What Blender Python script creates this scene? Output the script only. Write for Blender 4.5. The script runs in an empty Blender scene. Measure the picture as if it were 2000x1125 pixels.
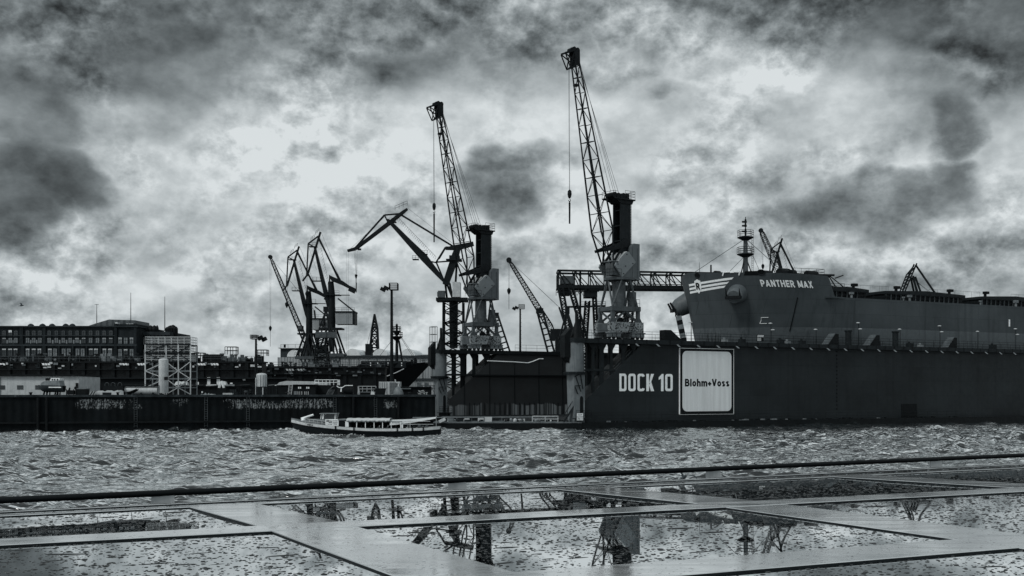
import bpy, bmesh, math, random
import numpy as np
from mathutils import Vector, Matrix
R = math.radians
random.seed(7)
F, HOR, CAMH = 2135.0, 765.0, 5.2          # focal length and horizon row of the 2000x1125 photograph, eye height above the water

# ------------------------------------------------------------------ camera, sky, sun, exposure
S = bpy.context.scene
cam = bpy.data.objects.new('camera', bpy.data.cameras.new('camera'))
S.collection.objects.link(cam); S.camera = cam
cam.location = (0, 0, CAMH); cam.rotation_euler = (R(90), 0, 0)
cam.data.sensor_width = 36; cam.data.lens = 36 * F / 2000
cam.data.shift_y = (HOR - 562.5) / 2000
cam.data.clip_start = 0.1; cam.data.clip_end = 9000
S.view_settings.view_transform = 'Standard'; S.view_settings.look = 'None'
S.view_settings.exposure = 0.0; S.view_settings.gamma = 1.0
S.view_settings.use_curve_mapping = False
S.cycles.max_bounces = 6; S.cycles.diffuse_bounces = 2; S.cycles.glossy_bounces = 4

SUN_EL, SUN_AZ = 46.0, -134.0              # azimuth from +Y, clockwise: behind the camera, to the left
W = bpy.data.worlds.new('World'); S.world = W; W.use_nodes = True
wt = W.node_tree; wt.nodes.clear()
def wm(op, a, b=None, c=None, clamp=False):
    n = wt.nodes.new('ShaderNodeMath'); n.operation = op; n.use_clamp = clamp
    for i, x in enumerate((a, b, c)):
        if x is None: continue
        if isinstance(x, (int, float)): n.inputs[i].default_value = x
        else: wt.links.new(x, n.inputs[i])
    return n.outputs[0]
tc = wt.nodes.new('ShaderNodeTexCoord'); DIR = tc.outputs['Generated']
sp = wt.nodes.new('ShaderNodeSeparateXYZ'); wt.links.new(DIR, sp.inputs[0])
dx, dy, dz = sp.outputs
front = wm('GREATER_THAN', dy, 0.06)
ys = wm('MAXIMUM', dy, 0.06)
def wnoise(scale, sz, detail, rough, dist, up=0.0, off=0.0):
    mp = wt.nodes.new('ShaderNodeMapping'); mp.inputs['Scale'].default_value = (1, 1, sz); mp.inputs['Location'].default_value = (off-up*.35, off*.7, off*1.3+up*sz)
    wt.links.new(DIR, mp.inputs[0])
    n = wt.nodes.new('ShaderNodeTexNoise'); wt.links.new(mp.outputs[0], n.inputs['Vector'])
    n.inputs['Scale'].default_value = scale; n.inputs['Detail'].default_value = detail
    n.inputs['Roughness'].default_value = rough; n.inputs['Distortion'].default_value = dist
    return n
P_ = wm('DIVIDE', dx, ys); Q_ = wm('DIVIDE', dz, ys)
def sub5(x): return wm('SUBTRACT', x, .5)
nw = wnoise(8.0, 1.2, 3, .6, .0, 0, 3.1)
sw = wt.nodes.new('ShaderNodeSeparateColor'); wt.links.new(nw.outputs['Color'], sw.inputs[0])
Pw = wm('ADD', P_, wm('MULTIPLY', sub5(sw.outputs[0]), .13)); Qw = wm('ADD', Q_, wm('MULTIPLY', sub5(sw.outputs[1]), .10))
def smooth(x, a, b, c=0.0, d=1.0):
    mr = wt.nodes.new('ShaderNodeMapRange'); mr.interpolation_type = 'SMOOTHSTEP'; wt.links.new(x, mr.inputs[0])
    for i, v in enumerate((a, b, c, d)): mr.inputs[i+1].default_value = v
    return mr.outputs[0]
def radial2(px, py, rx, ry):
    a = wm('MULTIPLY_ADD', Pw, F/rx, -(px-1000)/rx); b = wm('MULTIPLY_ADD', Qw, F/ry, -(HOR-py)/ry)
    return wm('MULTIPLY_ADD', a, a, wm('MULTIPLY', b, b))
# broad brightness of the cloud deck: (column, row, half width, half height, change)
DECK = [(-100,-60,600,310,-.30),(2150,-80,640,310,-.38),(950,-130,800,250,-.22),(600,370,460,200,.035),(1430,270,230,150,.07),
        (1950,530,380,110,-.12),(1650,150,300,50,.06),(830,320,130,60,.04),(150,560,200,50,.05)]
deck = None
for px, py, rx, ry, amp in DECK:
    o = smooth(radial2(px, py, rx, ry), 1.9, 0, 0, amp); deck = o if deck is None else wm('ADD', deck, o)
# darker cumulus: density by place
DARK = [(30,400,180,105,1.0),(60,270,120,90,.85),(1005,345,125,90,1.15),(965,290,90,50,.5),(1070,400,110,40,.55),(1740,395,205,75,1.3),(1600,360,140,50,.5),(1832,275,75,100,1.15),(1945,420,150,90,.35),(735,112,80,30,.5),(1270,72,90,40,.55),(520,322,80,24,.2),(1255,165,90,26,.5),(300,240,160,50,.45),(1400,110,160,40,.45)]
dk = None
for px, py, rx, ry, amp in DARK:
    o = smooth(radial2(px, py, rx, ry), 1.6, 0, 0, amp); dk = o if dk is None else wm('MAXIMUM', dk, o)
dk = wm('MULTIPLY', dk, front); deck = wm('MULTIPLY', deck, front)
UP = .020                                            # clouds are lit from above: compare each field with itself a little higher up
f1, f1u = wnoise(5.8, 1.5, 9, .57, .0, 0, 1.7), wnoise(5.8, 1.5, 9, .57, .0, UP, 1.7)
f2, f2u = wnoise(11.5, 1.35, 7, .60, .0, 0, 5.2), wnoise(11.5, 1.35, 7, .60, .0, UP*.6, 5.2)
em1 = wm('SUBTRACT', f1.outputs['Fac'], f1u.outputs['Fac']); B0 = wm('ABSOLUTE', sub5(f2.outputs['Fac'])); B1 = wm('ABSOLUTE', sub5(f2u.outputs['Fac']))     # billows
em2 = wm('MULTIPLY', wm('SUBTRACT', B0, B1), smooth(nw.outputs['Fac'], .36, .62, .5, 2.4))
n1, n2 = sub5(f1.outputs['Fac']), wm('MULTIPLY', wm('SUBTRACT', B0, .085), 2.0)
lum = wm('ADD', wm('ADD', .75, deck), wm('ADD', wm('MULTIPLY', n1, -.52), wm('MULTIPLY', n2, -.12)))
lum = wm('ADD', lum, wm('ADD', wm('MULTIPLY', em1, 1.15), wm('MULTIPLY', em2, .85)))
dens = wm('ADD', dk, wm('ADD', wm('MULTIPLY', n1, 2.8), wm('MULTIPLY', n2, 1.5)))
cov = smooth(dens, .22, .95)
rim = wm('MULTIPLY', smooth(dens, .18, .36), wm('SUBTRACT', 1.0, smooth(dens, .36, .6)))
dark = wm('ADD', smooth(dens, .4, 1.5, .54, .39), wm('ADD', wm('MULTIPLY', em1, 1.2), wm('MULTIPLY', em2, .6)))
lum = wm('ADD', lum, wm('MULTIPLY', wm('MULTIPLY', rim, dk), .015))
lum = wm('ADD', wm('MULTIPLY', lum, wm('SUBTRACT', 1.0, cov)), wm('MULTIPLY', wm('MINIMUM', dark, wm('MULTIPLY', lum, .92)), cov))
lum = wm('MINIMUM', wm('MAXIMUM', lum, .17), .89)
lin = wm('POWER', lum, 2.25)
comb = wt.nodes.new('ShaderNodeCombineColor')       # the print is cold-toned, most in its darker greys
wt.links.new(wm('MULTIPLY', lin, wm('ADD', .80, wm('MULTIPLY', lum, .155))), comb.inputs[0]); wt.links.new(lin, comb.inputs[1]); wt.links.new(wm('MULTIPLY', lin, wm('SUBTRACT', 1.075, wm('MULTIPLY', lum, .062))), comb.inputs[2])
sky = wt.nodes.new('ShaderNodeTexSky'); sky.sky_type = 'NISHITA'; sky.sun_disc = False
sky.sun_elevation = R(SUN_EL); sky.sun_rotation = R(SUN_AZ); sky.air_density = 1.0; sky.dust_density = 3.0
bw = wt.nodes.new('ShaderNodeRGBToBW'); wt.links.new(sky.outputs[0], bw.inputs[0])
bg1 = wt.nodes.new('ShaderNodeBackground'); wt.links.new(comb.outputs[0], bg1.inputs[0]); bg1.inputs[1].default_value = 1.0
bg2 = wt.nodes.new('ShaderNodeBackground'); wt.links.new(bw.outputs[0], bg2.inputs[0]); bg2.inputs[1].default_value = 0.06
mx = wt.nodes.new('ShaderNodeMixShader'); mx.inputs[0].default_value = .94       # cloud cover over the clear sky
wt.links.new(bg2.outputs[0], mx.inputs[1]); wt.links.new(bg1.outputs[0], mx.inputs[2])
wo = wt.nodes.new('ShaderNodeOutputWorld'); wt.links.new(mx.outputs[0], wo.inputs[0])

sun = bpy.data.objects.new('sun', bpy.data.lights.new('sun', 'SUN')); S.collection.objects.link(sun)
sun.data.energy = 1.5; sun.data.angle = R(14); sun.data.color = (1, .985, .96)
a = R(SUN_AZ); e = R(SUN_EL)
sd = Vector((math.sin(a)*math.cos(e), math.cos(a)*math.cos(e), math.sin(e)))
sun.rotation_euler = sd.to_track_quat('Z', 'Y').to_euler(); sun.location = sd*400

# ------------------------------------------------------------------ helpers
def at(px, py, d): return Vector(((px-1000)/F*d, d, CAMH+(HOR-py)/F*d))
def ln(p, q, t): return p+(q-p)*t
class MB:
    def __init__(s): s.v = []; s.f = []
    def add(s, vs, fs):
        k = len(s.v); s.v += [tuple(x) for x in vs]; s.f += [tuple(i+k for i in f) for f in fs]; return s
    def box(s, c, d, M=None):
        c = Vector(c); P = []
        for z in (-.5, .5):
            for x, y in ((-.5,-.5),(.5,-.5),(.5,.5),(-.5,.5)):
                q = Vector((x*d[0], y*d[1], z*d[2]))
                P.append(c+(M @ q if M else q))
        return s.add(P, [(3,2,1,0),(4,5,6,7),(0,1,5,4),(1,2,6,5),(2,3,7,6),(3,0,4,7)])
    def bx(s, x0, x1, y0, y1, z0, z1): return s.box(((x0+x1)/2,(y0+y1)/2,(z0+z1)/2), (abs(x1-x0),abs(y1-y0),abs(z1-z0)))
    def bar(s, p, q, w, h=None, up=(0,0,1)):
        p = Vector(p); q = Vector(q); d = q-p; L = d.length
        if L < 1e-6: return s
        h = h or w; z = d/L; u = Vector(up)
        if abs(z.dot(u)) > .97: u = Vector((1,0,0))
        x = z.cross(u).normalized(); y = x.cross(z)
        M = Matrix((x, z, y)).transposed()
        return s.box((p+q)/2, (w, L, h), M)
    def tube(s, p, q, r, r2=None, n=6, cap=True):
        p = Vector(p); q = Vector(q); d = (q-p)
        if d.length < 1e-6: return s
        z = d.normalized(); u = Vector((0,0,1)) if abs(z.z) < .9 else Vector((1,0,0))
        x = z.cross(u).normalized(); y = z.cross(x); r2 = r if r2 is None else r2
        P = [p+(x*math.cos(2*math.pi*i/n)+y*math.sin(2*math.pi*i/n))*r for i in range(n)]
        P += [q+(x*math.cos(2*math.pi*i/n)+y*math.sin(2*math.pi*i/n))*r2 for i in range(n)]
        fs = [(i,(i+1)%n,n+(i+1)%n,n+i) for i in range(n)]
        if cap: fs += [tuple(range(n-1,-1,-1)), tuple(range(n,2*n))]
        return s.add(P, fs)
    def path(s, pts, r, n=6):
        for a, b in zip(pts, pts[1:]): s.tube(a, b, r, n=n)
        return s
    def lathe(s, prof, c=(0,0,0), n=16, M=None):
        c = Vector(c); P = []; k = len(prof)
        for i in range(n):
            a = 2*math.pi*i/n
            for r, z in prof:
                q = Vector((r*math.cos(a), r*math.sin(a), z)); P.append(c+(M @ q if M else q))
        fs = [(i*k+j, ((i+1)%n)*k+j, ((i+1)%n)*k+j+1, i*k+j+1) for i in range(n) for j in range(k-1)]
        fs += [tuple(i*k for i in range(n-1,-1,-1)), tuple(i*k+k-1 for i in range(n))]
        return s.add(P, fs)
    def prism(s, poly, f0, f1):
        """polygon poly given twice through the maps f0 and f1 (2-D point -> 3-D point)"""
        n = len(poly); P = [f0(p) for p in poly]+[f1(p) for p in poly]
        return s.add(P, [tuple(range(n-1,-1,-1)), tuple(range(n,2*n))]+[(i,(i+1)%n,n+(i+1)%n,n+i) for i in range(n)])
    def xz(s, poly, y0, y1): return s.prism(poly, lambda p: (p[0],y0,p[1]), lambda p: (p[0],y1,p[1]))
    def grid(s, pts):
        m = len(pts[0]); P = [p for row in pts for p in row]
        return s.add(P, [(i*m+j, i*m+j+1, (i+1)*m+j+1, (i+1)*m+j) for i in range(len(pts)-1) for j in range(m-1)])
    def rail(s, pts, h, post=1.6, r=.03, rows=2, n=4):
        """guard rail along a polyline: posts and horizontal bars"""
        for a, b in zip(pts, pts[1:]):
            a = Vector(a); b = Vector(b); L = (b-a).length; k = max(1, round(L/post))
            for i in range(k+1):
                p = ln(a, b, i/k); s.tube(p, p+Vector((0,0,h)), r, n=n)
            for j in range(rows):
                o = Vector((0,0,h*(j+1)/rows)); s.tube(a+o, b+o, r, n=n)
        return s
    def lattice(s, A, B, n, rc, rd, cross=True):
        """truss between two lists of chord points A[i] (start) and B[i] (end): chords, frames, diagonals"""
        k = len(A); A = [Vector(a) for a in A]; B = [Vector(b) for b in B]
        for a, b in zip(A, B): s.tube(a, b, rc, n=5)
        for j in range(n):
            for i in range(k):
                i2 = (i+1) % k
                if k == 2 and i == 1: continue
                p, q = ln(A[i],B[i],j/n), ln(A[i2],B[i2],(j+1)/n)
                p2, q2 = ln(A[i2],B[i2],j/n), ln(A[i],B[i],(j+1)/n)
                if (j+i) % 2: s.tube(p, q, rd, n=4)
                else: s.tube(p2, q2, rd, n=4)
                if cross: s.tube(q2, q, rd, n=4)
        return s
    def build(s, name, mat, parent=None, smooth=False, loc=None, sharp=40):
        me = bpy.data.meshes.new(name); me.from_pydata(s.v, [], s.f); me.materials.append(mat)
        bm = bmesh.new(); bm.from_mesh(me); bmesh.ops.recalc_face_normals(bm, faces=bm.faces); bm.to_mesh(me); bm.free()
        if smooth:
            me.polygons.foreach_set('use_smooth', [True]*len(me.polygons))
            me.set_sharp_from_angle(angle=R(sharp))
        o = bpy.data.objects.new(name, me); S.collection.objects.link(o)
        if parent: o.parent = parent
        if loc is not None: o.location = loc
        return o
def tag(o, label=None, cat=None, group=None, kind=None):
    if label: o['label'] = label
    if cat: o['category'] = cat
    if group: o['group'] = group
    if kind: o['kind'] = kind
    return o
def empty(name, loc, label=None, cat=None, group=None, rz=0, sc=1):
    o = bpy.data.objects.new(name, None); S.collection.objects.link(o); o.empty_display_size = .5
    o.location = loc; o.rotation_euler = (0, 0, rz); o.scale = (sc,)*3
    return tag(o, label, cat, group)
def dup(o, parent=None):
    c = o.copy(); S.collection.objects.link(c); c.parent = parent
    for ch in [x for x in S.collection.objects if x.parent == o]: dup(ch, c)
    return c
def text_mesh(txt, size, width=None, bold=0.0, align='CENTER'):
    """lettering as flat mesh data: list of verts (x, z), faces; scaled to the given width"""
    cu = bpy.data.curves.new('lettering', 'FONT'); cu.body = txt; cu.size = 1; cu.align_x = align; cu.align_y = 'CENTER'
    cu.offset = bold; cu.resolution_u = 3; cu.fill_mode = 'FRONT'
    ob = bpy.data.objects.new('lettering', cu); S.collection.objects.link(ob)
    dg = bpy.context.evaluated_depsgraph_get(); me = bpy.data.meshes.new_from_object(ob.evaluated_get(dg))
    v = [(p.co.x, p.co.y) for p in me.vertices]; f = [tuple(p.vertices) for p in me.polygons]
    bpy.data.objects.remove(ob); bpy.data.meshes.remove(me); bpy.data.curves.remove(cu)
    xs = [p[0] for p in v]; zs = [p[1] for p in v]; x0 = (min(xs)+max(xs))/2; z0 = (min(zs)+max(zs))/2
    kz = size/(max(zs)-min(zs)); kx = width/(max(xs)-min(xs)) if width else kz
    return [((x-x0)*kx, (z-z0)*kz) for x, z in v], f
def text_part(name, txt, size, width, bold, mat, parent, fn):
    v, f = text_mesh(txt, size, width, bold)
    mb = MB(); mb.v = [tuple(fn(p)) for p in v]; mb.f = f
    me = bpy.data.meshes.new(name); me.from_pydata(mb.v, [], mb.f); me.materials.append(mat)
    o = bpy.data.objects.new(name, me); S.collection.objects.link(o); o.parent = parent
    return o

# ------------------------------------------------------------------ materials (a black-and-white print with a cold tone)
def tint(v):
    k = min(1, max(0, (math.log(max(v, .003))-math.log(.006))/(math.log(.6)-math.log(.006))))
    return (v*(.68+.27*k), v, v*(1.18-.165*k), 1)
class NT:
    def __init__(s, name):
        s.m = bpy.data.materials.new(name); s.m.use_nodes = True; s.t = s.m.node_tree
        s.b = s.t.nodes['Principled BSDF']
        s.c = s.t.nodes.new('ShaderNodeTexCoord').outputs['Object']
    def n(s, kind, **k):
        o = s.t.nodes.new(kind)
        for a, v in k.items(): setattr(o, a, v)
        return o
    def l(s, a, b): s.t.links.new(a, b)
    def noise(s, scale, detail=4, rough=.55, stretch=None, dist=0, vec=None):
        v = vec or s.c
        if stretch:
            mp = s.n('ShaderNodeMapping'); mp.inputs['Scale'].default_value = stretch; s.l(v, mp.inputs[0]); v = mp.outputs[0]
        o = s.n('ShaderNodeTexNoise'); s.l(v, o.inputs['Vector'])
        o.inputs['Scale'].default_value = scale; o.inputs['Detail'].default_value = detail; o.inputs['Roughness'].default_value = rough; o.inputs['Distortion'].default_value = dist
        return o.outputs['Fac']
    def rng(s, x, a, b, c=0, d=1):
        o = s.n('ShaderNodeMapRange'); s.l(x, o.inputs[0])
        for i, v in enumerate((a, b, c, d)): o.inputs[i+1].default_value = v
        return o.outputs[0]
    def math(s, op, a, b=None):
        o = s.n('ShaderNodeMath', operation=op)
        for i, x in enumerate((a, b)):
            if x is None: continue
            if isinstance(x, (int, float)): o.inputs[i].default_value = x
            else: s.l(x, o.inputs[i])
        return o.outputs[0]
    def mix(s, fac, a, b):
        o = s.n('ShaderNodeMix', data_type='RGBA')
        if isinstance(fac, (int, float)): o.inputs[0].default_value = fac
        else: s.l(fac, o.inputs[0])
        for i, x in ((6, a), (7, b)):
            if isinstance(x, tuple): o.inputs[i].default_value = x
            else: s.l(x, o.inputs[i])
        return o.outputs[2]
    def bump(s, h, strength, dist=.02):
        o = s.n('ShaderNodeBump'); o.inputs['Strength'].default_value = strength; o.inputs['Distance'].default_value = dist
        s.l(h, o.inputs['Height']); s.l(o.outputs[0], s.b.inputs['Normal'])
def paint(name, v, rough=.55, var=.35, scale=1.2, rust=0.0, rv=.02, rscale=2.5, streak=0.0, metal=0.0, bump=.15, spec=None):
    """painted or weathered steel and the like: base grey, blotches, vertical runs, rust patches"""
    t = NT(name)
    n = t.noise(scale, 6, .6)
    col = t.mix(t.rng(n, .3, .7), tint(v*(1-var)), tint(min(.9, v*(1+var))))
    if streak:
        st = t.noise(1.6, 5, .6, (3.2, 3.2, .18))
        col = t.mix(t.rng(st, .5, .72, 0, streak), col, tint(v*.35))
    if rust:
        r = t.noise(rscale, 7, .62, dist=.3)
        col = t.mix(t.rng(r, 1-rust-.02, 1-rust+.02), col, tint(rv))
    t.l(col, t.b.inputs['Base Color']); t.b.inputs['Metallic'].default_value = metal
    t.l(t.rng(t.noise(scale*3, 4), .3, .7, max(.05, rough-.12), min(1, rough+.12)), t.b.inputs['Roughness'])
    t.b.inputs['Specular IOR Level'].default_value = spec if spec is not None else (.12 if v < .06 else .3)
    if bump: t.bump(t.noise(scale*5, 5), bump, .03)
    return t.m
M = {}
M['black'] = paint('black_steel', .007, .6)
M['dark'] = paint('dark_steel', .014, .6, rust=.36, rv=.03)
M['mid'] = paint('mid_grey_steel', .07, .55, streak=.5)
M['grey'] = paint('grey_paint', .18, .55, streak=.5, rust=.30, rv=.05)
M['light'] = paint('light_grey_paint', .48, .5, .18, streak=.35)
M['patchy'] = paint('flaking_light_paint', .23, .6, .25, rust=.47, rv=.012, rscale=3.6)
M['white'] = paint('white_paint', .82, .5, .12, streak=.15)
M['white_worn'] = paint('worn_white_paint', .85, .55, .1, scale=3, rust=.33, rv=.12, rscale=5)
M['cable'] = paint('steel_cable', .04, .5, .1, bump=0)
M['concrete'] = paint('concrete', .16, .85, .4, .5, streak=.6)
M['roofing'] = paint('dark_roofing', .045, .7, .3)
M['brick'] = paint('sooty_brick', .018, .85, .5, .35, streak=.5)
M['brick_trim'] = paint('sooty_stone_trim', .035, .85, .4, .5, streak=.5)
M['rubber'] = paint('black_rubber', .006, .7, .2)
M['rope'] = paint('rope', .3, .8, .2)
def glassy(name, v=.03, rough=.06, ior=1.55):
    t = NT(name); t.l(t.mix(t.rng(t.noise(.9, 3), .35, .65), tint(v*.6), tint(v*1.6)), t.b.inputs['Base Color'])
    t.b.inputs['Roughness'].default_value = rough; t.b.inputs['IOR'].default_value = ior
    t.bump(t.noise(.7, 2), .12, .05); return t.m
M['glass'] = glassy('window_glass')
M['pane_dull'] = glassy('dusty_window_glass', .14, .3)
def corrugated(name, v, pitch, axis=0):
    t = NT(name); s = t.n('ShaderNodeSeparateXYZ'); t.l(t.c, s.inputs[0])
    w = t.math('SINE', t.math('MULTIPLY', s.outputs[axis], 2*math.pi/pitch))
    n = t.noise(.25, 6, .65, (1, 1, .4)); st = t.noise(1.3, 5, .6, (1.5, 1.5, .06))
    c = t.mix(t.rng(n, .3, .7), tint(v*.75), tint(v*1.2)); c = t.mix(t.rng(st, .5, .75, 0, .5), c, tint(v*.4))
    t.l(c, t.b.inputs['Base Color']); t.b.inputs['Roughness'].default_value = .6
    t.bump(w, .6, pitch*.15); return t.m
M['shed_wall'] = corrugated('corrugated_sheet', .36, .9)
M['louvre'] = corrugated('louvred_sheet', .30, .32, 2)
def hull(name, v, z0=None, v2=None, patch=0.0):
    """plated ship or dock side: plate seams, runs, scuffs, a lighter boot-topping below z0"""
    t = NT(name); s = t.n('ShaderNodeSeparateXYZ'); t.l(t.c, s.inputs[0])
    n = t.noise(.12, 7, .6); st = t.noise(.8, 6, .65, (1.2, 1.2, .05)); f = t.noise(1.5, 6, .7)
    c = t.mix(t.rng(n, .3, .7), tint(v*.62), tint(v*1.35))
    if z0 is not None:
        e = t.math('ADD', s.outputs[2], t.math('MULTIPLY', t.math('SUBTRACT', t.noise(.35, 4), .5), .25))
        c = t.mix(t.rng(e, z0-.06, z0+.06, 1, 0), c, t.mix(t.rng(f, .3, .7), tint(v2*.8), tint(v2*1.15)))
    c = t.mix(t.rng(st, .52, .74, 0, .7), c, tint(v*.4))
    br = t.n('ShaderNodeTexBrick'); mp = t.n('ShaderNodeMapping'); mp.inputs['Rotation'].default_value = (R(90), 0, 0); t.l(t.c, mp.inputs[0]); t.l(mp.outputs[0], br.inputs['Vector'])
    br.inputs['Color1'].default_value = (.45,.45,.45,1); br.inputs['Color2'].default_value = (.55,.55,.55,1); br.inputs['Mortar'].default_value = (0,0,0,1)
    br.inputs['Scale'].default_value = 1; br.inputs['Brick Width'].default_value = 7.5; br.inputs['Row Height'].default_value = 2.3; br.inputs['Mortar Size'].default_value = .02
    c = t.mix(t.rng(br.outputs['Fac'], 0, 1, 0, .6), c, tint(v*.35))
    pl = t.n('ShaderNodeSeparateColor'); t.l(br.outputs['Color'], pl.inputs[0])
    c = t.mix(t.rng(pl.outputs[0], .44, .56, 0, .30), c, tint(v*1.7))
    t.l(c, t.b.inputs['Base Color']); t.l(t.rng(f, .3, .7, .42, .65), t.b.inputs['Roughness']); t.b.inputs['Specular IOR Level'].default_value = .14
    t.bump(t.math('ADD', t.noise(.35, 3), t.math('MULTIPLY', pl.outputs[0], .5)), .25, .12)
    return t.m
M['dock_side'] = hull('dock_side_plating', .017)
M['ship_side'] = hull('ship_side_plating', .056, 16.1, .105)
M['far_hull'] = hull('dark_hull_plating', .006)

# ------------------------------------------------------------------ a bold sans alphabet drawn as thick strokes
def arcp(cx, cy, rx, ry, a0, a1, n=8): return [(cx+rx*math.cos(R(a0+(a1-a0)*i/n)), cy+ry*math.sin(R(a0+(a1-a0)*i/n))) for i in range(n+1)]
def glyph(ch, th):
    """centre lines of a letter (cap height 1) and its advance width"""
    h = th/2; t = 1-h; x = .72; xt = x-h; m = .5
    def bowl(x0, x1, y0, y1): ry = (y1-y0)/2; rx = min(ry, (x1-x0)*.6); return [(x0,y1)]+arcp(x1-rx, (y0+y1)/2, rx, ry, 90, -90)+[(x0,y0)]
    def ring(x0, x1, y0, y1): return arcp((x0+x1)/2, (y0+y1)/2, (x1-x0)/2, (y1-y0)/2, 0, 360, 20)
    G = {
     'P': (.66, [[(h,0),(h,1)], bowl(h, .66-h, .42, t)]), 'R': (.70, [[(h,0),(h,1)], bowl(h, .66-h, .46, t), [(.36,.46),(.62,0)]]),
     'B': (.68, [[(h,0),(h,1)], bowl(h, .62-h, .52, t), bowl(h, .68-h, h, .52)]), 'D': (.70, [[(h,0),(h,1)], bowl(h, .70-h, h, t)]),
     'A': (.74, [[(h*.8,0),(.37,1-h*.6)], [(.74-h*.8,0),(.37,1-h*.6)], [(.18,.28),(.56,.28)]]),
     'N': (.70, [[(h,0),(h,1)], [(.70-h,0),(.70-h,1)], [(h,1-h*.4),(.70-h,h*.4)]]), 'T': (.62, [[(.31,0),(.31,t)], [(0,t),(.62,t)]]),
     'H': (.70, [[(h,0),(h,1)], [(.70-h,0),(.70-h,1)], [(h,m),(.70-h,m)]]), 'E': (.58, [[(h,0),(h,1)], [(h,t),(.58,t)], [(h,m),(.54,m)], [(h,h),(.58,h)]]),
     'F': (.56, [[(h,0),(h,1)], [(h,t),(.56,t)], [(h,m),(.5,m)]]), 'U': (.68, [[(h,1)]+[(h,.34)]+arcp(.34, .34, .34-h, .34-h, 180, 360)+[(.68-h,1)]]),
     'M': (.84, [[(h,0),(h,1)], [(.84-h,0),(.84-h,1)], [(h,1-h*.3),(.42,.12)], [(.84-h,1-h*.3),(.42,.12)]]), 'X': (.70, [[(h*.9,0),(.70-h*.9,1)], [(.70-h*.9,0),(h*.9,1)]]),
     'I': (th, [[(h,0),(h,1)]]), 'V': (.72, [[(h*.8,1),(.36,h*.6)], [(.72-h*.8,1),(.36,h*.6)]]), 'l': (th, [[(h,0),(h,1)]]), '+': (.52, [[(.26,.1),(.26,.62)], [(0,.36),(.52,.36)]]),
     'o': (.60, [ring(h, .60-h, h, xt)]), 'h': (.58, [[(h,0),(h,1)], [(h,.46)]+arcp(.29, .44, .29-h, xt-.44, 180, 0)+[(.58-h,0)]]),
     'm': (.90, [[(h,0),(h,x)], [(h,.46)]+arcp(.27, .46, .27-h, xt-.46, 180, 0)+[(.54-h,0)], [(.45,.46)]+arcp(.45+.225-h/2, .46, .225-h/2, xt-.46, 180, 0)+[(.90-h,0)]]),
     's': (.54, [arcp(.27, .535, .27-h, xt-.535, 20, 180, 6)+arcp(.27, .36, .2, .03, 180, 180, 1)[:0]+arcp(.27, .19, .27-h, .19-h, 60, -160, 10)]),
    }
    return G[ch]
def stroke_text(name, txt, height, width, mat, parent, fn, th=.20, gap=.10, space=.34):
    """fn maps (x, z, lift) to a point; strokes of a letter are lifted by a hair so none coincide"""
    x = 0; items = []
    for ch in txt:
        if ch == ' ': x += space; continue
        w, st = glyph(ch, th); items.append((x, st)); x += w+gap
    tot = x-gap; kx = width/tot; mb = MB()
    for x0, st in items:
        for si, pl in enumerate(st):
            pts = [Vector(((x0+p[0]-tot/2)*kx, (p[1]-.5)*height)) for p in pl]; n = len(pts); A = []
            for i, p in enumerate(pts):
                d0 = (pts[i]-pts[i-1]).normalized() if i else None; d1 = (pts[i+1]-pts[i]).normalized() if i < n-1 else None
                if i == 0 and (pts[0]-pts[-1]).length < 1e-5: d0 = (pts[-1]-pts[-2]).normalized()
                if i == n-1 and (pts[0]-pts[-1]).length < 1e-5: d1 = (pts[1]-pts[0]).normalized()
                d = ((d0 or d1)+(d1 or d0)).normalized(); nn = Vector((-d.y, d.x))
                o = Vector((nn.x*th*kx/2, nn.y*th*height/2)); A.append([fn(p.x+o.x, p.y+o.y, si*.004), fn(p.x-o.x, p.y-o.y, si*.004)])
            B = []                                   # subdivide long strokes so that they follow curved plating
            for a, b in zip(A, A[1:]): B.append(a)
            B.append(A[-1]); mb.grid(B)
    me = bpy.data.meshes.new(name); me.from_pydata(mb.v, [], mb.f); me.materials.append(mat)
    o = bpy.data.objects.new(name, me); S.collection.objects.link(o); o.parent = parent; return o

# ------------------------------------------------------------------ setting: water, quay, land
def water_material():
    t = NT('river_water')
    t.b.inputs['Base Color'].default_value = (.004, .007, .008, 1); t.b.inputs['IOR'].default_value = 1.36
    t.b.inputs['Roughness'].default_value = .02
    def ridged(scale, stretch, detail): # sharp little crests
        n = t.noise(scale, detail, .55, stretch, .6); return t.math('SUBTRACT', 1.0, t.math('ABSOLUTE', t.math('MULTIPLY', t.math('SUBTRACT', n, .5), 2.6)))
    a = ridged(.45, (.5, 1.25, 1), 2); b = ridged(1.5, (.5, 1.2, 1), 2); c = t.noise(.12, 3, .5, (1, 1.8, 1)); e = t.noise(5, 2, .5, (.6, 1.2, 1))
    h = t.math('ADD', t.math('ADD', t.math('MULTIPLY', a, .85), t.math('MULTIPLY', b, .34)), t.math('MULTIPLY', e, .05))
    h = t.math('MULTIPLY', h, t.rng(c, .3, .7, .55, 1.45))
    t.bump(h, 1.0, WB)
    # reflectance rises steeply towards grazing, as in the hard contrast of the print
    nb = t.b.inputs['Normal'].links[0].from_socket
    fr = t.n('ShaderNodeFresnel'); fr.inputs['IOR'].default_value = 1.36; t.l(nb, fr.inputs['Normal'])
    gl = t.n('ShaderNodeBsdfGlossy'); gl.inputs['Roughness'].default_value = .03; gl.inputs['Color'].default_value = (.95,.97,.97,1); t.l(nb, gl.inputs['Normal'])
    mx = t.n('ShaderNodeMixShader'); t.l(t.rng(fr.outputs[0], FA, FB, .03, .95), mx.inputs[0]); t.l(t.b.outputs[0], mx.inputs[1]); t.l(gl.outputs[0], mx.inputs[2])
    t.l(mx.outputs[0], t.t.nodes['Material Output'].inputs['Surface'])
    return t.m
FA, FB = .105, .195
WB = .22
M['water'] = water_material()
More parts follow.
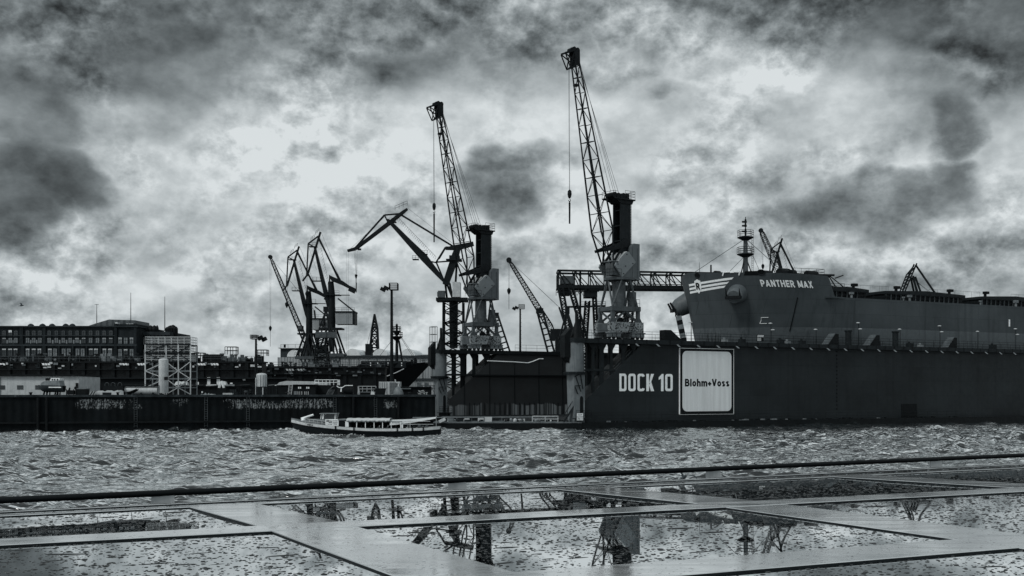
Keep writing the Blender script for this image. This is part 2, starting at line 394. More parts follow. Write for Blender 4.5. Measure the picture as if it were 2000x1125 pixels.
def build_water():
    rng = np.random.default_rng(3)
    xs = np.arange(-86, 86.01, .26)
    ys = [9.0]
    while ys[-1] < 176: ys.append(ys[-1] + min(.42, .10+.0024*ys[-1]))
    ys = np.array(ys); X, Y = np.meshgrid(xs, ys); Z = np.zeros_like(X)
    Xw = X+.35*np.sin(Y*.8+1.7*np.sin(X*.37))+.5*np.sin(Y*.21+X*.13)        # crests wander
    for i in range(60):
        lam = 1.1*(7.0/1.1)**(rng.random()**1.1); k = 2*math.pi/lam
        th = R(-74)+rng.normal(0, .55); amp = lam**.92*(.35+rng.random())
        w = k*(Xw*math.cos(th)+Y*math.sin(th))+rng.random()*6.28
        Z += amp*np.exp(1.6*(np.sin(w)-1))
    # uneven patches of chop
    P = 1+.42*np.sin(X*.09+1.3*np.sin(Y*.05))*np.sin(Y*.13+X*.03)+.30*np.sin(X*.31-Y*.23+np.sin(X*.41))+.22*np.sin(X*.83+1.1*np.sin(Y*.6))*np.sin(Y*.52)
    Z = (Z-Z.mean())*np.clip(P, .25, 2)
    Z *= .18/np.sqrt((np.gradient(Z, axis=0)/np.gradient(Y, axis=0))**2).mean()**1
    Z = Z-Z.mean()
    n0, n1 = X.shape; V = np.stack([X, Y, Z-Z.mean()], -1).reshape(-1, 3)
    idx = np.arange(n0*n1).reshape(n0, n1)
    Q = np.stack([idx[:-1,:-1], idx[:-1,1:], idx[1:,1:], idx[1:,:-1]], -1).reshape(-1, 4)
    k = len(V); far = np.array([[-4000,-200,-.6],[4000,-200,-.6],[4000,6000,-.6],[-4000,6000,-.6]])
    V = np.vstack([V, far]); Q = np.vstack([Q, [[k,k+1,k+2,k+3]]])
    me = bpy.data.meshes.new('water'); me.vertices.add(len(V)); me.vertices.foreach_set('co', V.ravel())
    me.loops.add(Q.size); me.loops.foreach_set('vertex_index', Q.ravel().astype(np.int32))
    me.polygons.add(len(Q)); me.polygons.foreach_set('loop_start', np.arange(0, Q.size, 4, dtype=np.int32)); me.polygons.foreach_set('loop_total', np.full(len(Q), 4, dtype=np.int32))
    me.update(calc_edges=True); me.polygons.foreach_set('use_smooth', [True]*len(Q)); me.materials.append(M['water'])
    o = bpy.data.objects.new('water', me); S.collection.objects.link(o); tag(o, kind='structure')
build_water()

QZ = 4.7
def ground_material():
    t = NT('quay_surface'); n = t.noise(.4, 7, .65)
    t.l(t.mix(t.rng(n, .3, .7), tint(.012), tint(.035)), t.b.inputs['Base Color']); t.b.inputs['Roughness'].default_value = .85
    t.bump(t.noise(3, 5), .3, .03); return t.m
M['ground'] = ground_material()
q0 = at(-700, 765, 135); q1 = at(850, 765, 161)        # front line of the quay
q0.z = q1.z = 0
def quay_wall_material():
    t = NT('stained_quay_wall'); s = t.n('ShaderNodeSeparateXYZ'); t.l(t.c, s.inputs[0])
    n = t.noise(.35, 6, .6); c = t.mix(t.rng(n, .3, .7), tint(.003), tint(.011))
    big = t.noise(.16, 3, .5); fl = t.noise(4.2, 8, .70, (1.5, 1.5, .8), .5); st = t.noise(1.5, 4, .6, (3.0, 3.0, .35))
    zz = t.math('MULTIPLY', t.rng(s.outputs[2], 2.0, 3.0), t.rng(s.outputs[2], 4.7, 4.1))
    lf = t.rng(s.outputs[0], -52, -38)                   # lime stains start a good way along the wall
    m = t.math('MULTIPLY', t.math('MULTIPLY', zz, lf), t.rng(big, .38, .58))
    k = t.math('MULTIPLY', t.math('ADD', t.math('MULTIPLY', fl, .6), t.math('MULTIPLY', st, .4)), t.math('ADD', t.math('MULTIPLY', m, .5), .5))
    c = t.mix(t.rng(k, .50, .54, 0, .7), c, tint(.32))
    t.l(c, t.b.inputs['Base Color']); t.b.inputs['Roughness'].default_value = .8; t.b.inputs['Specular IOR Level'].default_value = .08
    w = t.math('SINE', t.math('MULTIPLY', s.outputs[0], 2*math.pi/1.1)); t.bump(t.math('ADD', w, t.noise(2, 4)), .35, .12)
    return t.m
M['quay_wall'] = quay_wall_material()
def land(poly, z, name, mat=None):
    m = MB(); m.prism(poly, lambda p: (p[0], p[1], -1.5), lambda p: (p[0], p[1], z))
    return tag(m.build(name, mat or M['ground']), kind='structure')
ex = (q1-q0).normalized(); nrm = Vector((-ex.y, ex.x, 0))
land([(q0+nrm*.4)[:2], (q1+nrm*.4)[:2], (q1+nrm*34)[:2], (q0+nrm*34)[:2]], QZ-.05, 'quay')
land([(-900, 325), (1500, 560), (3500, 900), (3500, 6500), (-3500, 6500), (-3500, 325)], 4.2, 'ground')
M['coping'] = paint('sooty_coping', .03, .85, .6, .7, rust=.35, rv=.10, rscale=1.2)
qw = empty('quay_wall', (q0.x, q0.y, 0), 'dark quay wall with white lime stains above the water', 'quay wall', rz=math.atan2(ex.y, ex.x))
QL = (q1-q0).length
MB().bx(0, QL, 0, .38, -1.5, 4.45).build('wall_face', M['quay_wall'], qw)
MB().bx(-.1, QL+.1, -.22, .9, 4.47, 4.78).build('coping', M['coping'], qw)
MB().bx(0, QL, -.30, -.01, .9, 1.15).build('waling', M['black'], qw)
def quay_pt(px): # point on the quay edge seen at column px, and its distance
    k = (px-1000)/F; t = (k*q0.y-q0.x)/(ex.x-k*ex.y); return q0+ex*t, t
for i, px in enumerate((75, 92, 690, 778)):
    t = quay_pt(px)[1]; MB().tube((t, -.24, -.5), (t, -.24, 4.4), .20, n=8).build('fender_pile', M['rubber'], qw)
for px in (250, 388, 470, 640, 720):
    t = quay_pt(px)[1]; mb = MB()
    for x in (-.2, .2): mb.tube((t+x+1, -.06, .3), (t+x+1, -.06, 4.6), .03, n=4)
    for k in range(13): mb.tube((t+.8, -.06, .5+.32*k), (t+1.2, -.06, .5+.32*k), .025, n=4)
    mb.build('ladder', M['mid'], qw)
pr = Vector((9.13, 150, 0)); uu = Vector((.89, .456, 0)); vv = Vector((-.456, .89, 0))
land([(pr+uu*a+vv*b)[:2] for a, b in ((-6, 52), (260, 52), (260, 95), (-6, 95))], 4.5, 'pier')

# ------------------------------------------------------------------ the big floating dock
PHI = math.atan2(.456, .89)
dock = empty('floating_dock', (9.13, 150, 0), 'huge dark floating dock with DOCK 10 lettering and pale sign on its side', 'floating dock', rz=PHI)
DL = 140.0
def dock_pt(px, w=0.0):
    """distance along the dock at which its plane w metres in is seen at column px"""
    k = (px-1000)/F; c, s = math.cos(PHI), math.sin(PHI)
    x0 = 9.13-s*w; y0 = 150+c*w
    return (k*y0-x0)/(c-k*s)
def dock_z(py, t, w=0.0):
    y = 150+math.cos(PHI)*w+math.sin(PHI)*t; return CAMH+(HOR-py)/F*y
WT = 4.2                                            # thickness of a side wall
def side_wall(y0, y1, par):
    mb = MB(); mb.xz([(1.3,.9),(1.3,4.0),(10.6,11.9),(DL,11.9),(DL,.9)], y0, y1); return mb
side_wall(.3, WT, dock).build('side_wall', M['dock_side'], dock)
# rubbing band and ledge at the water
MB().bx(-1.5, DL, -.9, WT+.5, -2, .95).build('pontoon_edge', M['black'], dock)
MB().bx(-1.5, DL, WT+.51, 43, -2, 1.1).build('pontoon', M['black'], dock)
mb = MB(); mb.rail([(2.2, -.75, .95), (DL*.55, -.75, .95)], 1.0, 2.2, .018); mb.build('ledge_railing', M['black'], dock)
for k in range(60):
    t = random.uniform(3, 75); s = random.uniform(.08, .3)
    MB().box((t, -.3, .95+s*.35), (s*random.uniform(.6,2.5), .4, s*.7)).build('ledge_debris', M['grey'] if random.random() < .25 else M['black'], dock)
# top girder, deck, railing
MB().bx(-.6, DL, -.35, .9, 11.92, 12.55).build('top_girder', M['dark'], dock)
MB().bx(-.6, DL, .901, WT+.3, 12.0, 12.5).build('top_deck', M['black'], dock)
mb = MB()
for k in range(int(DL/2)): mb.bx(k*2+.9, k*2+1.1, -.38, -.3, 11.9, 12.57)
mb.rail([(0, -.2, 12.55), (DL, -.2, 12.55)], 1.15, 2.0, .022, 3)
mb.build('deck_railing', M['black'], dock)
MB().rail([(6, WT, 12.5), (DL, WT, 12.5)], 1.1, 2.4, .025, 2).build('deck_railing', M['black'], dock)
br = None
for k in range(26):                                  # pale gusset plates under the girder
    t = dock_pt(1241)+3.55*k
    o = MB().add([(-.32,-.36,11.98),(.0,-.36,11.98),(.30,-.62,11.62),(-.05,-.62,11.62),(-.32,-.33,11.98),(.0,-.33,11.98),(.30,-.59,11.62),(-.05,-.59,11.62)],
        [(0,1,2,3),(7,6,5,4),(0,4,5,1),(1,5,6,2),(2,6,7,3),(3,7,4,0)]).build('gusset_plate', M['grey'], dock) if br is None else br.copy()
    if br: S.collection.objects.link(o)
    br = br or o; o.location = (t, 0, 0)
# open frame at the end of the wall: posts, cross beam, stair
def end_frame(y0, y1, mat, par, posts):
    for t, w in posts:
        MB().bx(t-w/2, t+w/2, y0+.05, y0+.35, 0.9 if t < 2 else max(.9, 4.0+(t-1.3)*.85)-.6, 11.92).build('frame_post', mat, par)
        MB().bx(t-w/2, t+w/2, y1-.35, y1-.05, max(.9, 4.0+(t-1.3)*.85)-.6, 11.92).build('frame_post', mat, par)
        mb = MB(); 
        for sx in (-1, 1): mb.xz([(t+sx*w/2, 11.9), (t+sx*(w/2+.55), 11.9), (t+sx*w/2, 11.0)], y0+.08, y0+.32)
        mb.build('haunch', mat, par)
    MB().bx(.6, 6.2, y0, y0+.4, 8.05, 8.35).build('cross_beam', mat, par)
    MB().bx(.6, 6.2, y1-.4, y1, 8.05, 8.35).build('cross_beam', mat, par)
    # stair along the sloping plate edge
    a, b = Vector((1.2, y0+.7, 2.6)), Vector((9.6, y0+.7, 10.2)); st = Vector((0, .9, 0))
    mb = MB()
    mb.bar(a, b, .10, .45); mb.bar(a+st, b+st, .10, .45); mb.build('stair_stringer', M['light2'], par)
    mb = MB()
    for k in range(30): p = ln(a, b, (k+.5)/30); mb.box(p+st/2+Vector((0,0,.1)), (.26, .85, .05))
    mb.build('stair_treads', M['mid'], par)
    mb = MB(); up = Vector((0,0,1.05))
    for o in (Vector(), st):
        mb.tube(a+o+up, b+o+up, .035, n=5); mb.tube(a+o+up*.55, b+o+up*.55, .025, n=4)
        for k in range(11): p = ln(a, b, k/10)+o; mb.tube(p, p+up, .025, n=4)
    mb.build('stair_railing', M['grey'], par)
M['light2'] = paint('weathered_tower_paint', .14, .6, .25, .8, rust=.28, rv=.08, streak=.45)
end_frame(.3, WT, M['dark'], dock, ((2.6,.35),(4.0,.6),(5.6,.35),(7.6,.55),(9.3,.25)))
def tower(y, par, mirror=1):
    t = MB(); t.lathe([(1.24,7.9),(1.24,12.0)], (0,y,0), 28); t.build('tower_drum', M['light2'], par, True)
    MB().lathe([(1.55,7.55),(1.62,7.75),(1.62,7.92),(1.3,7.95)], (0,y,0), 28).build('drum_collar', M['dark'], par, True)
    MB().lathe([(1.36,12.0),(1.36,12.55),(1.1,12.6)], (0,y,0), 28).build('drum_cap', M['dark'], par, True)
    MB().xz([(-.55,.9),(1.05,.9),(1.05,7.8),(-.75,7.8),(-.65,4)], y-.95, y+.95).build('tower_leg', M['light2'], par)
    mb = MB(); mb.xz([(.25,1.6),(.75,1.6),(.75,4.2),(.68,4.5),(.5,4.62),(.32,4.5),(.25,4.2)], y-.99, y-.955); mb.build('doorway', M['black'], par)
    mb = MB(); yy = y-1.05
    for p, q in (((-.6,7.3),(.2,7.6)), ((-.5,7.4),(.35,5.2)), ((.3,7.5),(.65,5.6)), ((-.55,6.0),(.3,6.05)), ((-.6,5.9),(-.15,4.9))): mb.bar((p[0],yy,p[1]), (q[0],yy,q[1]), .1)
    mb.build('tower_bracing', M['dark'], par)
    mb = MB(); mb.bx(-.9, 1.6, y-1.9, y-.96, 1.45, 1.58); mb.build('landing', M['dark'], par)
    mb = MB(); mb.rail([(-.85,y-1.85,1.58),(1.55,y-1.85,1.58),(1.55,y-1,1.58)], 1.05, .6, .022, 3); mb.build('landing_railing', M['black'], par)
    mb = MB()
    for k in range(24): mb.box((1.09, y-.8, 1.2+k*.45), (.05, .07, .18))
    mb.build('rung', M['white'], par)
    # fairlead cone and mast on the cap
    mb = MB(); mb.lathe([(.9,12.6),(.75,13.0),(.28,14.6),(.2,14.8),(.2,16.4),(.05,16.5)], (.25,y,0), 12); mb.build('mooring_mast', M['black'], par, True)
    mb = MB(); mb.box((-1.5,y,11.4), (.9,1.3,3.0), Matrix.Rotation(R(0),3,'Y')); mb.xz([(-1.95,9.9),(-1.05,9.9),(-1.05,9.0)], y-.5, y+.5); mb.xz([(-2.0,12.9),(-1.05,13.9),(-1.05,12.9)], y-.6, y+.6); mb.build('roller_housing', M['black'], par)
tower(1.0, dock)
# the far wall of the dock, seen from inside
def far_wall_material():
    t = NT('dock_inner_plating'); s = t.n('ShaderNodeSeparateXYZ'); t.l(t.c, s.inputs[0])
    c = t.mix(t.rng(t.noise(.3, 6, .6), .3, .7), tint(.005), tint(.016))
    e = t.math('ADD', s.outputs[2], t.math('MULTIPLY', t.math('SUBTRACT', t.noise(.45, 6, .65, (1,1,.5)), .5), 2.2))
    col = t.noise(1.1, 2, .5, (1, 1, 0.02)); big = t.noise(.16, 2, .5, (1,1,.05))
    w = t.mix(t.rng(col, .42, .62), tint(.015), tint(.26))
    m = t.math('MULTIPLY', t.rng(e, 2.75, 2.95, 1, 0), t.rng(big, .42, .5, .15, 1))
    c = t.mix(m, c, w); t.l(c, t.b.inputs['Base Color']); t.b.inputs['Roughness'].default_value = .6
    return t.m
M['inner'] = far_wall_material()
FW = 46.4
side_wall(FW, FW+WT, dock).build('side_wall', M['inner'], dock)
MB().bx(-1.5, DL, 43.01, FW+WT+.4, -2, .95).build('pontoon_edge', M['black'], dock)
mb = MB()
for k in range(34): mb.bx(4.0+k*1.0, 4.07+k*1.0, FW-.10, FW-.002, 1.0, 3.2 if k % 5 else 11)
mb.build('stiffener_ribs', M['black'], dock)
MB().bx(-.6, DL, FW-.5, FW+.7, 11.9, 12.55).build('top_girder', M['black'], dock)
MB().bx(-.6, DL, FW+.701, FW+WT+.4, 12.0, 12.5).build('top_deck', M['black'], dock)
MB().rail([(14, FW-.3, 12.55), (70, FW-.3, 12.55)], 1.1, 2.2, .025, 2).build('deck_railing', M['black'], dock)
MB().bx(.6, 40, FW-.55, FW-.05, 8.0, 8.25).build('inner_gallery', M['black'], dock)
mb = MB(); mb.path([Vector((dock_pt(x, FW), FW-.6, dock_z(y, dock_pt(x, FW), FW))) for x, y in ((949,705),(1000,707),(1028,709),(1038,706),(1050,701),(1058,701))], .09, 6); mb.build('service_pipe', M['white'], dock)
end_frame(FW, FW+WT, M['black'], dock, ((2.0,.4),(3.8,.8),(6.0,.55),(8.4,.5)))
tower(FW+1.6, dock)
# platform cage beside the far tower mast
mb = MB(); mb.rail([(-1.6,FW+1,12.6),(-.7,FW+1,12.6),(-.7,FW+2.4,12.6),(-1.6,FW+2.4,12.6),(-1.6,FW+1,12.6)], 4.0, .9, .04, 3); mb.build('mast_cage', M['dark'], dock)
# lettering DOCK 10: block letters as plates on the side
def ring_letter(mb, x0, x1, z0, z1, st, chamfer, fn, gap=None, square_left=False):
    N = 28; out = []; inn = []
    def rr(x0, x1, z0, z1, r, sq):
        pts = []
        for (cx, cz, a0) in ((x1-r, z1-r, 0), (x0+r, z1-r, 90), (x0+r, z0+r, 180), (x1-r, z0+r, 270)):
            for k in range(7):
                a = R(a0+k*15); rx = r
                if sq and a0 in (90, 180):
                    pts.append((x0 if k == 3 else (cx if (a0 == 90 and k < 3) or (a0 == 180 and k > 3) else x0), z1 if a0 == 90 and k <= 3 else z0 if a0 == 180 and k >= 3 else cz)); continue
                pts.append((cx+rx*math.cos(a), cz+rx*math.sin(a)))
        return pts
    o = rr(x0, x1, z0, z1, chamfer, square_left); i = rr(x0+st, x1-st, z0+st*.9, z1-st*.9, max(.05, chamfer*.35), False)
    n = len(o); keep = [k for k in range(n) if not (gap and gap(ln(Vector(o[k]), Vector(o[(k+1) % n]), .5)))]
    mb.add([fn(p) for p in o]+[fn(p) for p in i], [(k, (k+1) % n, n+(k+1) % n, n+k) for k in keep])
LF = lambda p: (p[0], .25, p[1])
tz0, tz1 = dock_z(764, dock_pt(1260)), dock_z(730, dock_pt(1260))
hh = tz1-tz0
def lx(px): return dock_pt(px)
mb = MB(); ring_letter(mb, lx(1211.5), lx(1225.5), tz0, tz1, .37, .36, LF, square_left=True); mb.build('letter_d', M['white_worn'], dock)
mb = MB(); ring_letter(mb, lx(1229), lx(1243.5), tz0, tz1, .38, .36, LF); mb.build('letter_o', M['white_worn'], dock)
mb = MB(); ring_letter(mb, lx(1247), lx(1261), tz0, tz1, .38, .36, LF, gap=lambda p: p.x > lx(1257) and tz0+hh*.36 < p.y < tz0+hh*.64); mb.build('letter_c', M['white_worn'], dock)
a, b, c_, d_ = lx(1264.2), lx(1269.6), lx(1273.2), lx(1279.6)
mb = MB()
for poly in ([(a,tz0),(b,tz0),(b,tz1),(a,tz1)], [(b+.001,tz0+hh*.36),(c_,tz0),(d_,tz0),(b+.35,tz0+hh*.56)], [(b+.001,tz0+hh*.44),(b+.35,tz0+hh*.52),(d_-.02,tz1),(c_,tz1)]): mb.add([LF(p) for p in poly], [(0,1,2,3)])
mb.build('letter_k', M['white_worn'], dock)
a, b, c_ = lx(1288.5), lx(1293), lx(1298)
mb = MB(); mb.add([LF(p) for p in ((b,tz0),(c_,tz0),(c_,tz1),(b+.15,tz1),(a,tz0+hh*.80),(a,tz0+hh*.66),(b,tz0+hh*.72))], [(0,1,2,3,4,5,6)]); mb.build('digit_one', M['white_worn'], dock)
mb = MB(); ring_letter(mb, lx(1301), lx(1316), tz0, tz1, .40, .38, LF); mb.build('digit_zero', M['white_worn'], dock)
# the company sign
def sign_material():
    t = NT('faded_sign_face'); st = t.noise(1.2, 4, .55, (1.6, 1.6, .12)); n = t.noise(9, 3, .6)
    c = t.mix(t.rng(st, .3, .7), tint(.60), tint(.78)); c = t.mix(t.rng(n, .3, .7, 0, .35), c, tint(.52))
    t.l(c, t.b.inputs['Base Color']); t.b.inputs['Roughness'].default_value = .5; return t.m
M['sign'] = sign_material()
s0, s1 = dock_pt(1329), dock_pt(1433.5); sm = (s0+s1)/2
sz0, sz1 = dock_z(808.5, sm), dock_z(681.5, sm)
sg = MB().bx(s0, s1, .10, .295, sz0, sz1).build('company_sign', M['black'], dock)
mb = MB(); e = .065
for b in ((s0-e,s1+e,sz0-e,sz0),(s0-e,s1+e,sz1,sz1+e),(s0-e,s0,sz0,sz1),(s1,s1+e,sz0,sz1)): mb.bx(b[0],b[1],.08,.29,b[2],b[3])
mb.build('sign_border', M['white'], sg)
pp = []; r = .75; g = .42
for cx, cz, a0 in ((s1-g-r,sz1-.35-r,0),(s0+g+r,sz1-.35-r,90),(s0+g+r,sz0+.4+r,180),(s1-g-r,sz0+.4+r,270)):
    for k in range(7): pp.append((cx+r*math.cos(R(a0+15*k)), cz+r*math.sin(R(a0+15*k))))
MB().xz(pp, .05, .098).build('sign_face', M['sign'], sg)
tzc = dock_z(747.5, sm)
stroke_text('sign_lettering', 'Blohm+Voss', 1.12, (s1-s0)*.83, M['black'], sg, lambda x, z, k: (sm+x, .045-k, tzc+z), .225, .085)
# black plate standing in for a recess's shade, and dotted ladder on the side
t0, t1 = dock_pt(1763), dock_pt(1793)
MB().bx(t0, t1, .22, .34, dock_z(820, t0), dock_z(789, t0)).build('recess_shade_plate', M['rubber'], dock)
mb = MB(); t = dock_pt(1637)
for k in range(16): mb.bx(t-.09, t+.09, .2, .298, 2.4+k*.6, 2.62+k*.6)
mb.build('recessed_rungs', M['black'], dock)
for px, w, txt in ((1133, 13, ''),):
    p = (-.2, -1.2, 0); tt = dock_pt(1126, -1); 
    z = dock_z(812, tt, -1); b = MB().bx(tt, tt+.95, -1.15, -1.1, z-.12, z+.34).build('notice_board', M['white'], dock)
    text_part('notice_lettering', 'DOCK', .18, .7, .01, M['black'], b, lambda p: (tt+.48+p[0], -1.16, z+.12+p[1]))
    b = MB().bx(tt, tt+.95, -1.15, -1.1, z-.62, z-.22).build('notice_board', M['white'], dock)
    text_part('notice_lettering', 'PIER 10', .2, .8, .01, M['black'], b, lambda p: (tt+.48+p[0], -1.16, z-.42+p[1]))
# things on the dock's top edge
def wedge(t, flip, sc, mat):
    poly = [(0,12.56),(3.1,12.56),(1.05,14.1),(0,14.1)] if not flip else [(0,12.56),(2.2,12.56),(2.2,14.3),(1.5,14.3)]
    mb = MB(); mb.xz([(t+x*sc, 12.56+(z-12.56)*sc) for x, z in poly], .5, 1.9); return mb.build('fairlead_block', M['black'], dock), poly
wedge(dock_pt(1303), False, 1.0, None)
for px in (1622, 1703, 1856):
    t = dock_pt(px); o, _ = wedge(t, True, 1.0, None)
    MB().add([(t+.02,.48,12.6),(t+1.52,.48,14.32),(t+1.52,1.92,14.32),(t+.02,1.92,12.6),(t-.06,.48,12.66),(t+1.44,.48,14.38),(t+1.44,1.92,14.38),(t-.06,1.92,12.66)],
       [(0,1,2,3),(4,5,6,7),(0,1,5,4),(1,2,6,5),(2,3,7,6),(3,0,4,7)]).build('fairlead_lit_face', M['mid'], dock)  # lighter skin on the slope: its lit face put into the colour
for px, z in ((1657, 15.0), (1749, 15.1)): t = dock_pt(px, 1.5); MB().lathe([(.5,12.5),(.5,z-.25),(.62,z-.2),(.62,z),(.3,z+.05)], (t,1.5,0), 12).build('vent_pipe', M['dark'], dock, True)
for px, z, k in ((1350, 15.3, 1), (1506, 15.6, 2), (1594, 14.9, 1), (1677, 16.2, 2), (1758, 15.4, 1), (1836, 16.2, 2), (1910, 15.5, 1), (1984, 16.2, 2)):
    t = dock_pt(px, 2); l = MB().tube((t,2,12.5), (t,2,z), .06, .045, 6).build('lamp_post', M['black'], dock)
    for j in range(k): MB().lathe([(.10,0),(.30,.05),(.28,.14),(.08,.2)], (t+.12*(1 if j else -1),2-.25*j,z-1.0*j), 10).build('lamp_head', M['light'], l, True)
t = dock_pt(1476, 0); hb = MB().bx(t, t+1.3, -.26, -.22, 12.75, 13.75).build('hazard_board', M['black'], dock)
mb = MB()
for k in range(7): mb.xz([(t+.1+k*.17, 13.4),(t+.19+k*.17,13.4),(t+.29+k*.17,13.7),(t+.2+k*.17,13.7)], -.275, -.262)
for k in range(5):
    for j in range(3): mb.bx(t+.1+k*.15, t+.19+k*.15, -.275, -.262, 12.85+j*.17, 12.94+j*.17)
mb.build('hazard_marks', M['white'], hb)
for px, s in ((1520, .7), (1535, .5), (1563, .6), (1707, .8), (1773, .7), (1795, .5), (1445, .6), (1412, .5), (1935, .8)):
    t = dock_pt(px, 1); mb = MB(); mb.bx(t, t+s*1.3, .6, 1.4, 12.5, 12.5+s); mb.tube((t+s*.4,1,12.5+s), (t+s*.4,1,12.75+s), .18, n=8); mb.build('winch_box', M['dark'] if s > .55 else M['grey'], dock)
mb = MB()
for k in range(34):                                  # bundle of dark uprights by the bow
    t = dock_pt(random.gauss(1392, 11), 3); mb.tube((t,3,12.5), (t+random.uniform(-.15,.25),3,12.5+random.uniform(.9,2.0)), .03, .01, 4)
mb.build('scrub_growth', M['black'], dock)

# ------------------------------------------------------------------ the bulk carrier in the dock
ship = empty('bulk_carrier', (9.13, 150, 0), 'grey bulk carrier PANTHER MAX standing in the floating dock', 'ship', rz=PHI)
CW = 24.4; BT = 36.2; HB = 15.2
def stem(z): return BT+.165*(25.0-z)+.006*max(0, 14-z)**2
def topz(s):  # sheer of bulwark by distance behind the stem
    return 25.35+.25*math.exp(-s/3)-.045*min(s, 18)
def halfb(s, z):
    fl = 20.5+ (25-z)*.75                           # length of the rounded bow grows lower down
    s = max(0, s); k = min(1, s/fl)
    return HB*(1-(1-k)**(2.35-.035*(25-z)))**.80*(1-.012*max(0, 14-z)) if k < 1 else HB*(1-.0*z)
def hp(t, z, side=-1, off=0.0):
    """point of the hull side at dock distance t, height z; side -1 faces the river"""
    e = .05; s = t-stem(z); w = CW+side*halfb(s, z)
    p = Vector((t, w, z))
    if off:
        a = Vector((t+e, CW+side*halfb(s+e, z), z)); n = Vector((a.y-p.y, -(a.x-p.x), 0)).normalized()*(1 if side < 0 else -1)
        if n.y*side < 0: n = -n
        p = p+n*off
    return p
_arc = {}
def arc_table(z):
    k = round(z, 2)
    if k not in _arc:
        ss = np.concatenate([np.linspace(0, 1, 120)**2*2, np.linspace(2.02, 60, 700)]); w = np.array([halfb(x, k) for x in ss])
        l = np.concatenate([[0], np.cumsum(np.hypot(np.diff(ss), np.diff(w)))]); _arc[k] = (ss, l)
    return _arc[k]
def hpa(l, z, off=0.0):
    ss, ll = arc_table(z); return hp(stem(z)+float(np.interp(max(l, .02), ll, ss)), z, -1, off)
def arc_of(t, z):
    ss, ll = arc_table(z); return float(np.interp(t-stem(z), ss, ll))
SL = 130.0; FE = 17.6                                # visible length, end of the forecastle (behind the stem)
def ship_rows():
    S_ = [0,.06,.2,.45,.8,1.3,2,3,4.2,5.6,7.2,9,11,13,15,16.5,FE]; rows = []
    for s in S_:
        zt = topz(s); col = []
        for i in range(17):
            z = 1.6+(zt-1.6)*i/16; col.append((s, z))
        rows.append(col)
    return rows
for side in (-1, 1):
    rows = ship_rows(); g = []
    for col in rows: g.append([hp(stem(z)+s, z, side) for s, z in col])
    for s, zt in ((FE+.35, 24.0), (FE+.8, 22.4), (FE+1.25, 21.2), (22, 21.1), (26, 21.1), (32, 21.1), (SL, 21.1)):
        g.append([hp(BT+s if s > 20 else stem(1.6+(zt-1.6)*i/16)+s, 1.6+(zt-1.6)*i/16, side) for i in range(17)])
    MB().grid(g).build('hull_side', M['ship_side'], ship, True, sharp=60)
mb = MB(); pts = [hp(stem(24.2)+s, 24.2) for s in (0.1,1,3,6,10,14,FE)]; pt2 = [hp(stem(24.2)+s, 24.2, 1) for s in (0.1,1,3,6,10,14,FE)]
mb.grid([pts, pt2]); mb.build('forecastle_deck', M['dark'], ship)
mb = MB(); mb.grid([[(BT+FE, CW-HB+.1, 20.9), (BT+SL, CW-HB+.1, 20.9)], [(BT+FE, CW+HB-.1, 20.9), (BT+SL, CW+HB-.1, 20.9)]]); mb.build('main_deck', M['dark'], ship)
MB().bx(BT+FE+.1, BT+FE+.3, CW-HB*.93, CW+HB*.93, 20.9, 24.2).build('forecastle_bulkhead', M['dark'], ship)
def decal(name, poly, mat, par=ship, off=.05, n=6):
    """strip of paint following the bow: poly of (t0,t1,zlow0,zlow1,h)"""
    t0, t1, za, zb, h, sl = poly; g = []
    for i in range(n*3+1):
        k = i/(n*3); z = za+(zb-za)*k; g.append([hp(t0+(t1-t0)*k, z, -1, off), hp(t0+(t1-t0)*k+(sl*k), z+h, -1, off)])
    return MB().grid(g).build(name, mat, par)
def ship_t(px, py, it=30):
    """hull point (river side) seen at a pixel of the photograph"""
    t = BT+5; z = 20
    lo, hi = None, None
    c, s_ = math.cos(PHI), math.sin(PHI)
    best = None
    for z_it in range(4):
        best = None
        for k in range(400):
            t = stem(z)+.02+k*.16; p = hp(t, z); X = 9.13+c*p.x-s_*p.y; Y = 150+s_*p.x+c*p.y
            q = 1000+X/Y*F
            if best is None or abs(q-px) < best[0]: best = (abs(q-px), t, Y)
        z = CAMH+(HOR-py)/F*best[2]
    return best[1], z
stripes = [((1338.5,557.5),(1428,544),.62), ((1342,565),(1421,552.5),.62), ((1345.5,572),(1414.5,560),.62)]
emb = empty('bow_emblem', (0,0,0)); emb.parent = ship
for (a, b, h) in stripes:
    ta, za = ship_t(*a); tb, zb = ship_t(*b); la, lb = arc_of(ta, za), arc_of(tb, zb); gr = []
    for i in range(31):
        k = i/30; z = za+(zb-za)*k; l = la+(lb-la)*k; gr.append([hpa(l, z-.17, .05), hpa(l+(.4*k if k > .9 else 0), z+.19, .05)])
    MB().grid(gr).build('bow_stripe', M['white_worn'], emb)
ts, zs = ship_t(1364.5, 558.5); ls = arc_of(ts, zs)
mb = MB(); ol = [(0,1.72),(.45,1.45),(.92,1.32),(1.0,.3),(.92,-.6),(.62,-1.35),(0,-2.0),(-.62,-1.35),(-.92,-.6),(-1.0,.3),(-.92,1.32),(-.45,1.45)]
rings = [[hpa(ls+x*k*.62, zs+z*k*.66, .10) for x, z in ol] for k in (1, .66, .33, .02)]
for r0, r1 in zip(rings, rings[1:]): mb.grid([r0+r0[:1], r1+r1[:1]])
mb.build('shield', M['white'], emb)
stroke_text('shield_letter', 'R', 1.15, .72, M['black'], emb, lambda x, z, k: hpa(ls+x, zs+z-.05, .16+k*3), .22)
ta, za = ship_t(1485, 552.5); tb, zb = ship_t(1587, 555.5); la, lb = arc_of(ta, za), arc_of(tb, zb)
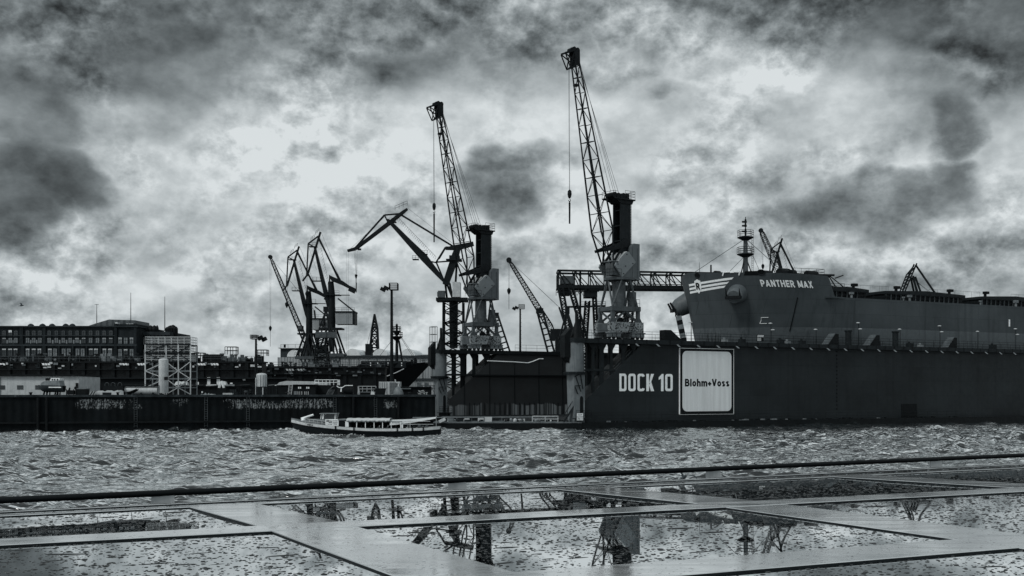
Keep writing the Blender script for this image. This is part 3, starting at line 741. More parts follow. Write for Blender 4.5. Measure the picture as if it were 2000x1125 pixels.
stroke_text('ship_name', 'PANTHER MAX', 1.12, lb-la, M['white'], ship, lambda x, z, k: hpa((la+lb)/2+x-z*.12, (za+zb)/2+z+(x/(lb-la))*(zb-za)-.05, .06+k*3), .21, .15, .42)
tp, zp = ship_t(1492.5, 626); mb = MB()
for a, b in (((-.45,-.5),(.5,-.5)), ((-.45,.5),(.5,.5)), ((-.45,-.5),(-.35,0)), ((-.35,0),(-.45,.5))): 
    p, q = hp(tp+a[0], zp+a[1], -1, .05), hp(tp+b[0], zp+b[1], -1, .05); mb.bar(p, q, .05, .07)
mb.build('load_mark', M['white'], ship)
# openings in the bulwark
def oval(px, py, rx, rz, name, mat, rim):
    t, z = ship_t(px, py); mb = MB(); n = 14
    l0 = arc_of(t, z); mb.add([hpa(l0+rx*math.cos(2*math.pi*i/n), z+rz*math.sin(2*math.pi*i/n), .04) for i in range(n)], [tuple(range(n))]); o = mb.build(name, M['rubber'], ship)
    mb = MB(); pts = [hpa(l0+rx*math.cos(2*math.pi*i/n), z+rz*math.sin(2*math.pi*i/n), .05) for i in range(n+1)]; mb.path(pts, .09, 5); mb.build('rim', mat, o)
oval(1361, 538, .42, .42, 'chock', M['dark'], 1); oval(1487, 532, .62, .42, 'chock', M['dark'], 1)
t, z = ship_t(1428.5, 534); mb = MB()
for a, b in (((-.85,-.35),(-.85,.25)), ((-.85,.3),(.85,.3)), ((.85,.25),(.85,-.35)), ((-.2,.2),(.2,.2))): mb.bar(hp(t+a[0],z+a[1],-1,.08), hp(t+b[0],z+b[1],-1,.08), .1, .22)
mb.build('fairlead_frame', M['white'], ship)
t, z = ship_t(1468, 533.5); MB().add([hp(t+a,z+b,-1,.05) for a, b in ((-.85,-.35),(.85,-.35),(.85,.35),(-.85,.35))], [(0,1,2,3)]).build('mooring_port', M['rubber'], ship)
t, z = ship_t(1553, 600); MB().bar(hp(t,z-4,-1,.05), hp(t,z+1.6,-1,.05), .12, .1).build('rubbing_streak', M['black'], ship)
# conical anchor bolsters with anchors
def bolster(p0, d, r0, r1, L, name):
    d = Vector(d).normalized(); q = p0+d*L; o = MB(); o.tube(p0-d*2.0, p0+d*L*.75, r0, r1*1.12, 24); o.tube(p0+d*L*.75, q, r1*1.12, r1*.86, 24); o = o.build('anchor_bolster', M['ship_cone'], ship, True, sharp=50)
    a = MB(); x = d.cross(Vector((0,0,1))).normalized(); y = x.cross(d); c = q+d*.15
    a.bar(c-d*1.4, c+d*.25, .45); a.bar(c-x*1.35+d*.2, c+x*1.35+d*.2, .55, .5)
    for sx in (-1, 1):
        a.prism([(0,0),(.55,.1),(.28,1.7)], lambda p: c+x*sx*(1.0+p[0]*.5)+y*p[1]*.9+d*.0, lambda p: c+x*sx*(1.0+p[0]*.5)+y*p[1]*.9+d*.35)
    a.build('anchor', M['black'], ship)
M['ship_cone'] = paint('bolster_paint', .10, .55, .2, streak=.4)
t, z = ship_t(1440, 574); p = hp(t, z); pn = hp(t, z, -1, 1.0)-p
bolster(p, Vector((pn.x-.25, pn.y, -.42)), 1.95, 1.25, 2.0, 'near')
p = hp(stem(20)+3.0, 21.2, 1); bolster(p+Vector((.4,-.6,0)), Vector((-.88, .42, -.50)), 2.2, 1.45, 3.2, 'far')
# foremast with platforms, stays, ladder
tm = BT+12.6; mz = 24.2
fm = MB(); fm.tube((tm,CW,mz), (tm,CW,32.6), .52, .36, 12); fm = fm.build('foremast', M['mid'], ship)
MB().tube((tm,CW,32.6), (tm,CW,36.2), .13, .07, 6).build('topmast', M['dark'], fm)
for z, r in ((29.6, 1.5), (32.6, 1.4)):
    o = MB().lathe([(.5,z-.6),(1.5,z-.1),(r,z-.05),(r,z+.05)], (tm,CW,0), 10).build('mast_platform', M['dark'], fm)
    ring = [Vector((tm+r*math.cos(2*math.pi*i/8), CW+r*math.sin(2*math.pi*i/8), z+.05)) for i in range(9)]
    MB().rail(ring, 1.15, 1.4, .035, 3).build('platform_railing', M['dark'], o)
mb = MB()
for z in (33.6, 34.6, 35.3): mb.box((tm-.25,CW,z), (.9,.3,.28)); mb.tube((tm,CW,z),(tm,CW,z+.5),.2,.15,8)
mb.build('navigation_lights', M['black'], fm)
MB().tube((tm-1.9,CW-.5,mz), (tm-.3,CW,28.6), .1, n=6).tube((tm+1.9,CW-.5,mz), (tm+.3,CW,28.6), .1, n=6).build('mast_leg', M['dark'], fm)
mb = MB(); mb.tube((tm,CW,32.4), hp(stem(25.4)+.3, 25.4), .045, n=4); mb.tube((tm,CW,29.4), (tm-7,CW-3,25), .045, n=4); mb.tube((tm,CW,32.4), (tm+5,CW-6,25), .045, n=4); mb.tube((tm,CW,32.4), (tm+6,CW+2,25), .045, n=4)
mb.build('stay_wires', M['cable'], fm)
mb = MB()
for k in range(20): mb.tube((tm+.95,CW-.55,24.4+k*.4), (tm+1.3,CW-.55,24.4+k*.4), .03, n=4)
for x in (.95, 1.3): mb.tube((tm+x,CW-.55,24.2), (tm+x,CW-.55,32.5), .035, n=4)
mb.build('mast_ladder', M['dark'], fm)
MB().tube((BT+2.3,CW-.5,24), (BT+2.1,CW-.5,27.6), .06, .03, 5).build('flag_pole', M['dark'], ship)
MB().tube((BT+5,CW,24), (BT+5,CW,27.3), .16, .14, 8).build('vent_post', M['dark'], ship)
for x, w, h, y in ((8.6,1.2,1.0,-5),(10,1.6,.9,-8),(14.2,2.0,1.6,-7),(15.8,.9,1.3,-8),(18.5,2.2,1.2,-9),(3.5,1,1.0,-3)):
    mb = MB(); mb.tube((BT+x,CW+y,24.9+h*.4), (BT+x+w,CW+y,24.9+h*.4), h*.62, n=12); mb.bx(BT+x-.1, BT+x+w+.1, CW+y-.6, CW+y+.6, 24.2, 24.6); mb.build('windlass', M['black'], ship)
MB().rail([hp(BT+12,24.3)+Vector((0,.3,0)), hp(BT+FE-.3,24.2)+Vector((0,.3,0)), Vector((BT+FE,CW,24.2))], 1.5, 1.4, .035, 3).build('forecastle_railing', M['dark'], ship)
# hatches and deck edge
MB().rail([(BT+FE+1.5, CW-HB+.2, 21.1), (BT+SL, CW-HB+.2, 21.1)], 1.0, 1.8, .02, 2).build('deck_railing', M['dark'], ship)
HT = [(BT+FE+2.5, 9.5), (BT+FE+16.5, 19.5), (BT+FE+41, 18), (BT+FE+64, 18)]
for i, (t0, L) in enumerate(HT):
    h = MB().bx(t0, t0+L, CW-HB+3.4, CW+HB-3.4, 20.9, 22.5).build('hatch_coaming', M['black'], ship)
    MB().xz([(t0-.3,22.52),(t0+L+.3,22.52),(t0+L+.3,23.0),(t0+L*.5,23.35),(t0-.3,23.0)], CW-HB+3.0, CW+HB-3.0).build('hatch_cover', M['dark'], h)
    mb = MB()
    for k in range(int(L/1.2)): mb.bx(t0+k*1.2, t0+k*1.2+.12, CW-HB+3.15, CW-HB+3.39, 20.9, 22.5)
    mb.build('coaming_stays', M['mid'], h)
    for k in range(5):
        x = random.uniform(t0-3, t0+L); s = random.uniform(.35,.8)
        m = MB(); m.tube((x,CW-HB+1.4,20.9), (x,CW-HB+1.4,21.3+s), s*.3, n=8); m.box((x,CW-HB+1.4,21.4+s), (s,s*.8,s*.6)); m.build('deck_vent', M['grey'] if random.random() < .3 else M['black'], ship)
    if i: 
        for x in (t0-1.8, t0+L*.45): m = MB(); m.tube((x,CW-6,20.9), (x,CW-6,24.4), .28, .28, 8); m.box((x+.25,CW-6,24.5), (1.1,.7,.5)); m.build('mushroom_vent', M['black'], ship)
        MB().rail([(t0-5, CW-4, 23.2), (t0+9, CW-4, 23.2)], 1.6, 2.4, .022, 1).build('hatch_railing', M['dark'], ship)
MB().bx(hp(BT+60,1).x, hp(BT+60,1).x+.35, CW-HB-.06, CW-HB-.01, 17.3, 18.6).build('draught_plate', M['white'], ship).location = (dock_pt(1970,9.2)-BT-60, 0, 0)

# ------------------------------------------------------------------ the two tall slewing cranes on the dock
M['crane_dark'] = paint('crane_dark_paint', .010, .6, .4, 1.0, rust=.30, rv=.03)
M['crane_mid'] = paint('crane_column_paint', .016, .6, .3, .8, rust=.30, rv=.05, streak=.3)
M['house'] = paint('machine_house_paint', .11, .55, .15, .8, streak=.35, rust=.24, rv=.03, rscale=4)
M['plate'] = paint('counterweight_paint', .20, .55, .12, .8, rust=.31, rv=.04, rscale=3.2)
M['leg_paint'] = paint('portal_leg_paint', .065, .55, .3, 1, streak=.5, rust=.33, rv=.05)
def dock_crane(name_label, px, w, hook_z, rod, sc, psi):
    t = dock_pt(px, w); c, s = math.cos(PHI), math.sin(PHI)
    base = (9.13+c*t-s*w, 150+s*t+c*w, 12.56)
    g = empty('slewing_crane', base, name_label, 'crane', 'tall slewing cranes on the floating dock', PHI, sc)
    # travelling portal, square to the dock
    HX, HY = 2.8, 1.75
    for sx in (-1, 1):
        for sy in (-1, 1):
            b = MB()
            for k in (-1, 0, 1): b.bx(sx*HX*.72+k*.75-.3, sx*HX*.72+k*.75+.3, sy*HY-.22, sy*HY+.22, .32, .8)
            b.bx(sx*HX*.72-1.2, sx*HX*.72+1.2, sy*HY-.3, sy*HY+.3, .8, 1.0); b = b.build('bogie', M['grey'], g)
            for k in (-1, 0, 1):
                MB().tube((sx*HX*.72+k*.75, sy*HY-.16, .26), (sx*HX*.72+k*.75, sy*HY+.16, .26), .26, n=12).build('wheel', M['black'], b)
    for sy in (-1, 1): MB().bx(-HX, HX, sy*HY-.42, sy*HY+.42, 1.0, 2.45).build('sill_beam', M['patchy'], g)
    for sx in (-1, 1): MB().bx(sx*(HX-.3)-.35, sx*(HX-.3)+.35, -HY+.421, HY-.421, 1.05, 2.3).build('cross_sill', M['leg_paint'], g)
    for sx in (-1, 1):
        for sy in (-1, 1):
            x, y = sx*2.15, sy*1.65
            MB().bar((x,y,2.4), (x,y,4.1), .46, .46).build('portal_leg', M['leg_paint'], g)
            MB().xz([(x-.6,2.452),(x+.6,2.452),(x+.3,3.0),(x-.3,3.0)], y-.2, y+.2).build('leg_foot', M['leg_paint'], g)
    for sy in (-1, 1):
        for sx in (-1, 1): MB().bar((sx*1.95,sy*1.65,2.6), (sx*.1,sy*1.65,4.0), .26, .26).build('portal_brace', M['leg_paint'], g)
        MB().bx(-2.45, 2.45, sy*1.7-.28, sy*1.7+.28, 4.05, 4.72).build('portal_beam', M['leg_paint'], g)
    for sx in (-1, 1):
        MB().bx(sx*2.1-.25, sx*2.1+.25, -1.4, 1.4, 4.1, 4.7).build('portal_beam', M['leg_paint'], g)
        MB().bar((sx*2.1,-1.4,2.6), (sx*2.1,1.4,4.0), .22, .22).build('portal_brace', M['leg_paint'], g)
    for k in range(4):
        x, y = ((-2.1,-1.6),(2.1,-1.6),(2.1,1.6),(-2.1,1.6))[k]
        for da in (-32, 32):
            a = math.atan2(y, x)+R(da); MB().tube((x,y,4.7), (1.95*math.cos(a),1.95*math.sin(a),8.55), .15, .13, 7).build('tower_strut', M['leg_paint'], g)
    MB().lathe([(1.05,4.5),(1.0,5.2),(.95,8.4)], n=20).build('king_pillar', M['mid'], g, True)
    MB().lathe([(2.05,8.5),(2.25,8.55),(2.25,8.85),(1.5,8.95)], n=28).build('slewing_ring', M['leg_paint'], g, True)
    mb = MB(); mb.rail([(-2.3,-1.9,4.72),(2.3,-1.9,4.72)], 1.05, 1.1, .03); mb.bx(1.2,2.1,-1.3,-.5,4.73,6.9)
    mb.build('service_locker', M['mid'], g)
    mb = MB()
    for k in range(13): mb.tube((.2+k*.1,-2.25,1.0+k*.28), (.75+k*.1,-2.25,1.0+k*.28), .03, n=4)
    mb.tube((.2,-2.25,1.0),(1.4,-2.25,4.7),.04,n=4); mb.tube((.75,-2.25,1.0),(1.95,-2.25,4.7),.04,n=4)
    mb.build('access_ladder', M['dark'], g)
    mb = MB()                                          # cable drum between the legs
    for k in range(20):
        a0, a1 = 2*math.pi*k/20, 2*math.pi*(k+1)/20
        for y in (.4, .9): mb.tube((.6+1.15*math.cos(a0),y,2.9+1.15*math.sin(a0)), (.6+1.15*math.cos(a1),y,2.9+1.15*math.sin(a1)), .07, n=4)
        if k % 2: mb.tube((.6,.65,2.9), (.6+1.15*math.cos(a0),.4,2.9+1.15*math.sin(a0)), .05, n=4)
    mb.tube((.6,.3,2.9),(.6,1.0,2.9),.4,n=10); mb.build('cable_drum', M['dark'], g)
    # slewing upper works: forward f, side q towards the river
    ang = psi-PHI; f = Vector((math.cos(ang), math.sin(ang), 0)); q = Vector((-f.y, f.x, 0))
    def P(a, b, z): return f*a+q*b+Vector((0,0,z))
    def slab(mb, poly, b0, b1): return mb.prism(poly, lambda p: P(p[0],b0,p[1]), lambda p: P(p[0],b1,p[1]))
    def blk(mb, a0, a1, b0, b1, z0, z1): return slab(mb, [(a0,z0),(a1,z0),(a1,z1),(a0,z1)], b0, b1)
    ho = slab(MB(), [(-2.7,8.6),(-.9,8.96),(1.25,8.96),(1.25,11.1),(-.1,12.5),(-1.0,12.5),(-1.0,13.4),(-1.5,13.9),(-2.7,13.9)], -1.5, 1.5).build('machine_house', M['house'], g)
    slab(MB(), [(1.3,11.14),(-.1,12.58),(-.1,12.66),(1.36,11.2)], -1.52, 1.52).build('house_roof', M['light'], ho)
    for a in (-2.2, -1.2): blk(MB(), a-.02, a+.02, 1.501, 1.515, 8.9, 13.3).build('house_seam', M['dark'], ho)
    pl = []; th = R(-41)
    for x, z in ((-1.85,-1.12),(1.75,-1.12),(1.75,1.0),(1.3,1.22),(.95,.78),(.5,1.12),(-1.2,1.12),(-1.65,.9)):
        pl.append((.45+x*math.cos(th)-z*math.sin(th), 10.85+x*math.sin(th)+z*math.cos(th)))
    pl = [(2*.45-a, z) for a, z in pl] if False else pl
    for b in (1.56, -1.76): slab(MB(), pl, b, b+.2).build('counterweight_plate', M['plate'], g)
    mb = MB()
    for x, z in ((-1.2,-.9),(1.2,-.9),(1.2,.8),(-1.1,.8),(.2,-.3)): c0 = P(.45+x*math.cos(th)-z*math.sin(th), 1.76, 10.85+x*math.sin(th)+z*math.cos(th)); mb.tube(c0, c0+q*.05, .09, n=8)
    mb.build('plate_bolts', M['black'], g)
    cb = blk(MB(), 1.26, 2.55, -.1, 1.45, 9.15, 11.05).build('operator_cabin', M['mid'], g)
    for k in range(3): blk(MB(), 1.36+k*.4, 1.70+k*.4, 1.46, 1.475, 9.75, 10.85).build('cabin_window', M['glass'], cb)
    for k in range(3): blk(MB(), 2.56, 2.575, .0+k*.48, .40+k*.48, 9.75, 10.85).build('cabin_window', M['glass'], cb)
    blk(MB(), 1.1, 2.8, -.3, 1.65, 11.06, 11.14).build('cabin_roof', M['grey'], cb)
    MB().rail([P(1.3,1.9,9.0),P(3.0,1.9,9.0),P(3.0,-.3,9.0)], 1.0, .8, .025, 2).build('cabin_railing', M['dark'], cb)
    # column: a channel open towards the jib
    col = slab(MB(), [(-1.6,12.4),(.45,12.4),(.45,19.9),(-1.6,19.9)], .62, .82); slab(col, [(-1.6,12.4),(.45,12.4),(.45,19.9),(-1.6,19.9)], -.82, -.62); blk(col, -1.6, -1.4, -.619, .619, 12.4, 19.9)
    col = col.build('crane_column', M['crane_mid'], g)
    for z in (14.2, 16.4, 18.6): blk(MB(), -1.39, .3, -.6, .6, z, z+.16).build('column_diaphragm', M['crane_mid'], col)
    mb = MB()
    for k in range(20): p = P(-1.75, .3, 12.8+k*.36); mb.tube(p, p+q*.45, .025, n=4)
    for b in (.3, .75): mb.tube(P(-1.75,b,12.6), P(-1.75,b,20), .03, n=4)
    mb.build('column_ladder', M['crane_dark'], col)
    pf = slab(MB(), [(-2.1,20.12),(2.0,20.12),(2.3,20.3),(-2.1,20.3),(-2.1,20.2)], -1.25, 1.25); slab(pf, [(-1.7,19.6),(.6,19.6),(1.5,20.12),(-1.95,20.12)], -1.0, 1.0)
    pf = pf.build('top_platform', M['crane_dark'], g)
    mb = MB(); mb.rail([P(-2.05,-1.2,20.3),P(-2.05,1.2,20.3),P(-.1,1.2,20.3)], 1.15, .8, .028, 3); mb.rail([P(-2.05,-1.2,20.3),P(.2,-1.2,20.3)], 1.15, .8, .028, 3); mb.rail([P(1.3,1.2,20.3),P(2.2,1.2,20.3),P(2.2,-1.2,20.3)], .9, .8, .028, 2)
    mb.build('platform_railing', M['crane_dark'], pf)
    mb = MB()
    for a, r in ((1.5,.42),(.7,.36),(-.2,.44)): mb.tube(P(a,-.8,20.72), P(a,.8,20.72), r, n=12)
    blk(mb, -1.2, -.7, -.9, .9, 20.3, 21.1); blk(mb, .1, .4, -.9, .9, 20.3, 20.9); blk(mb, 1.0, 1.2, -.9, .9, 20.3, 21.0); mb.build('luffing_winch', M['crane_dark'], pf)
    for b in (.95, -.95):
        slab(MB(), [(-1.0,13.4),(0,13.2),(3.7,12.35),(3.85,12.7),(.6,14.0),(-.2,14.6),(-1.3,14.2)], b-.12, b+.12).build('jib_stop_beam', M['crane_dark'], g)
        MB().bar(P(.3,b,13.3), P(2.0,b,10.9), .2, .3).build('jib_support', M['crane_dark'], g)
    # jib: four chords, bellied lower part, tapering to the head
    A0, Z0, A1, Z1 = 2.25, 10.7, 8.35, 38.2
    d = Vector((A1-A0, Z1-Z0)).normalized(); nrm2 = Vector((d.y, -d.x))    # forward-down normal in the luffing plane
    def sec(k):
        ctr = Vector((A0+(A1-A0)*k, Z0+(Z1-Z0)*k))
        dep = .35+(2.3-.35)*k/.17 if k < .17 else 2.3+(.75-2.3)*(k-.17)/.83
        wid = 2.0 if k < .17 else 2.0+(.85-2.0)*(k-.17)/.83
        return [P(ctr.x+nrm2.x*dep/2*sa, wid/2*sb, ctr.y+nrm2.y*dep/2*sa) for sa, sb in ((1,1),(1,-1),(-1,-1),(-1,1))]
    ks = [0, .085, .17]+[.17+.83*(1-(1-i/10)**1.12) for i in range(1, 11)]
    jb = MB(); dg = MB()
    for i, (k0, k1) in enumerate(zip(ks, ks[1:])):
        a, b = sec(k0), sec(k1)
        for p, r in zip(a, b): jb.tube(p, r, .105 if k0 > .5 else .125, n=6)
        for j in range(4):
            j2 = (j+1) % 4
            if (i+j) % 2: dg.tube(a[j], b[j2], .055, n=4)
            else: dg.tube(a[j2], b[j], .055, n=4)
            if i % 2 == 0 or j in (0, 2): dg.tube(b[j], b[j2], .055, n=4)
    jb = jb.build('jib_chords', M['crane_dark'], g); dg.build('jib_lacing', M['crane_dark'], jb)
    # jib head with sheaves and nose
    hd = MB()
    for b in (.48, -.48):
        slab(hd, [(7.95,38.1),(8.9,38.0),(9.0,40.0),(8.0,40.3)], b-.05, b+.05)
        for p0, p1 in (((8.9,40.0),(10.6,39.3)), ((10.6,39.3),(9.6,37.4)), ((9.6,37.4),(8.8,38.0)), ((9.0,39.9),(9.6,37.4)), ((8.9,38.6),(10.6,39.3)), ((9.6,37.4),(8.0,38.1))): hd.bar(P(p0[0],b,p0[1]), P(p1[0],b*.9,p1[1]), .13, .13)
        hd.bar(P(8.9,b,40.1), P(10.6,b*.9,39.35), .16, .26)
    hd.bar(P(10.6,-.45,39.3), P(10.6,.45,39.3), .14); hd.bar(P(9.6,-.45,37.4), P(9.6,.45,37.4), .14)
    hd = hd.build('jib_head', M['crane_dark'], jb)
    for a, z, r in ((8.2,40.2,.38),(8.8,40.25,.36),(9.3,40.05,.3)): MB().tube(P(a,-.35,z), P(a,.35,z), r, n=14).build('sheave', M['crane_dark'], hd)
    blk(MB(), 8.0, 8.6, -.25, .25, 35.2, 35.5).build('head_lamp', M['crane_dark'], hd)
    mb = MB()
    for b, a0 in ((.3,1.2),(-.3,1.2),(.12,.6),(-.12,-.2)): mb.tube(P(a0,b,20.9), P(8.3,b,39.9), .028, n=4)
    mb.build('luffing_ropes', M['cable'], g)
    mb = MB()
    for b in (.09, -.09): mb.tube(P(9.55,b,37.5), P(9.45,b*.5,hook_z+.6), .024, n=4)
    mb.build('hoist_ropes', M['cable'], g)
    h = MB(); c0 = P(9.45,0,hook_z); h.lathe([(.06,.75),(.26,.55),(.30,.1),(.22,-.3),(.08,-.5)], c0, 10)
    h = h.build('hook_block', M['crane_dark'], g)
    mb = MB(); pts = [c0+Vector((0,0,-.5))+Vector((.16*math.sin(R(x)), 0, -.25+.16*math.cos(R(x)))) for x in range(0, 300, 40)]; mb.path(pts, .05, 5); mb.build('hook', M['crane_dark'], h)
    mb = MB(); mb.tube(c0+Vector((0,0,-.85)), c0+Vector((0,0,-1.1)), .09, n=6); mb.tube(c0+Vector((0,0,-1.1)), c0+Vector((0,0,-1.1-rod)), .14, .11, 7); mb.build('lifting_rod', M['crane_dark'], h)
    return g
dock_crane('tallest slewing crane, on the near dock wall above the tower, jib tip highest', 1209, 2.15, 19.9, 2.9, .985, R(180+38))
dock_crane('slewing crane on the far dock wall, its column left of the small dark cloud', 939, FW+2.2, 23.2, 4.6, 1.07, R(180+38))

# ------------------------------------------------------------------ double-link jib cranes
def link_crane(label, bx, by, d, k, ground, group='double-link jib cranes', hookdrop=34, lower=True, house=True, dark='crane_dark'):
    s = d/F*k                                            # metres per drawing unit
    root = at(bx, by, d); base = Vector((root.x, d, ground))
    g = empty('double_link_crane', base, label, 'crane', group)
    def q(x, y, o=0.0): return Vector((x*s, o, root.z-ground-y*s))
    D = M[dark]
    def br(name, a, b, w, w2=None, o=0.0, mat=None):
        return MB().bar(q(*a, o), q(*b, o), w*s, (w2 or w)*s, up=(0,1,0)).build(name, mat or D, g)
    c = MB(); c.tube(q(0,-52), q(0,-118), 7.4*s, 6.6*s, 16); c.tube(q(0,-118), q(-2,-147), 7*s, 5.6*s, 12); c = c.build('crane_column', D, g, True)
    MB().tube(q(0,-50), q(0,-10), 7*s, 5*s, 14).build('slewing_pillar', D, g, True)
    pf = MB().bx(q(-12,0).x, q(17,0).x, -1.6, 1.6, q(0,-121).z, q(0,-119.5).z); pf.bx(q(8,0).x, q(35,0).x, -.6, .6, q(0,-121).z, q(0,-120).z); pf = pf.build('column_platform', D, g)
    MB().rail([q(-12,-121,-1.5), q(16,-121,-1.5)], 1.1, 1.2, .035).build('platform_railing', D, pf)
    # counterweight lever
    lv = MB()
    for o in (-.8, .8): lv.prism([(-5,-160),(3,-156),(22,-148),(42,-134),(40,-130),(18,-141),(0,-148)], lambda p: q(p[0],p[1],o-.2), lambda p: q(p[0],p[1],o+.2))
    lv = lv.build('balance_lever', D, g)
    MB().box(q(40,-131), (12*s,2.4,10*s), Matrix.Rotation(R(26),3,'Y')).build('counterweight', D, lv)
    br('lever_link', (-4,-158), (-5,-122), 2.6)
    # main jib, a tapering box
    j = MB(); prof = [(0,-80,4),(-5,-95,6),(-11,-122,8.5),(-19,-155,6.5),(-27,-188,5.0),(-33,-214,3.5)]
    for (x0,y0,w0), (x1,y1,w1) in zip(prof, prof[1:]):
        a, b = q(x0,y0), q(x1,y1); dv = (b-a).normalized(); n = Vector((dv.z,0,-dv.x)); h0, h1 = w0*s/2, w1*s/2; t = .7
        j.add([a+n*h0+Vector((0,-t,0)), a+n*h0+Vector((0,t,0)), a-n*h0+Vector((0,t,0)), a-n*h0+Vector((0,-t,0)), b+n*h1+Vector((0,-t,0)), b+n*h1+Vector((0,t,0)), b-n*h1+Vector((0,t,0)), b-n*h1+Vector((0,-t,0))],
              [(0,1,2,3),(7,6,5,4),(0,4,5,1),(1,5,6,2),(2,6,7,3),(3,7,4,0)])
    j = j.build('main_jib', D, g)
    for x, y in ((-24,-148),(-31,-215)):
        p = MB(); c0 = q(x-5,y); p.box(c0, (15*s,1.8,1.4*s)); p.rail([c0+Vector((-7*s,-.9,0)), c0+Vector((7*s,-.9,0))], 7*s, 1.2, .04); p.build('jib_platform', D, j)
    mb = MB()
    for i in range(16): p = ln(q(-9,-130), q(-26,-208), i/15); mb.tube(p+Vector((.5,-.8,0)), p+Vector((.9,-.8,.7)), .03, n=4)
    mb.tube(q(-9,-130,-.8)+Vector((.9,0,.7)), q(-26,-208,-.8)+Vector((.9,0,.7)), .035, n=4); mb.build('jib_walkway_rail', D, j)
    # fly jib over the head
    br('fly_jib', (-22,-244), (-48,-158), 3.6, 3.6)
    for a, b, w in (((-46,-221),(-49,-160),2.4), ((-46,-221),(-26,-236),2.6), ((-46,-221),(-33,-214),2.2), ((-48,-160),(-57,-148),3.0), ((-25,-232),(16,-146),3.0), ((-25,-228),(17,-150),2.2)): br('fly_jib_strut', a, b, w)
    for x, y in ((-27,-238),(-36,-226)): MB().rail([q(x-4,y,-.7), q(x+3,y-6,-.7)], 6*s, .8, .035).build('head_railing', D, g)
    mb = MB(); mb.tube(q(-21,-244), q(18,-148), .03, n=4); mb.tube(q(-47,-220), q(-30,-170), .03, n=4)
    for x in (-50, -47): mb.tube(q(x,-158), q(x,-158+hookdrop), .03, n=4)
    mb.build('hoist_ropes', M['cable'], g)
    c0 = q(-48.5,-158+hookdrop); h = MB(); h.lathe([(.1,.6),(.55,.2),(.5,-.4),(.12,-1.2)], c0, 10); h.build('hook_block', D, g)
    if house:
        ho = MB().bx(q(10,0).x, q(47,0).x, -2.6, 2.6, q(0,-63).z, q(0,-85).z).build('machine_house', M['louvre'], g)
        MB().bx(q(9,0).x, q(48,0).x, -2.8, 2.8, q(0,-85.1).z, q(0,-88).z).build('house_roof', D, ho)
        MB().bx(q(43,0).x, q(47.3,0).x, -2.68, 2.68, q(0,-62.5).z, q(0,-85).z).build('house_end', D, ho)
        br('house_tie', (12,-114), (46,-87), 2.6)
        MB().rail([q(10,-88,-2.6), q(47,-88,-2.6)], 1.0, 1.6, .035).build('roof_railing', D, ho)
        cb = MB().bx(q(-22,0).x, q(-12,0).x, -2.4, 0, q(0,-60).z, q(0,-72).z).build('operator_cabin', D, g); MB().bx(q(-21,0).x, q(-13,0).x, -2.44, -2.41, q(0,-64).z, q(0,-71).z).build('cabin_window', M['glass'], cb)
    MB().bx(q(-22,0).x, q(22,0).x, -2.8, 2.8, q(0,-53).z, q(0,-56).z).build('upper_platform', D, g)
    if lower:
        for o in (-3.2, 3.2):
            for x0, x1 in ((-7,-23),(-3,8),(3,-8),(7,23)): MB().tube(q(x0,-53,o*.8), q(x1,-6,o), .34, .26, 7).build('portal_leg', M['crane_mid'], g)
            MB().bx(q(-26,0).x, q(26,0).x, o-.6, o+.6, q(0,-6).z, q(0,0).z).build('portal_sill', M['mid'], g)
            for x0, x1 in ((-3,-14),(3,14),(-14,-3),(14,3)): MB().bar(q(x0,0,o), Vector((q(x1,0).x, o, .02)), .45).build('lower_leg', M['mid'], g)
        MB().rail([q(-26,-6,-3.8), q(26,-6,-3.8)], 1.1, 1.6, .035).build('sill_railing', D, g)
        for x in (-18, 19): MB().tube(q(x,-6,-3), q(x,-16,-3), .3, n=8).build('cable_reel', D, g)
    else:
        MB().tube(q(0,-10), Vector((0,0,0)), 6*s, 8*s, 12).build('lower_column', D, g)
    return g
link_crane('double-link crane with louvred house, highest of the left-hand pair', 648, 697, 319, 1.0, 11.9)
link_crane('double-link crane left of its taller twin, beside the far lattice jib', 604, 702, 322, .905, 11.9, hookdrop=38)
link_crane('double-link crane head rising behind the bulk carrier forecastle', 1548, 690, 335, .92, 4.2, lower=False, house=False)

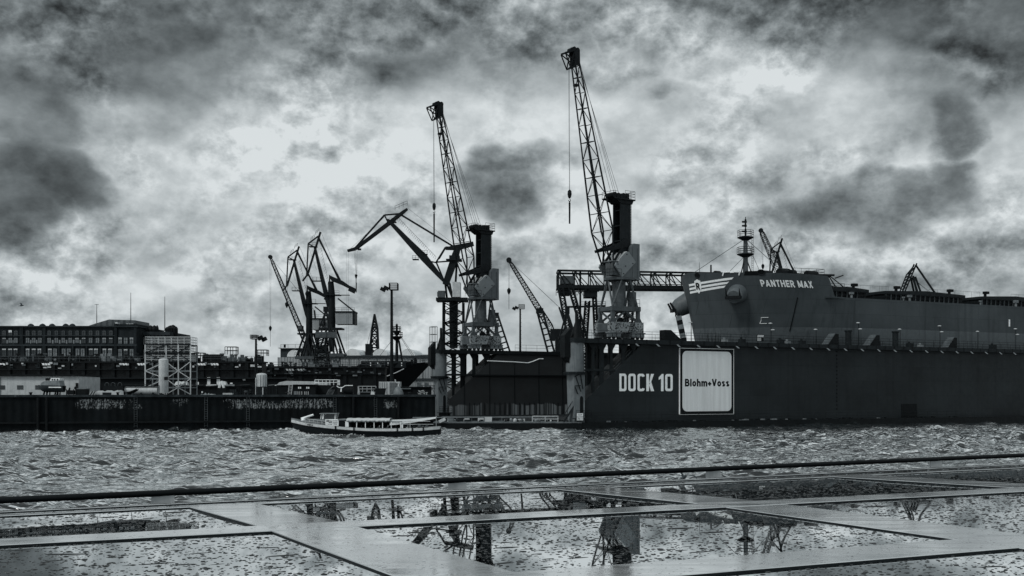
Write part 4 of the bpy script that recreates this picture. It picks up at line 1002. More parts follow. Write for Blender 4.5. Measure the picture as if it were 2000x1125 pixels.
# big double-link crane reaching left from behind the slewing crane
def reaching_crane():
    d = 216.0; s = d/F; b0 = at(884, 765, d); base = Vector((b0.x, d, 4.5)); D = M['crane_dark']
    g = empty('double_link_crane', base, 'double-link crane with its long jib stretched out to the left', 'crane', 'double-link jib cranes')
    def q(x, y, o=0.0): return at(x, y, d)+Vector((0, o, 0))-base
    def br(n, a, b, w, o=0.0, w2=None): return MB().bar(q(*a,o), q(*b,o), w*s, (w2 or w)*s, up=(0,1,0)).build(n, D, g)
    def tap(prof, t):
        j = MB()
        for (x0,y0,w0), (x1,y1,w1) in zip(prof, prof[1:]):
            a, b = q(x0,y0), q(x1,y1); dv = (b-a).normalized(); n = Vector((dv.z,0,-dv.x)); h0, h1 = w0*s/2, w1*s/2
            j.add([a+n*h0+Vector((0,-t,0)), a+n*h0+Vector((0,t,0)), a-n*h0+Vector((0,t,0)), a-n*h0+Vector((0,-t,0)), b+n*h1+Vector((0,-t,0)), b+n*h1+Vector((0,t,0)), b-n*h1+Vector((0,t,0)), b-n*h1+Vector((0,-t,0))],
                  [(0,1,2,3),(7,6,5,4),(0,4,5,1),(1,5,6,2),(2,6,7,3),(3,7,4,0)])
        return j
    j = tap([(868,551,4),(856,536,9),(828,503,15),(800,474,11),(764,436,7),(757,429,4)], .75).build('main_jib', D, g)
    fj = tap([(796,408,3),(788,414,5),(760,436,7),(726,462,6),(694,486,5.5),(679,490,4)], .55).build('fly_jib', D, g)
    for a, b, w in (((693,485),(751,420),3.2), ((751,420),(757,433),2.6), ((751,420),(786,417),2.8), ((784,420),(888,483),3.4)): br('fly_jib_strut', a, b, w)
    for a, b, w in (((852,512),(870,483),3.0), ((852,512),(879,510),2.6), ((852,512),(868,550),3.2), ((870,483),(888,483),3.2), ((838,510),(852,513),2.4), ((858,506),(872,482),1.6)): br('linkage', a, b, w)
    tap([(870,486,3),(886,484,8),(905,481,9),(925,476,7)], .8).build('balance_lever', D, g)
    tap([(870,556,11),(881,525,13),(890,498,13),(894,485,10)], 1.0).build('crane_column', D, g)
    MB().bx(q(872,0).x, q(902,0).x, -1.5, 1.5, q(0,510).z, q(0,507).z).bx(q(878,0).x, q(898,0).x, -1.3, 1.3, q(0,507).z, q(0,500).z).build('column_platform', D, g)
    for x, y in ((829,497),(812,507),(768,434)): 
        c0 = q(x,y); MB().box(c0, (12*s,1.6,1.2*s)).rail([c0+Vector((-6*s,-.8,0)), c0+Vector((6*s,-.8,0))], 7*s, .8, .03).build('jib_platform', D, j)
    mb = MB()
    for i in range(28): p = ln(q(845,512,-.7), q(766,430,-.7), i/27); mb.tube(p+Vector((.45,0,.45)), p+Vector((.75,0,.95)), .025, n=4)
    mb.tube(q(845,512,-.7)+Vector((.75,0,.95)), q(766,430,-.7)+Vector((.75,0,.95)), .03, n=4); mb.build('jib_walkway_rail', D, j)
    MB().rail([q(772,412,-.5), q(796,402,-.5)], .9, .8, .03).build('head_railing', D, fj)
    mb = MB()
    for a, b in (((797,407),(890,480)), ((681,489),(751,424)), ((697,488),(776,424))): mb.tube(q(*a), q(*b), .022, n=4)
    for x in (691.5,694.5,697.5): mb.tube(q(x,489), q(697-.3*(697-x),535), .022, n=4)
    for x in (677.5,681): mb.tube(q(x,490), q(x,700), .018, n=4)
    mb.build('hoist_ropes', M['cable'], g)
    h = MB().lathe([(.12,.25),(.3,.1),(.12,-.6)], q(695.5,538), 10).build('hook_block', D, g)
    MB().tube(q(695.5,543), q(695.5,552), .08, n=6).tube(q(695.8,552), q(695.8,571), .12, .1, 6).build('lifting_rod', D, h)
    MB().box(q(702,487), (6*s,.8,3*s)).build('tip_lamp', D, fj)
    # slewing platform and lattice tower
    MB().bx(q(853,0).x, q(914,0).x, -2.4, 2.4, q(0,589).z, q(0,583).z).build('slewing_platform', D, g)
    cb = MB().bx(q(857,0).x, q(870,0).x, -2.6, -.6, q(0,583).z, q(0,570).z).build('operator_cabin', M['mid'], g); MB().bx(q(855.5,0).x, q(857,0).x-.01, -2.4, -.8, q(0,581).z, q(0,572).z).build('cabin_window', M['glass'], cb)
    MB().bx(q(885,0).x, q(900,0).x, -2.5, 1.5, q(0,582).z, q(0,553).z).build('machine_house', M['light'], g)
    for a, b in (((870,556),(873,583)), ((872,552),(884,583)), ((893,500),(888,583))): br('column_leg', a, b, 4, 0)
    for a, b, o in (((878,552),(884,583),1.5), ((878,552),(884,583),-1.5)): br('column_leg', a, b, 3, o)
    A = [q(867,590,-2), q(905,590,-2), q(905,590,2), q(867,590,2)]; B = [Vector((q(x,0).x, o, .02)) for x, o in ((866,-2.2),(906,-2.2),(906,2.2),(866,2.2))]
    MB().lattice(A, B, 9, .2, .11).build('lattice_tower', D, g)
    mb = MB(); MB().tube(q(886,590), q(886,680), .9, .8, 14).build('slewing_pillar', D, g, True)
    st = MB()
    for i in range(5):
        y0 = 600+i*18; a, b = (q(872,y0+18,-2.4), q(900,y0,-2.4)) if i % 2 else (q(900,y0+18,-2.4), q(872,y0,-2.4)); st.bar(a, b, .5, .12); st.tube(a+Vector((0,0,.9)), b+Vector((0,0,.9)), .03, n=4)
    st.build('tower_stair', D, g)
reaching_crane()

# ------------------------------------------------------------------ lattice-boom cranes far behind
def boom_crane(label, foot, tip, d, w0, w1, hookx=None, hooky=None, tie=None, ground=4.2, n=16, rc=.13, rd=.06, cab=True, mast=True):
    f0 = at(*foot, d); base = Vector((f0.x, d, ground)); g = empty('lattice_boom_crane', base, label, 'crane', 'lattice-boom cranes')
    def q(x, y, o=0.0): return at(x, y, d)+Vector((0,o,0))-base
    a, b = q(*foot), q(*tip); dv = (b-a).normalized(); nn = Vector((dv.z,0,-dv.x)); D = M['crane_dark']
    def ring(c, w): return [c+nn*w/2*sa+Vector((0,w/2*sb,0)) for sa, sb in ((1,1),(1,-1),(-1,-1),(-1,1))]
    m = ln(a, b, .12); e = ln(a, b, .93)
    mb = MB(); mb.lattice(ring(a, w0*.3), ring(m, w0), 2, rc, rd); mb.lattice(ring(m, w0), ring(e, w1), n, rc, rd); mb.lattice(ring(e, w1), ring(b, w1*.4), 2, rc, rd); bo = mb.build('lattice_boom', D, g)
    MB().tube(b+Vector((0,-.4,0)), b+Vector((0,.4,0)), .7, n=12).build('head_sheave', D, bo)
    if hookx:
        mb = MB()
        for o in (-.2, .25): mb.tube(b+Vector((o,0,0)), q(hookx,hooky)+Vector((o*.4,0,.5)), .028, n=4)
        mb.build('hoist_ropes', M['cable'], g); h = MB().lathe([(.1,.8),(.5,.3),(.45,-.3),(.1,-1.0)], q(hookx,hooky), 10).build('hook_block', D, g)
        MB().tube(q(hookx,hooky), q(hookx,hooky+36), .06, n=5).build('sling', D, h)
    if tie:
        mb = MB()
        for o in (-.5, .5): mb.tube(b, q(*tie, o), .03, n=4)
        mb.build('pendant_ropes', M['cable'], g)
    if cab:
        bz = (a.z if mast else a.z); MB().bx(-1.2, 6.0, -2, 2, max(1.6,a.z-1.4), a.z+1.6).build('crane_house', D, g); MB().tube((2,0,0), (2,0,max(1.6,a.z-1.4)), 2.2, 1.6, 12).build('crane_undercarriage', D, g)
        if mast and tie: MB().bar((3,-.8,a.z+1.6), q(*tie,-.5), .35).bar((3,.8,a.z+1.6), q(*tie,.5), .35).build('back_mast', D, g)
    return g
boom_crane('thin lattice-boom crane leaning left beside the double-link pair', (604,684), (528,502), 360, 1.55, .8, 528, 641, (614,606), n=26)
boom_crane('lattice-boom crane leaning left, right of the light mast with floodlights', (1084,655), (994,508), 285, 1.6, .8, 994, 568, (1092,600), n=24)
boom_crane('short lattice boom beside the crane behind the carrier', (1528,545), (1486,450), 345, 2.1, 1.2, 1490, 520, (1532,540), n=12, cab=True)
# heavy ladder-like booms standing behind the far dock wall
def ladder_boom(label, a, b, d, w, n):
    f0 = at(*a, d); base = Vector((f0.x, d, 4.5)); g = empty('crane_boom', base, label, 'crane boom')
    p0, p1 = at(*a, d)-base, at(*b, d)-base; p0 = p0+(p0-p1)*.6; D = M['crane_dark']; dv = (p1-p0).normalized(); nn = Vector((dv.z,0,-dv.x))*w/2
    for o in (-.6, .6):
        O = Vector((0,o,0)); MB().bar(p0+nn+O, p1+nn*.8+O, .42).build('boom_girder', D, g); MB().bar(p0-nn+O, p1-nn*.8+O, .42).build('boom_girder', D, g)
    mb = MB()
    for i in range(n+1): c = ln(p0, p1, i/n); k = nn*(1-.2*i/n); mb.bar(c+k, c-k, .3); mb.bar(c+k+Vector((0,-.6,0)), c+k+Vector((0,.6,0)), .2)
    mb.box(p1, (w*1.1,1.6,1.2)); mb.build('boom_crosspieces', D, g)
    MB().bx(-2, 2, -2, 2, 0, 2.6).build('boom_base', D, g)
    return g
ladder_boom('dark ladder-like crane boom leaning beside the slewing crane on the far wall', (986,676), (967,616), 250, 1.55, 9)
ladder_boom('dark ladder-like crane boom below the thin lattice jib', (1072,672), (1054,607), 262, 1.6, 9)
# tall narrow lattice crane tower left of the light mast
def tower_crane():
    d = 355; base = at(728, 765, d); base.z = 4.2; g = empty('lattice_tower_crane', base, 'narrow dark lattice tower crane on the shed roof skyline', 'crane'); D = M['crane_dark']
    def q(x, y, o=0.0): return at(x, y, d)+Vector((0,o,0))-base
    z = [q(722,692,-1.2), q(739,692,-1.2), q(739,692,1.2), q(722,692,1.2)]; y = [q(727,640,-.9), q(737,640,-.9), q(737,640,.9), q(727,640,.9)]; x = [q(731,614,-.2), q(732,614,-.2), q(732,614,.2), q(731,614,.2)]
    MB().lattice(z, y, 4, .3, .2).lattice(y, x, 4, .26, .16).build('lattice_boom', D, g)
    MB().bx(q(715,0).x, q(727,0).x, -2, 2, q(0,694).z, q(0,672).z).build('crane_house', D, g)
    MB().tube((0,0,0), q(728,693), 2.2, 2.2, 10).build('crane_pedestal', D, g)
    MB().tube(q(737,650), q(737,672), .05, n=4).box(q(737,673), (.9,.9,1.6)).build('hook_block', D, g)
    MB().tube(q(731,618), q(716,676), .05, n=4).build('stay_rope', M['cable'], g)
tower_crane()
# far link crane on the right, only its jib above the carrier's deck
def far_right_crane():
    d = 360; base = at(1792, 765, d); base.z = 4.2; g = empty('link_jib_crane', base, 'distant crane jib rising behind the carrier hatch covers on the right', 'crane'); D = M['crane_dark']; s = d/F
    def q(x, y, o=0.0): return at(x, y, d)+Vector((0,o,0))-base
    def br(n, a, b, w, o=0.0): return MB().bar(q(*a,o), q(*b,o), w*s).build(n, D, g)
    for o in (-1.2, 1.2):
        br('fly_jib_chord', (1788,515), (1762,577), 2.2, o); br('fly_jib_chord', (1788,518), (1773,536), 2, o); br('fly_jib_chord', (1773,536), (1757,577), 2, o)
        br('main_jib_chord', (1781,540), (1792,590), 3, o); br('main_jib_chord', (1785,541), (1802,590), 3, o)
    br('tie_bar', (1788,517), (1830,578), 3)
    mb = MB()
    for i in range(8): mb.bar(ln(q(1762,577,-1.2),q(1788,517,-1.2),i/8), ln(q(1757,577,1.2),q(1776,530,1.2),i/8), .25)
    for i in range(8): mb.bar(ln(q(1792,590,-1.2),q(1781,540,-1.2),i/7), ln(q(1802,590,1.2),q(1785,541,1.2),i/7), .3)
    mb.build('jib_crosspieces', D, g)
    MB().tube(q(1785,546), q(1820,575), .05, n=4).tube(q(1785,546), q(1826,577), .05, n=4).build('stay_rope', M['cable'], g)
    MB().tube((0,0,0), q(1797,588), 2.5, 2.2, 12).bar(q(1797,588), q(1832,578), 2.0).build('crane_column', D, g)
far_right_crane()

# ------------------------------------------------------------------ gantry crane behind the dock
def gantry():
    d = 292; base = at(1120, 765, d); base.z = 4.2; g = empty('gantry_crane', base, 'long lattice gantry crane spanning behind the tallest slewing crane and the bow', 'gantry crane'); D = M['crane_dark']
    def q(x, y, o=0.0): return at(x, y, d)+Vector((0,o,0))-base
    def yb(x): return 531+ (x-1088)*.0175
    xs = [1088+i*30.6 for i in range(19)]
    for o in (-3.5, 3.5):
        MB().bar(q(1088,531,o), q(1622,yb(1622),o), .5, .5).build('top_chord', D, g); MB().bar(q(1088,562,o), q(1640,566,o), .7, .9).build('bottom_chord', D, g)
        mb = MB()
        for a, b in zip(xs, xs[1:]):
            mb.bar(q(a+2,yb(a),o), q(a+2,562,o), .28); mb.bar(q(a+2,yb(a),o), q(a+16,562,o), .26); mb.bar(q(a+3,yb(a),o), q(b,562,o), .22)
        mb.build('truss_web', D, g)
        MB().rail([q(1240,562,o-.8), q(1640,566,o-.8)], 1.2, 4, .05).build('walkway_railing', D, g)
    mb = MB()
    for a in xs: mb.bar(q(a,yb(a),-3.5), q(a,yb(a),3.5), .25); mb.bar(q(a,563,-3.5), q(a,563,3.5), .3)
    mb.build('cross_girders', D, g)
    MB().bx(q(1094,0).x, q(1122,0).x, -3, 3, q(0,556).z, q(0,541).z).build('trolley_house', M['mid'], g)
    MB().bx(q(1092,0).x, q(1112,0).x, -3.3, 1, q(0,578).z, q(0,567).z).build('hanging_cabin', D, g)
    MB().bx(q(1140,0).x, q(1165,0).x, -3, 2, q(0,582).z, q(0,570).z).build('machinery_platform', D, g)
    def leg(a0, a1, b0, b1, o, rc=.24):
        MB().lattice([q(a0[0],a0[1],o-1), q(a1[0],a1[1],o-1), q(a1[0],a1[1],o+1), q(a0[0],a0[1],o+1)], [q(b0[0],b0[1],o-1), q(b1[0],b1[1],o-1), q(b1[0],b1[1],o+1), q(b0[0],b0[1],o+1)], 12, rc, .1).build('lattice_leg', D, g)
    leg((1089,565),(1098,565),(1112,690),(1120,690), -4); leg((1108,562),(1116,562),(1146,690),(1153,690), -4)
    leg((1146,585),(1154,585),(1138,690),(1147,690), 5); leg((1160,565),(1166,565),(1166,690),(1173,690), 5); leg((1232,565),(1240,565),(1226,690),(1236,690), 4)
    leg((1560,566),(1570,566),(1556,700),(1568,700), 0)
    for x in (1132,): MB().bar(q(x,532,-3), q(x,690,-3), .5).build('hanging_mast', D, g)
    MB().bar(q(1104,602,-4.2), q(1180,600,-4.2), .5).build('leg_tie', D, g); MB().rail([q(1130,601,-4.2), q(1180,600,-4.2)], 1.2, 2, .05).build('walkway_railing', D, g)
    mb = MB()                                            # festoon cable loops
    for i in range(9):
        x0 = 1112+i*6; pts = [q(x0+6*k/6, 570+7*math.sin(math.pi*k/6)) for k in range(7)]; mb.path(pts, .06, 4)
    mb.bar(q(1088,570), q(1170,569), .25); mb.build('festoon_cable', D, g)
    MB().rail([q(1088,565,-4), q(1088,565,4)], 4.0, 2, .06).rail([q(1085,580,-4), q(1114,580,-4)], 1.6, 1.6, .06).build('end_railing', D, g)
gantry()
# small derrick in front of the gantry leg
def derrick():
    d = 240; base = at(1104, 765, d); base.z = 4.5; g = empty('mobile_derrick', base, 'small dark A-frame derrick at the foot of the gantry legs', 'crane'); D = M['crane_dark']
    def q(x, y, o=0.0): return at(x, y, d)+Vector((0,o,0))-base
    for a, b in (((1107,608),(1091,665)), ((1109,608),(1098,665)), ((1108,608),(1120,665)), ((1108,608),(1126,665))): MB().bar(q(*a,-.4), q(*b,-1), .3).bar(q(*a,.4), q(*b,1), .3).build('derrick_leg', D, g)
    mb = MB()
    for i in range(10): a, b = ln(q(1107,610), q(1091,665), i/9), ln(q(1109,610), q(1098,665), i/9); mb.bar(a, b, .12)
    mb.build('leg_rungs', D, g); MB().box(q(1108,607), (1,1,1.4)).build('derrick_head', D, g)
    MB().bx(-2.2, 2.6, -1.6, 1.6, 0, q(0,663).z).build('derrick_base', D, g)
derrick()
# striped boom resting by the bow of the carrier
b0 = at(1336, 668, 172); bo = empty('access_boom', b0, 'slim banded boom standing below the left anchor of the carrier', 'boom lift')
p0 = Vector((0,0,0)); p1 = at(1325, 617, 172)-b0
for i in range(6): MB().bar(ln(p0,p1,i/6), ln(p0,p1,(i+1)/6-.005), .95, .8).build('boom_section', M['grey'] if i % 2 else M['black'], bo)
MB().bar(p1+Vector((-.42,0,-.1)), p1+Vector((-.42,0,.6)), .2).bar(p1+Vector((.42,0,-.1)), p1+Vector((.42,0,.6)), .2).build('boom_fork', M['black'], bo)
MB().bar(p0, p0+Vector((1.0,0,-11)), .9).build('boom_foot', M['black'], bo)

# ------------------------------------------------------------------ floodlight masts
def light_mast(label, px, top, d, ground, basket, flip=1, r=.32):
    base = at(px, 765, d); base.z = ground; g = empty('light_mast', base, label, 'light mast', 'floodlight masts'); z = at(px, top, d).z-ground
    MB().tube((0,0,0), (0,0,z), r*1.3, r*.8, 10).build('mast_pole', M['black'], g)
    bw, bh = basket; mb = MB(); mb.bx(-bw*.25, bw*.75*1, -.8, .8, z-.06, z+.02) if flip > 0 else mb.bx(-bw*.75, bw*.25, -.8, .8, z-.06, z+.02)
    x0, x1 = (-bw*.25, bw*.75) if flip > 0 else (-bw*.75, bw*.25)
    mb.rail([(x0,-.8,z),(x1,-.8,z),(x1,.8,z),(x0,.8,z),(x0,-.8,z)], bh, .9, .045, 3); mb.build('lamp_basket', M['black'], g)
    for k in range(2):
        x = (x0-.5-k*.55) if flip > 0 else (x1+.5+k*.55); MB().box((x,-.2+.3*k,z+bh*.25-.2*k), (.8,.7,.55), Matrix.Rotation(R(28*flip),3,'Y')).build('floodlight', M['black'], g)
    mb = MB()
    for k in range(int(z/.9)): mb.tube((.0,-r-.1,k*.9), (.35,-r-.1,k*.9), .025, n=4)
    tag(mb.build('climbing_rungs', M['black'], g), kind='stuff')
    return g
light_mast('floodlight mast rising behind the quay, left of the docked small ship', 765, 566, 172, QZ-.05, (1.3,1.0), 1, .24)
light_mast('floodlight mast between the lattice boom and the far dock wall', 1016, 603, 245, 4.5, (1.3,.9), 1, .24)
light_mast('floodlight mast above the small tank on the quay', 500, 662, 176, QZ-.05, (1.0,.6), -1, .2)
light_mast('short floodlight mast above the reflecting tower, behind the dark dock deck', 1029, 656, 200.0, 4.5, (1.4,.5), 1, .12) if False else None

# ------------------------------------------------------------------ shed
def shed():
    d = 345; base = at(700, 765, d); base.z = 4.2; g = empty('shipyard_shed', base, 'long pale corrugated shed with dark roof behind the docks', 'shed')
    X = lambda px: at(px, 0, d).x-base.x; Z = lambda py: at(0, py, d).z-4.2
    x0, x1 = X(556), X(858)
    w = MB().bx(x0, x1, 0, 34, 0, Z(699)).build('shed_wall', M['shed_wall'], g)
    MB().xz([(x0-.3,Z(698.9)),(x1+.3,Z(698.9)),(x1+.3,Z(694.5)),(x0-.3,Z(694.5))], -.4, 34.4).build('roof_fascia', M['roofing'], g)
    MB().add([(x0-.4,-.45,Z(694.4)),(x1+.4,-.45,Z(694.4)),(x1+.4,17,Z(689)),(x0-.4,17,Z(689)),(x1+.4,34.5,Z(694.4)),(x0-.4,34.5,Z(694.4))], [(0,1,2,3),(3,2,4,5)]).build('shed_roof', M['roofing'], g)
    a0, a1 = X(550), X(612)
    MB().bx(a0, a1, -6, 26, 0, Z(699)).build('annex_wall', M['shed_wall'], g)
    MB().bx(a0+.8, a1+.6, -5.5, 26.3, Z(698.9), Z(682)).build('annex_attic', M['roofing'], g)
    MB().bx(a0+.3, a1+.9, -6.2, 26.6, Z(681.9), Z(680.5)).build('annex_coping', M['light'], g)
    MB().tube((a0+1,0,Z(682)), (a0+1,0,Z(673)), .35, n=8).build('flue', M['black'], g)
    MB().rail([(a0+1,-6,Z(680.5)),(a1,-6,Z(680.5))], 1.0, 2.5, .05).build('roof_railing', M['dark'], g)
    for px in (582, 688, 742, 796):
        mb = MB(); r = 2.3; n = 10; y0, y1 = (-5.8, 4) if px < 600 else (.5, 14)
        zc = Z(694.4) if px > 600 else Z(698)
        g0 = [(X(px)+r*math.cos(math.pi*i/n), y0, zc+r*.95*math.sin(math.pi*i/n)) for i in range(n+1)]
        g1 = [(p[0]+1.5, y1, p[2]) for p in g0]; mb.add(g0+g1, [tuple(range(n+1))]+[(i,i+1,n+2+i,n+1+i) for i in range(n)]); mb.build('barrel_skylight', M['white'], g)
    for k in range(17): MB().bx(x0+3+k*2.9, x0+3.12+k*2.9, -.13, -.001, 2, Z(699)-.1).build('wall_batten', M['mid'], g)
    lw = MB().bx(X(800), x1+4, -14, -.2, 0, Z(744)).build('lean_to', M['shed_wall'], g); MB().bx(X(799), x1+4.3, -14.4, -.15, Z(743.9), Z(740)).build('lean_to_roof', M['roofing'], g)
    for px in (822, 836): MB().bx(X(px), X(px+8), -14.08, -14.01, Z(757), Z(748)).build('window', M['pane_dull'], g)
shed()
def small_derrick():
    d = 300; base = at(630, 765, d); base.z = 11.9; g = empty('derrick_crane', base, 'small A-frame derrick on a lattice tower between the left-hand crane pair', 'crane'); D = M['crane_dark']
    def q(x, y, o=0.0): return at(x, y, d)+Vector((0,o,0))-base
    for a, b in (((637,605),(622,650)), ((637,605),(629,650)), ((637,605),(645,648)), ((637,605),(650,648))): MB().bar(q(*a,-.3), q(*b,-.9), .35).build('derrick_leg', D, g)
    MB().box(q(637,604), (1.4,1.2,1.4)).build('derrick_head', D, g)
    MB().bx(q(618,0).x, q(656,0).x, -1.8, 1.8, q(0,660).z, q(0,649).z).build('machine_house', M['mid'], g)
    MB().bx(q(640,0).x, q(641,0).x, -1.84, -1.81, q(0,659.5).z, q(0,649.5).z).build('house_seam', D, g)
    MB().lattice([q(621,660,-1.4), q(637,660,-1.4), q(637,660,1.4), q(621,660,1.4)], [Vector((q(615,0).x,-2,.02)), Vector((q(642,0).x,-2,.02)), Vector((q(642,0).x,2,.02)), Vector((q(615,0).x,2,.02))], 6, .2, .12).build('lattice_tower', D, g)
    MB().rail([q(618,669,-2), q(640,669,-2)], 1.2, 1.2, .05).bx(q(617,0).x, q(641,0).x, -2, 2, q(0,670).z, q(0,669).z).build('tower_platform', D, g)
small_derrick()

# ------------------------------------------------------------------ the old brick building on the left
def brick_building():
    d = 300; base = at(150, 765, d); base.z = 4.2; g = empty('brick_building', base, 'long dark brick dockside building with rows of windows on the far left', 'building')
    X = lambda px: at(px, 0, d).x-base.x; Z = lambda py: at(0, py, d).z-4.2; D_ = 22
    x0, x1 = X(-150), X(268)
    MB().bx(x0, x1, 0, D_, 0, Z(639)).build('wall', M['brick'], g)
    MB().bx(x0, x1+.3, -.55, D_+.3, Z(638.9), Z(636.5)).build('cornice', M['brick_trim'], g)
    MB().bx(x0, X(226), -.45, -.001, Z(656.5), Z(655)).build('string_course', M['brick_trim'], g)
    MB().bx(x0, x1, -.45, -.001, Z(676), Z(672.5)).build('string_course', M['brick_trim'], g)
    top = [-100,-88,-76,-52,-40,-28,-16,-4,8,20,31,54,66,78,96,110,123.5,137,150.5,163.5,177,190.5,203.5,216.5]
    bot = [-98,-86,-74,-50,-40,-26,-16,8,20,30.5,54,66,77,97.5,107.5,124.5,134.5,151.5,161.5,177.5,187.5,204,215]
    wid = MB().bx(-.62, .62, -.06, -.001, 0, 2.0).build('window', M['pane_dull'], g)
    def win(px, ya, yb, w, arch=False):
        h = Z(ya)-Z(yb); m = MB(); ww = w*d/F/2; poly = [(-ww,0),(ww,0),(ww,h)]
        if arch: poly = [(-ww,0),(ww,0),(ww,h*.72),(ww*.7,h*.92),(0,h),(-ww*.7,h*.92),(-ww,h*.72)]
        else: poly.append((-ww,h))
        lit = random.random()
        o = m.xz(poly, -.05, -.002).build('window', M['pane_dull'] if (arch is False and lit < .75) else M['glass'], g); o.location = (X(px), 0, Z(yb))
        fr = MB(); fr.bx(-ww-.10, -ww, -.14, 0, 0, h); fr.bx(ww, ww+.10, -.14, 0, 0, h); fr.bx(-.05, .05, -.1, -.051, 0, h*.9); fr.bx(-ww, ww, -.1, -.051, h*.55, h*.55+.09)
        fr.build('frame', M['brick_trim'], o); MB().bx(-ww-.15, ww+.15, -.3, 0, -.2, 0).build('sill', M['brick_trim'], o)
        if not arch and lit > .55: MB().bx(-ww, ww, -.075, -.051, h*.84, h).build('lintel_light', M['light'], o)
        return o
    bpy.data.objects.remove(wid)
    for px in top: win(px, 645, 656, 7.2, True); win(px, 660, 669.5, 7.0)
    for px in bot: win(px, 681, 696, 7.6)
    for px in (234.5, 245.5, 257): win(px, 659.5, 671, 7.2); win(px, 682, 698, 7.4)
    # blind between windows: small white wash marks below the sills
    for px in (14,26,60,71.5,103,116.5,130,144,157): MB().bx(X(px)-.22, X(px)+.22, -.05, -.002, Z(671), Z(664)).build('pier_patch', M['grey'], g)
    MB().bx(X(17), X(23), -.08, -.052, Z(649.5), Z(645)).build('window_blind', M['white'], g)
    for px, w in ((-64,7),(-10,5),(45.5,7),(87,7),(116,3.2),(143,3),(170,3),(197,3),(226.5,5.5),(265,5)):
        MB().bx(X(px-w/2), X(px+w/2), -.42, -.003, 0, Z(672.6)).build('pilaster', M['brick'], g)
    for px, w in ((-64,7),(-10,4),(43,6.5),(87,6),(226.5,5.5),(265,5)): MB().bx(X(px-w/2), X(px+w/2), -.40, -.003, Z(672.3), Z(632 if px > 220 else 639)).build('pilaster', M['brick'], g)
    # attic over the right-hand bays, penthouse roof
    MB().bx(X(224), X(268), -.2, 12, Z(639.2), Z(633)).build('attic', M['brick'], g)
    MB().xz([(X(160),Z(636.6)),(X(258),Z(636.6)),(X(256),Z(624)),(X(205),Z(622.5)),(X(178),Z(630.5))], 3, 15).build('penthouse', M['shed_dark'], g)
    for px in (241, 246, 251): MB().bx(X(px-2), X(px+2), 2.9, 2.99, Z(634), Z(630.5)).build('penthouse_window', M['light'], g)
    MB().bx(X(225), X(230), -.1, 2, Z(633), Z(629.5)).build('roof_vent', M['light'], g)
    for px in (48,71,90,117,130,190): MB().lathe([(.9,0),(.85,.4),(.5,.75),(.1,.9)], (X(px),4,Z(636.6)), 12).build('roof_ventilator', M['brick_trim'], g)
    # right-hand wing set back
    MB().bx(X(268)+.01, X(321), 5, 24, 0, Z(653)).build('wing_wall', M['brick'], g)
    MB().bx(X(268)+.01, X(321), 4.6, 24.3, Z(653)+.01, Z(646)).build('wing_parapet', M['brick_trim'], g)
    for px in (270,276.5,283.5,291,298,305):
        for ya, yb in ((657,671),(682,698)): 
            o = MB().bx(X(px)-.2, X(px)+.2, 4.93, 4.998, 0, Z(ya)-Z(yb)).build('window', M['light'], g); o.location.z = Z(yb)
        MB().bx(X(px+3.2)-.35, X(px+3.2)+.35, 4.6, 4.997, 0, Z(653)).build('wing_pier', M['brick'], g)
    for px, r in ((275.5,.9),(283,1.0),(288.5,.5)): MB().lathe([(r*.9,0),(r,.8),(r*.7,1.6),(.1,2.0)], (X(px),8,Z(646)), 10).build('roof_cowl', M['black'], g)
    for px, h in ((309,7),(313,9),(318,10),(321,8)): MB().lathe([(1.0,-3),(1.0,h*.08),(.7,h*.14),(.1,h*.17)], (X(px),9,Z(642.5)), 10).build('chimney_cowl', M['black'], g)
    for px, ya in ((170,590),(238,567),(306,575)):
        MB().tube((X(px),7,Z(642)), (X(px),7,Z(ya)), .14, .06, 5).build('roof_mast', M['dark'], g)
    MB().bar((X(166),7,Z(591)), (X(174),7,Z(591)), .1).tube((X(170),7,Z(637)), (X(170),7,Z(632)), .6, n=8).build('antenna_bar', M['dark'], g)
    MB().tube((X(303),7,Z(648)), (X(306),7,Z(641)), .1, n=4).tube((X(309),7,Z(648)), (X(306),7,Z(641)), .1, n=4).build('mast_stay', M['dark'], g)
M['shed_dark'] = corrugated('dark_corrugated_roof', .07, 1.6)
brick_building()

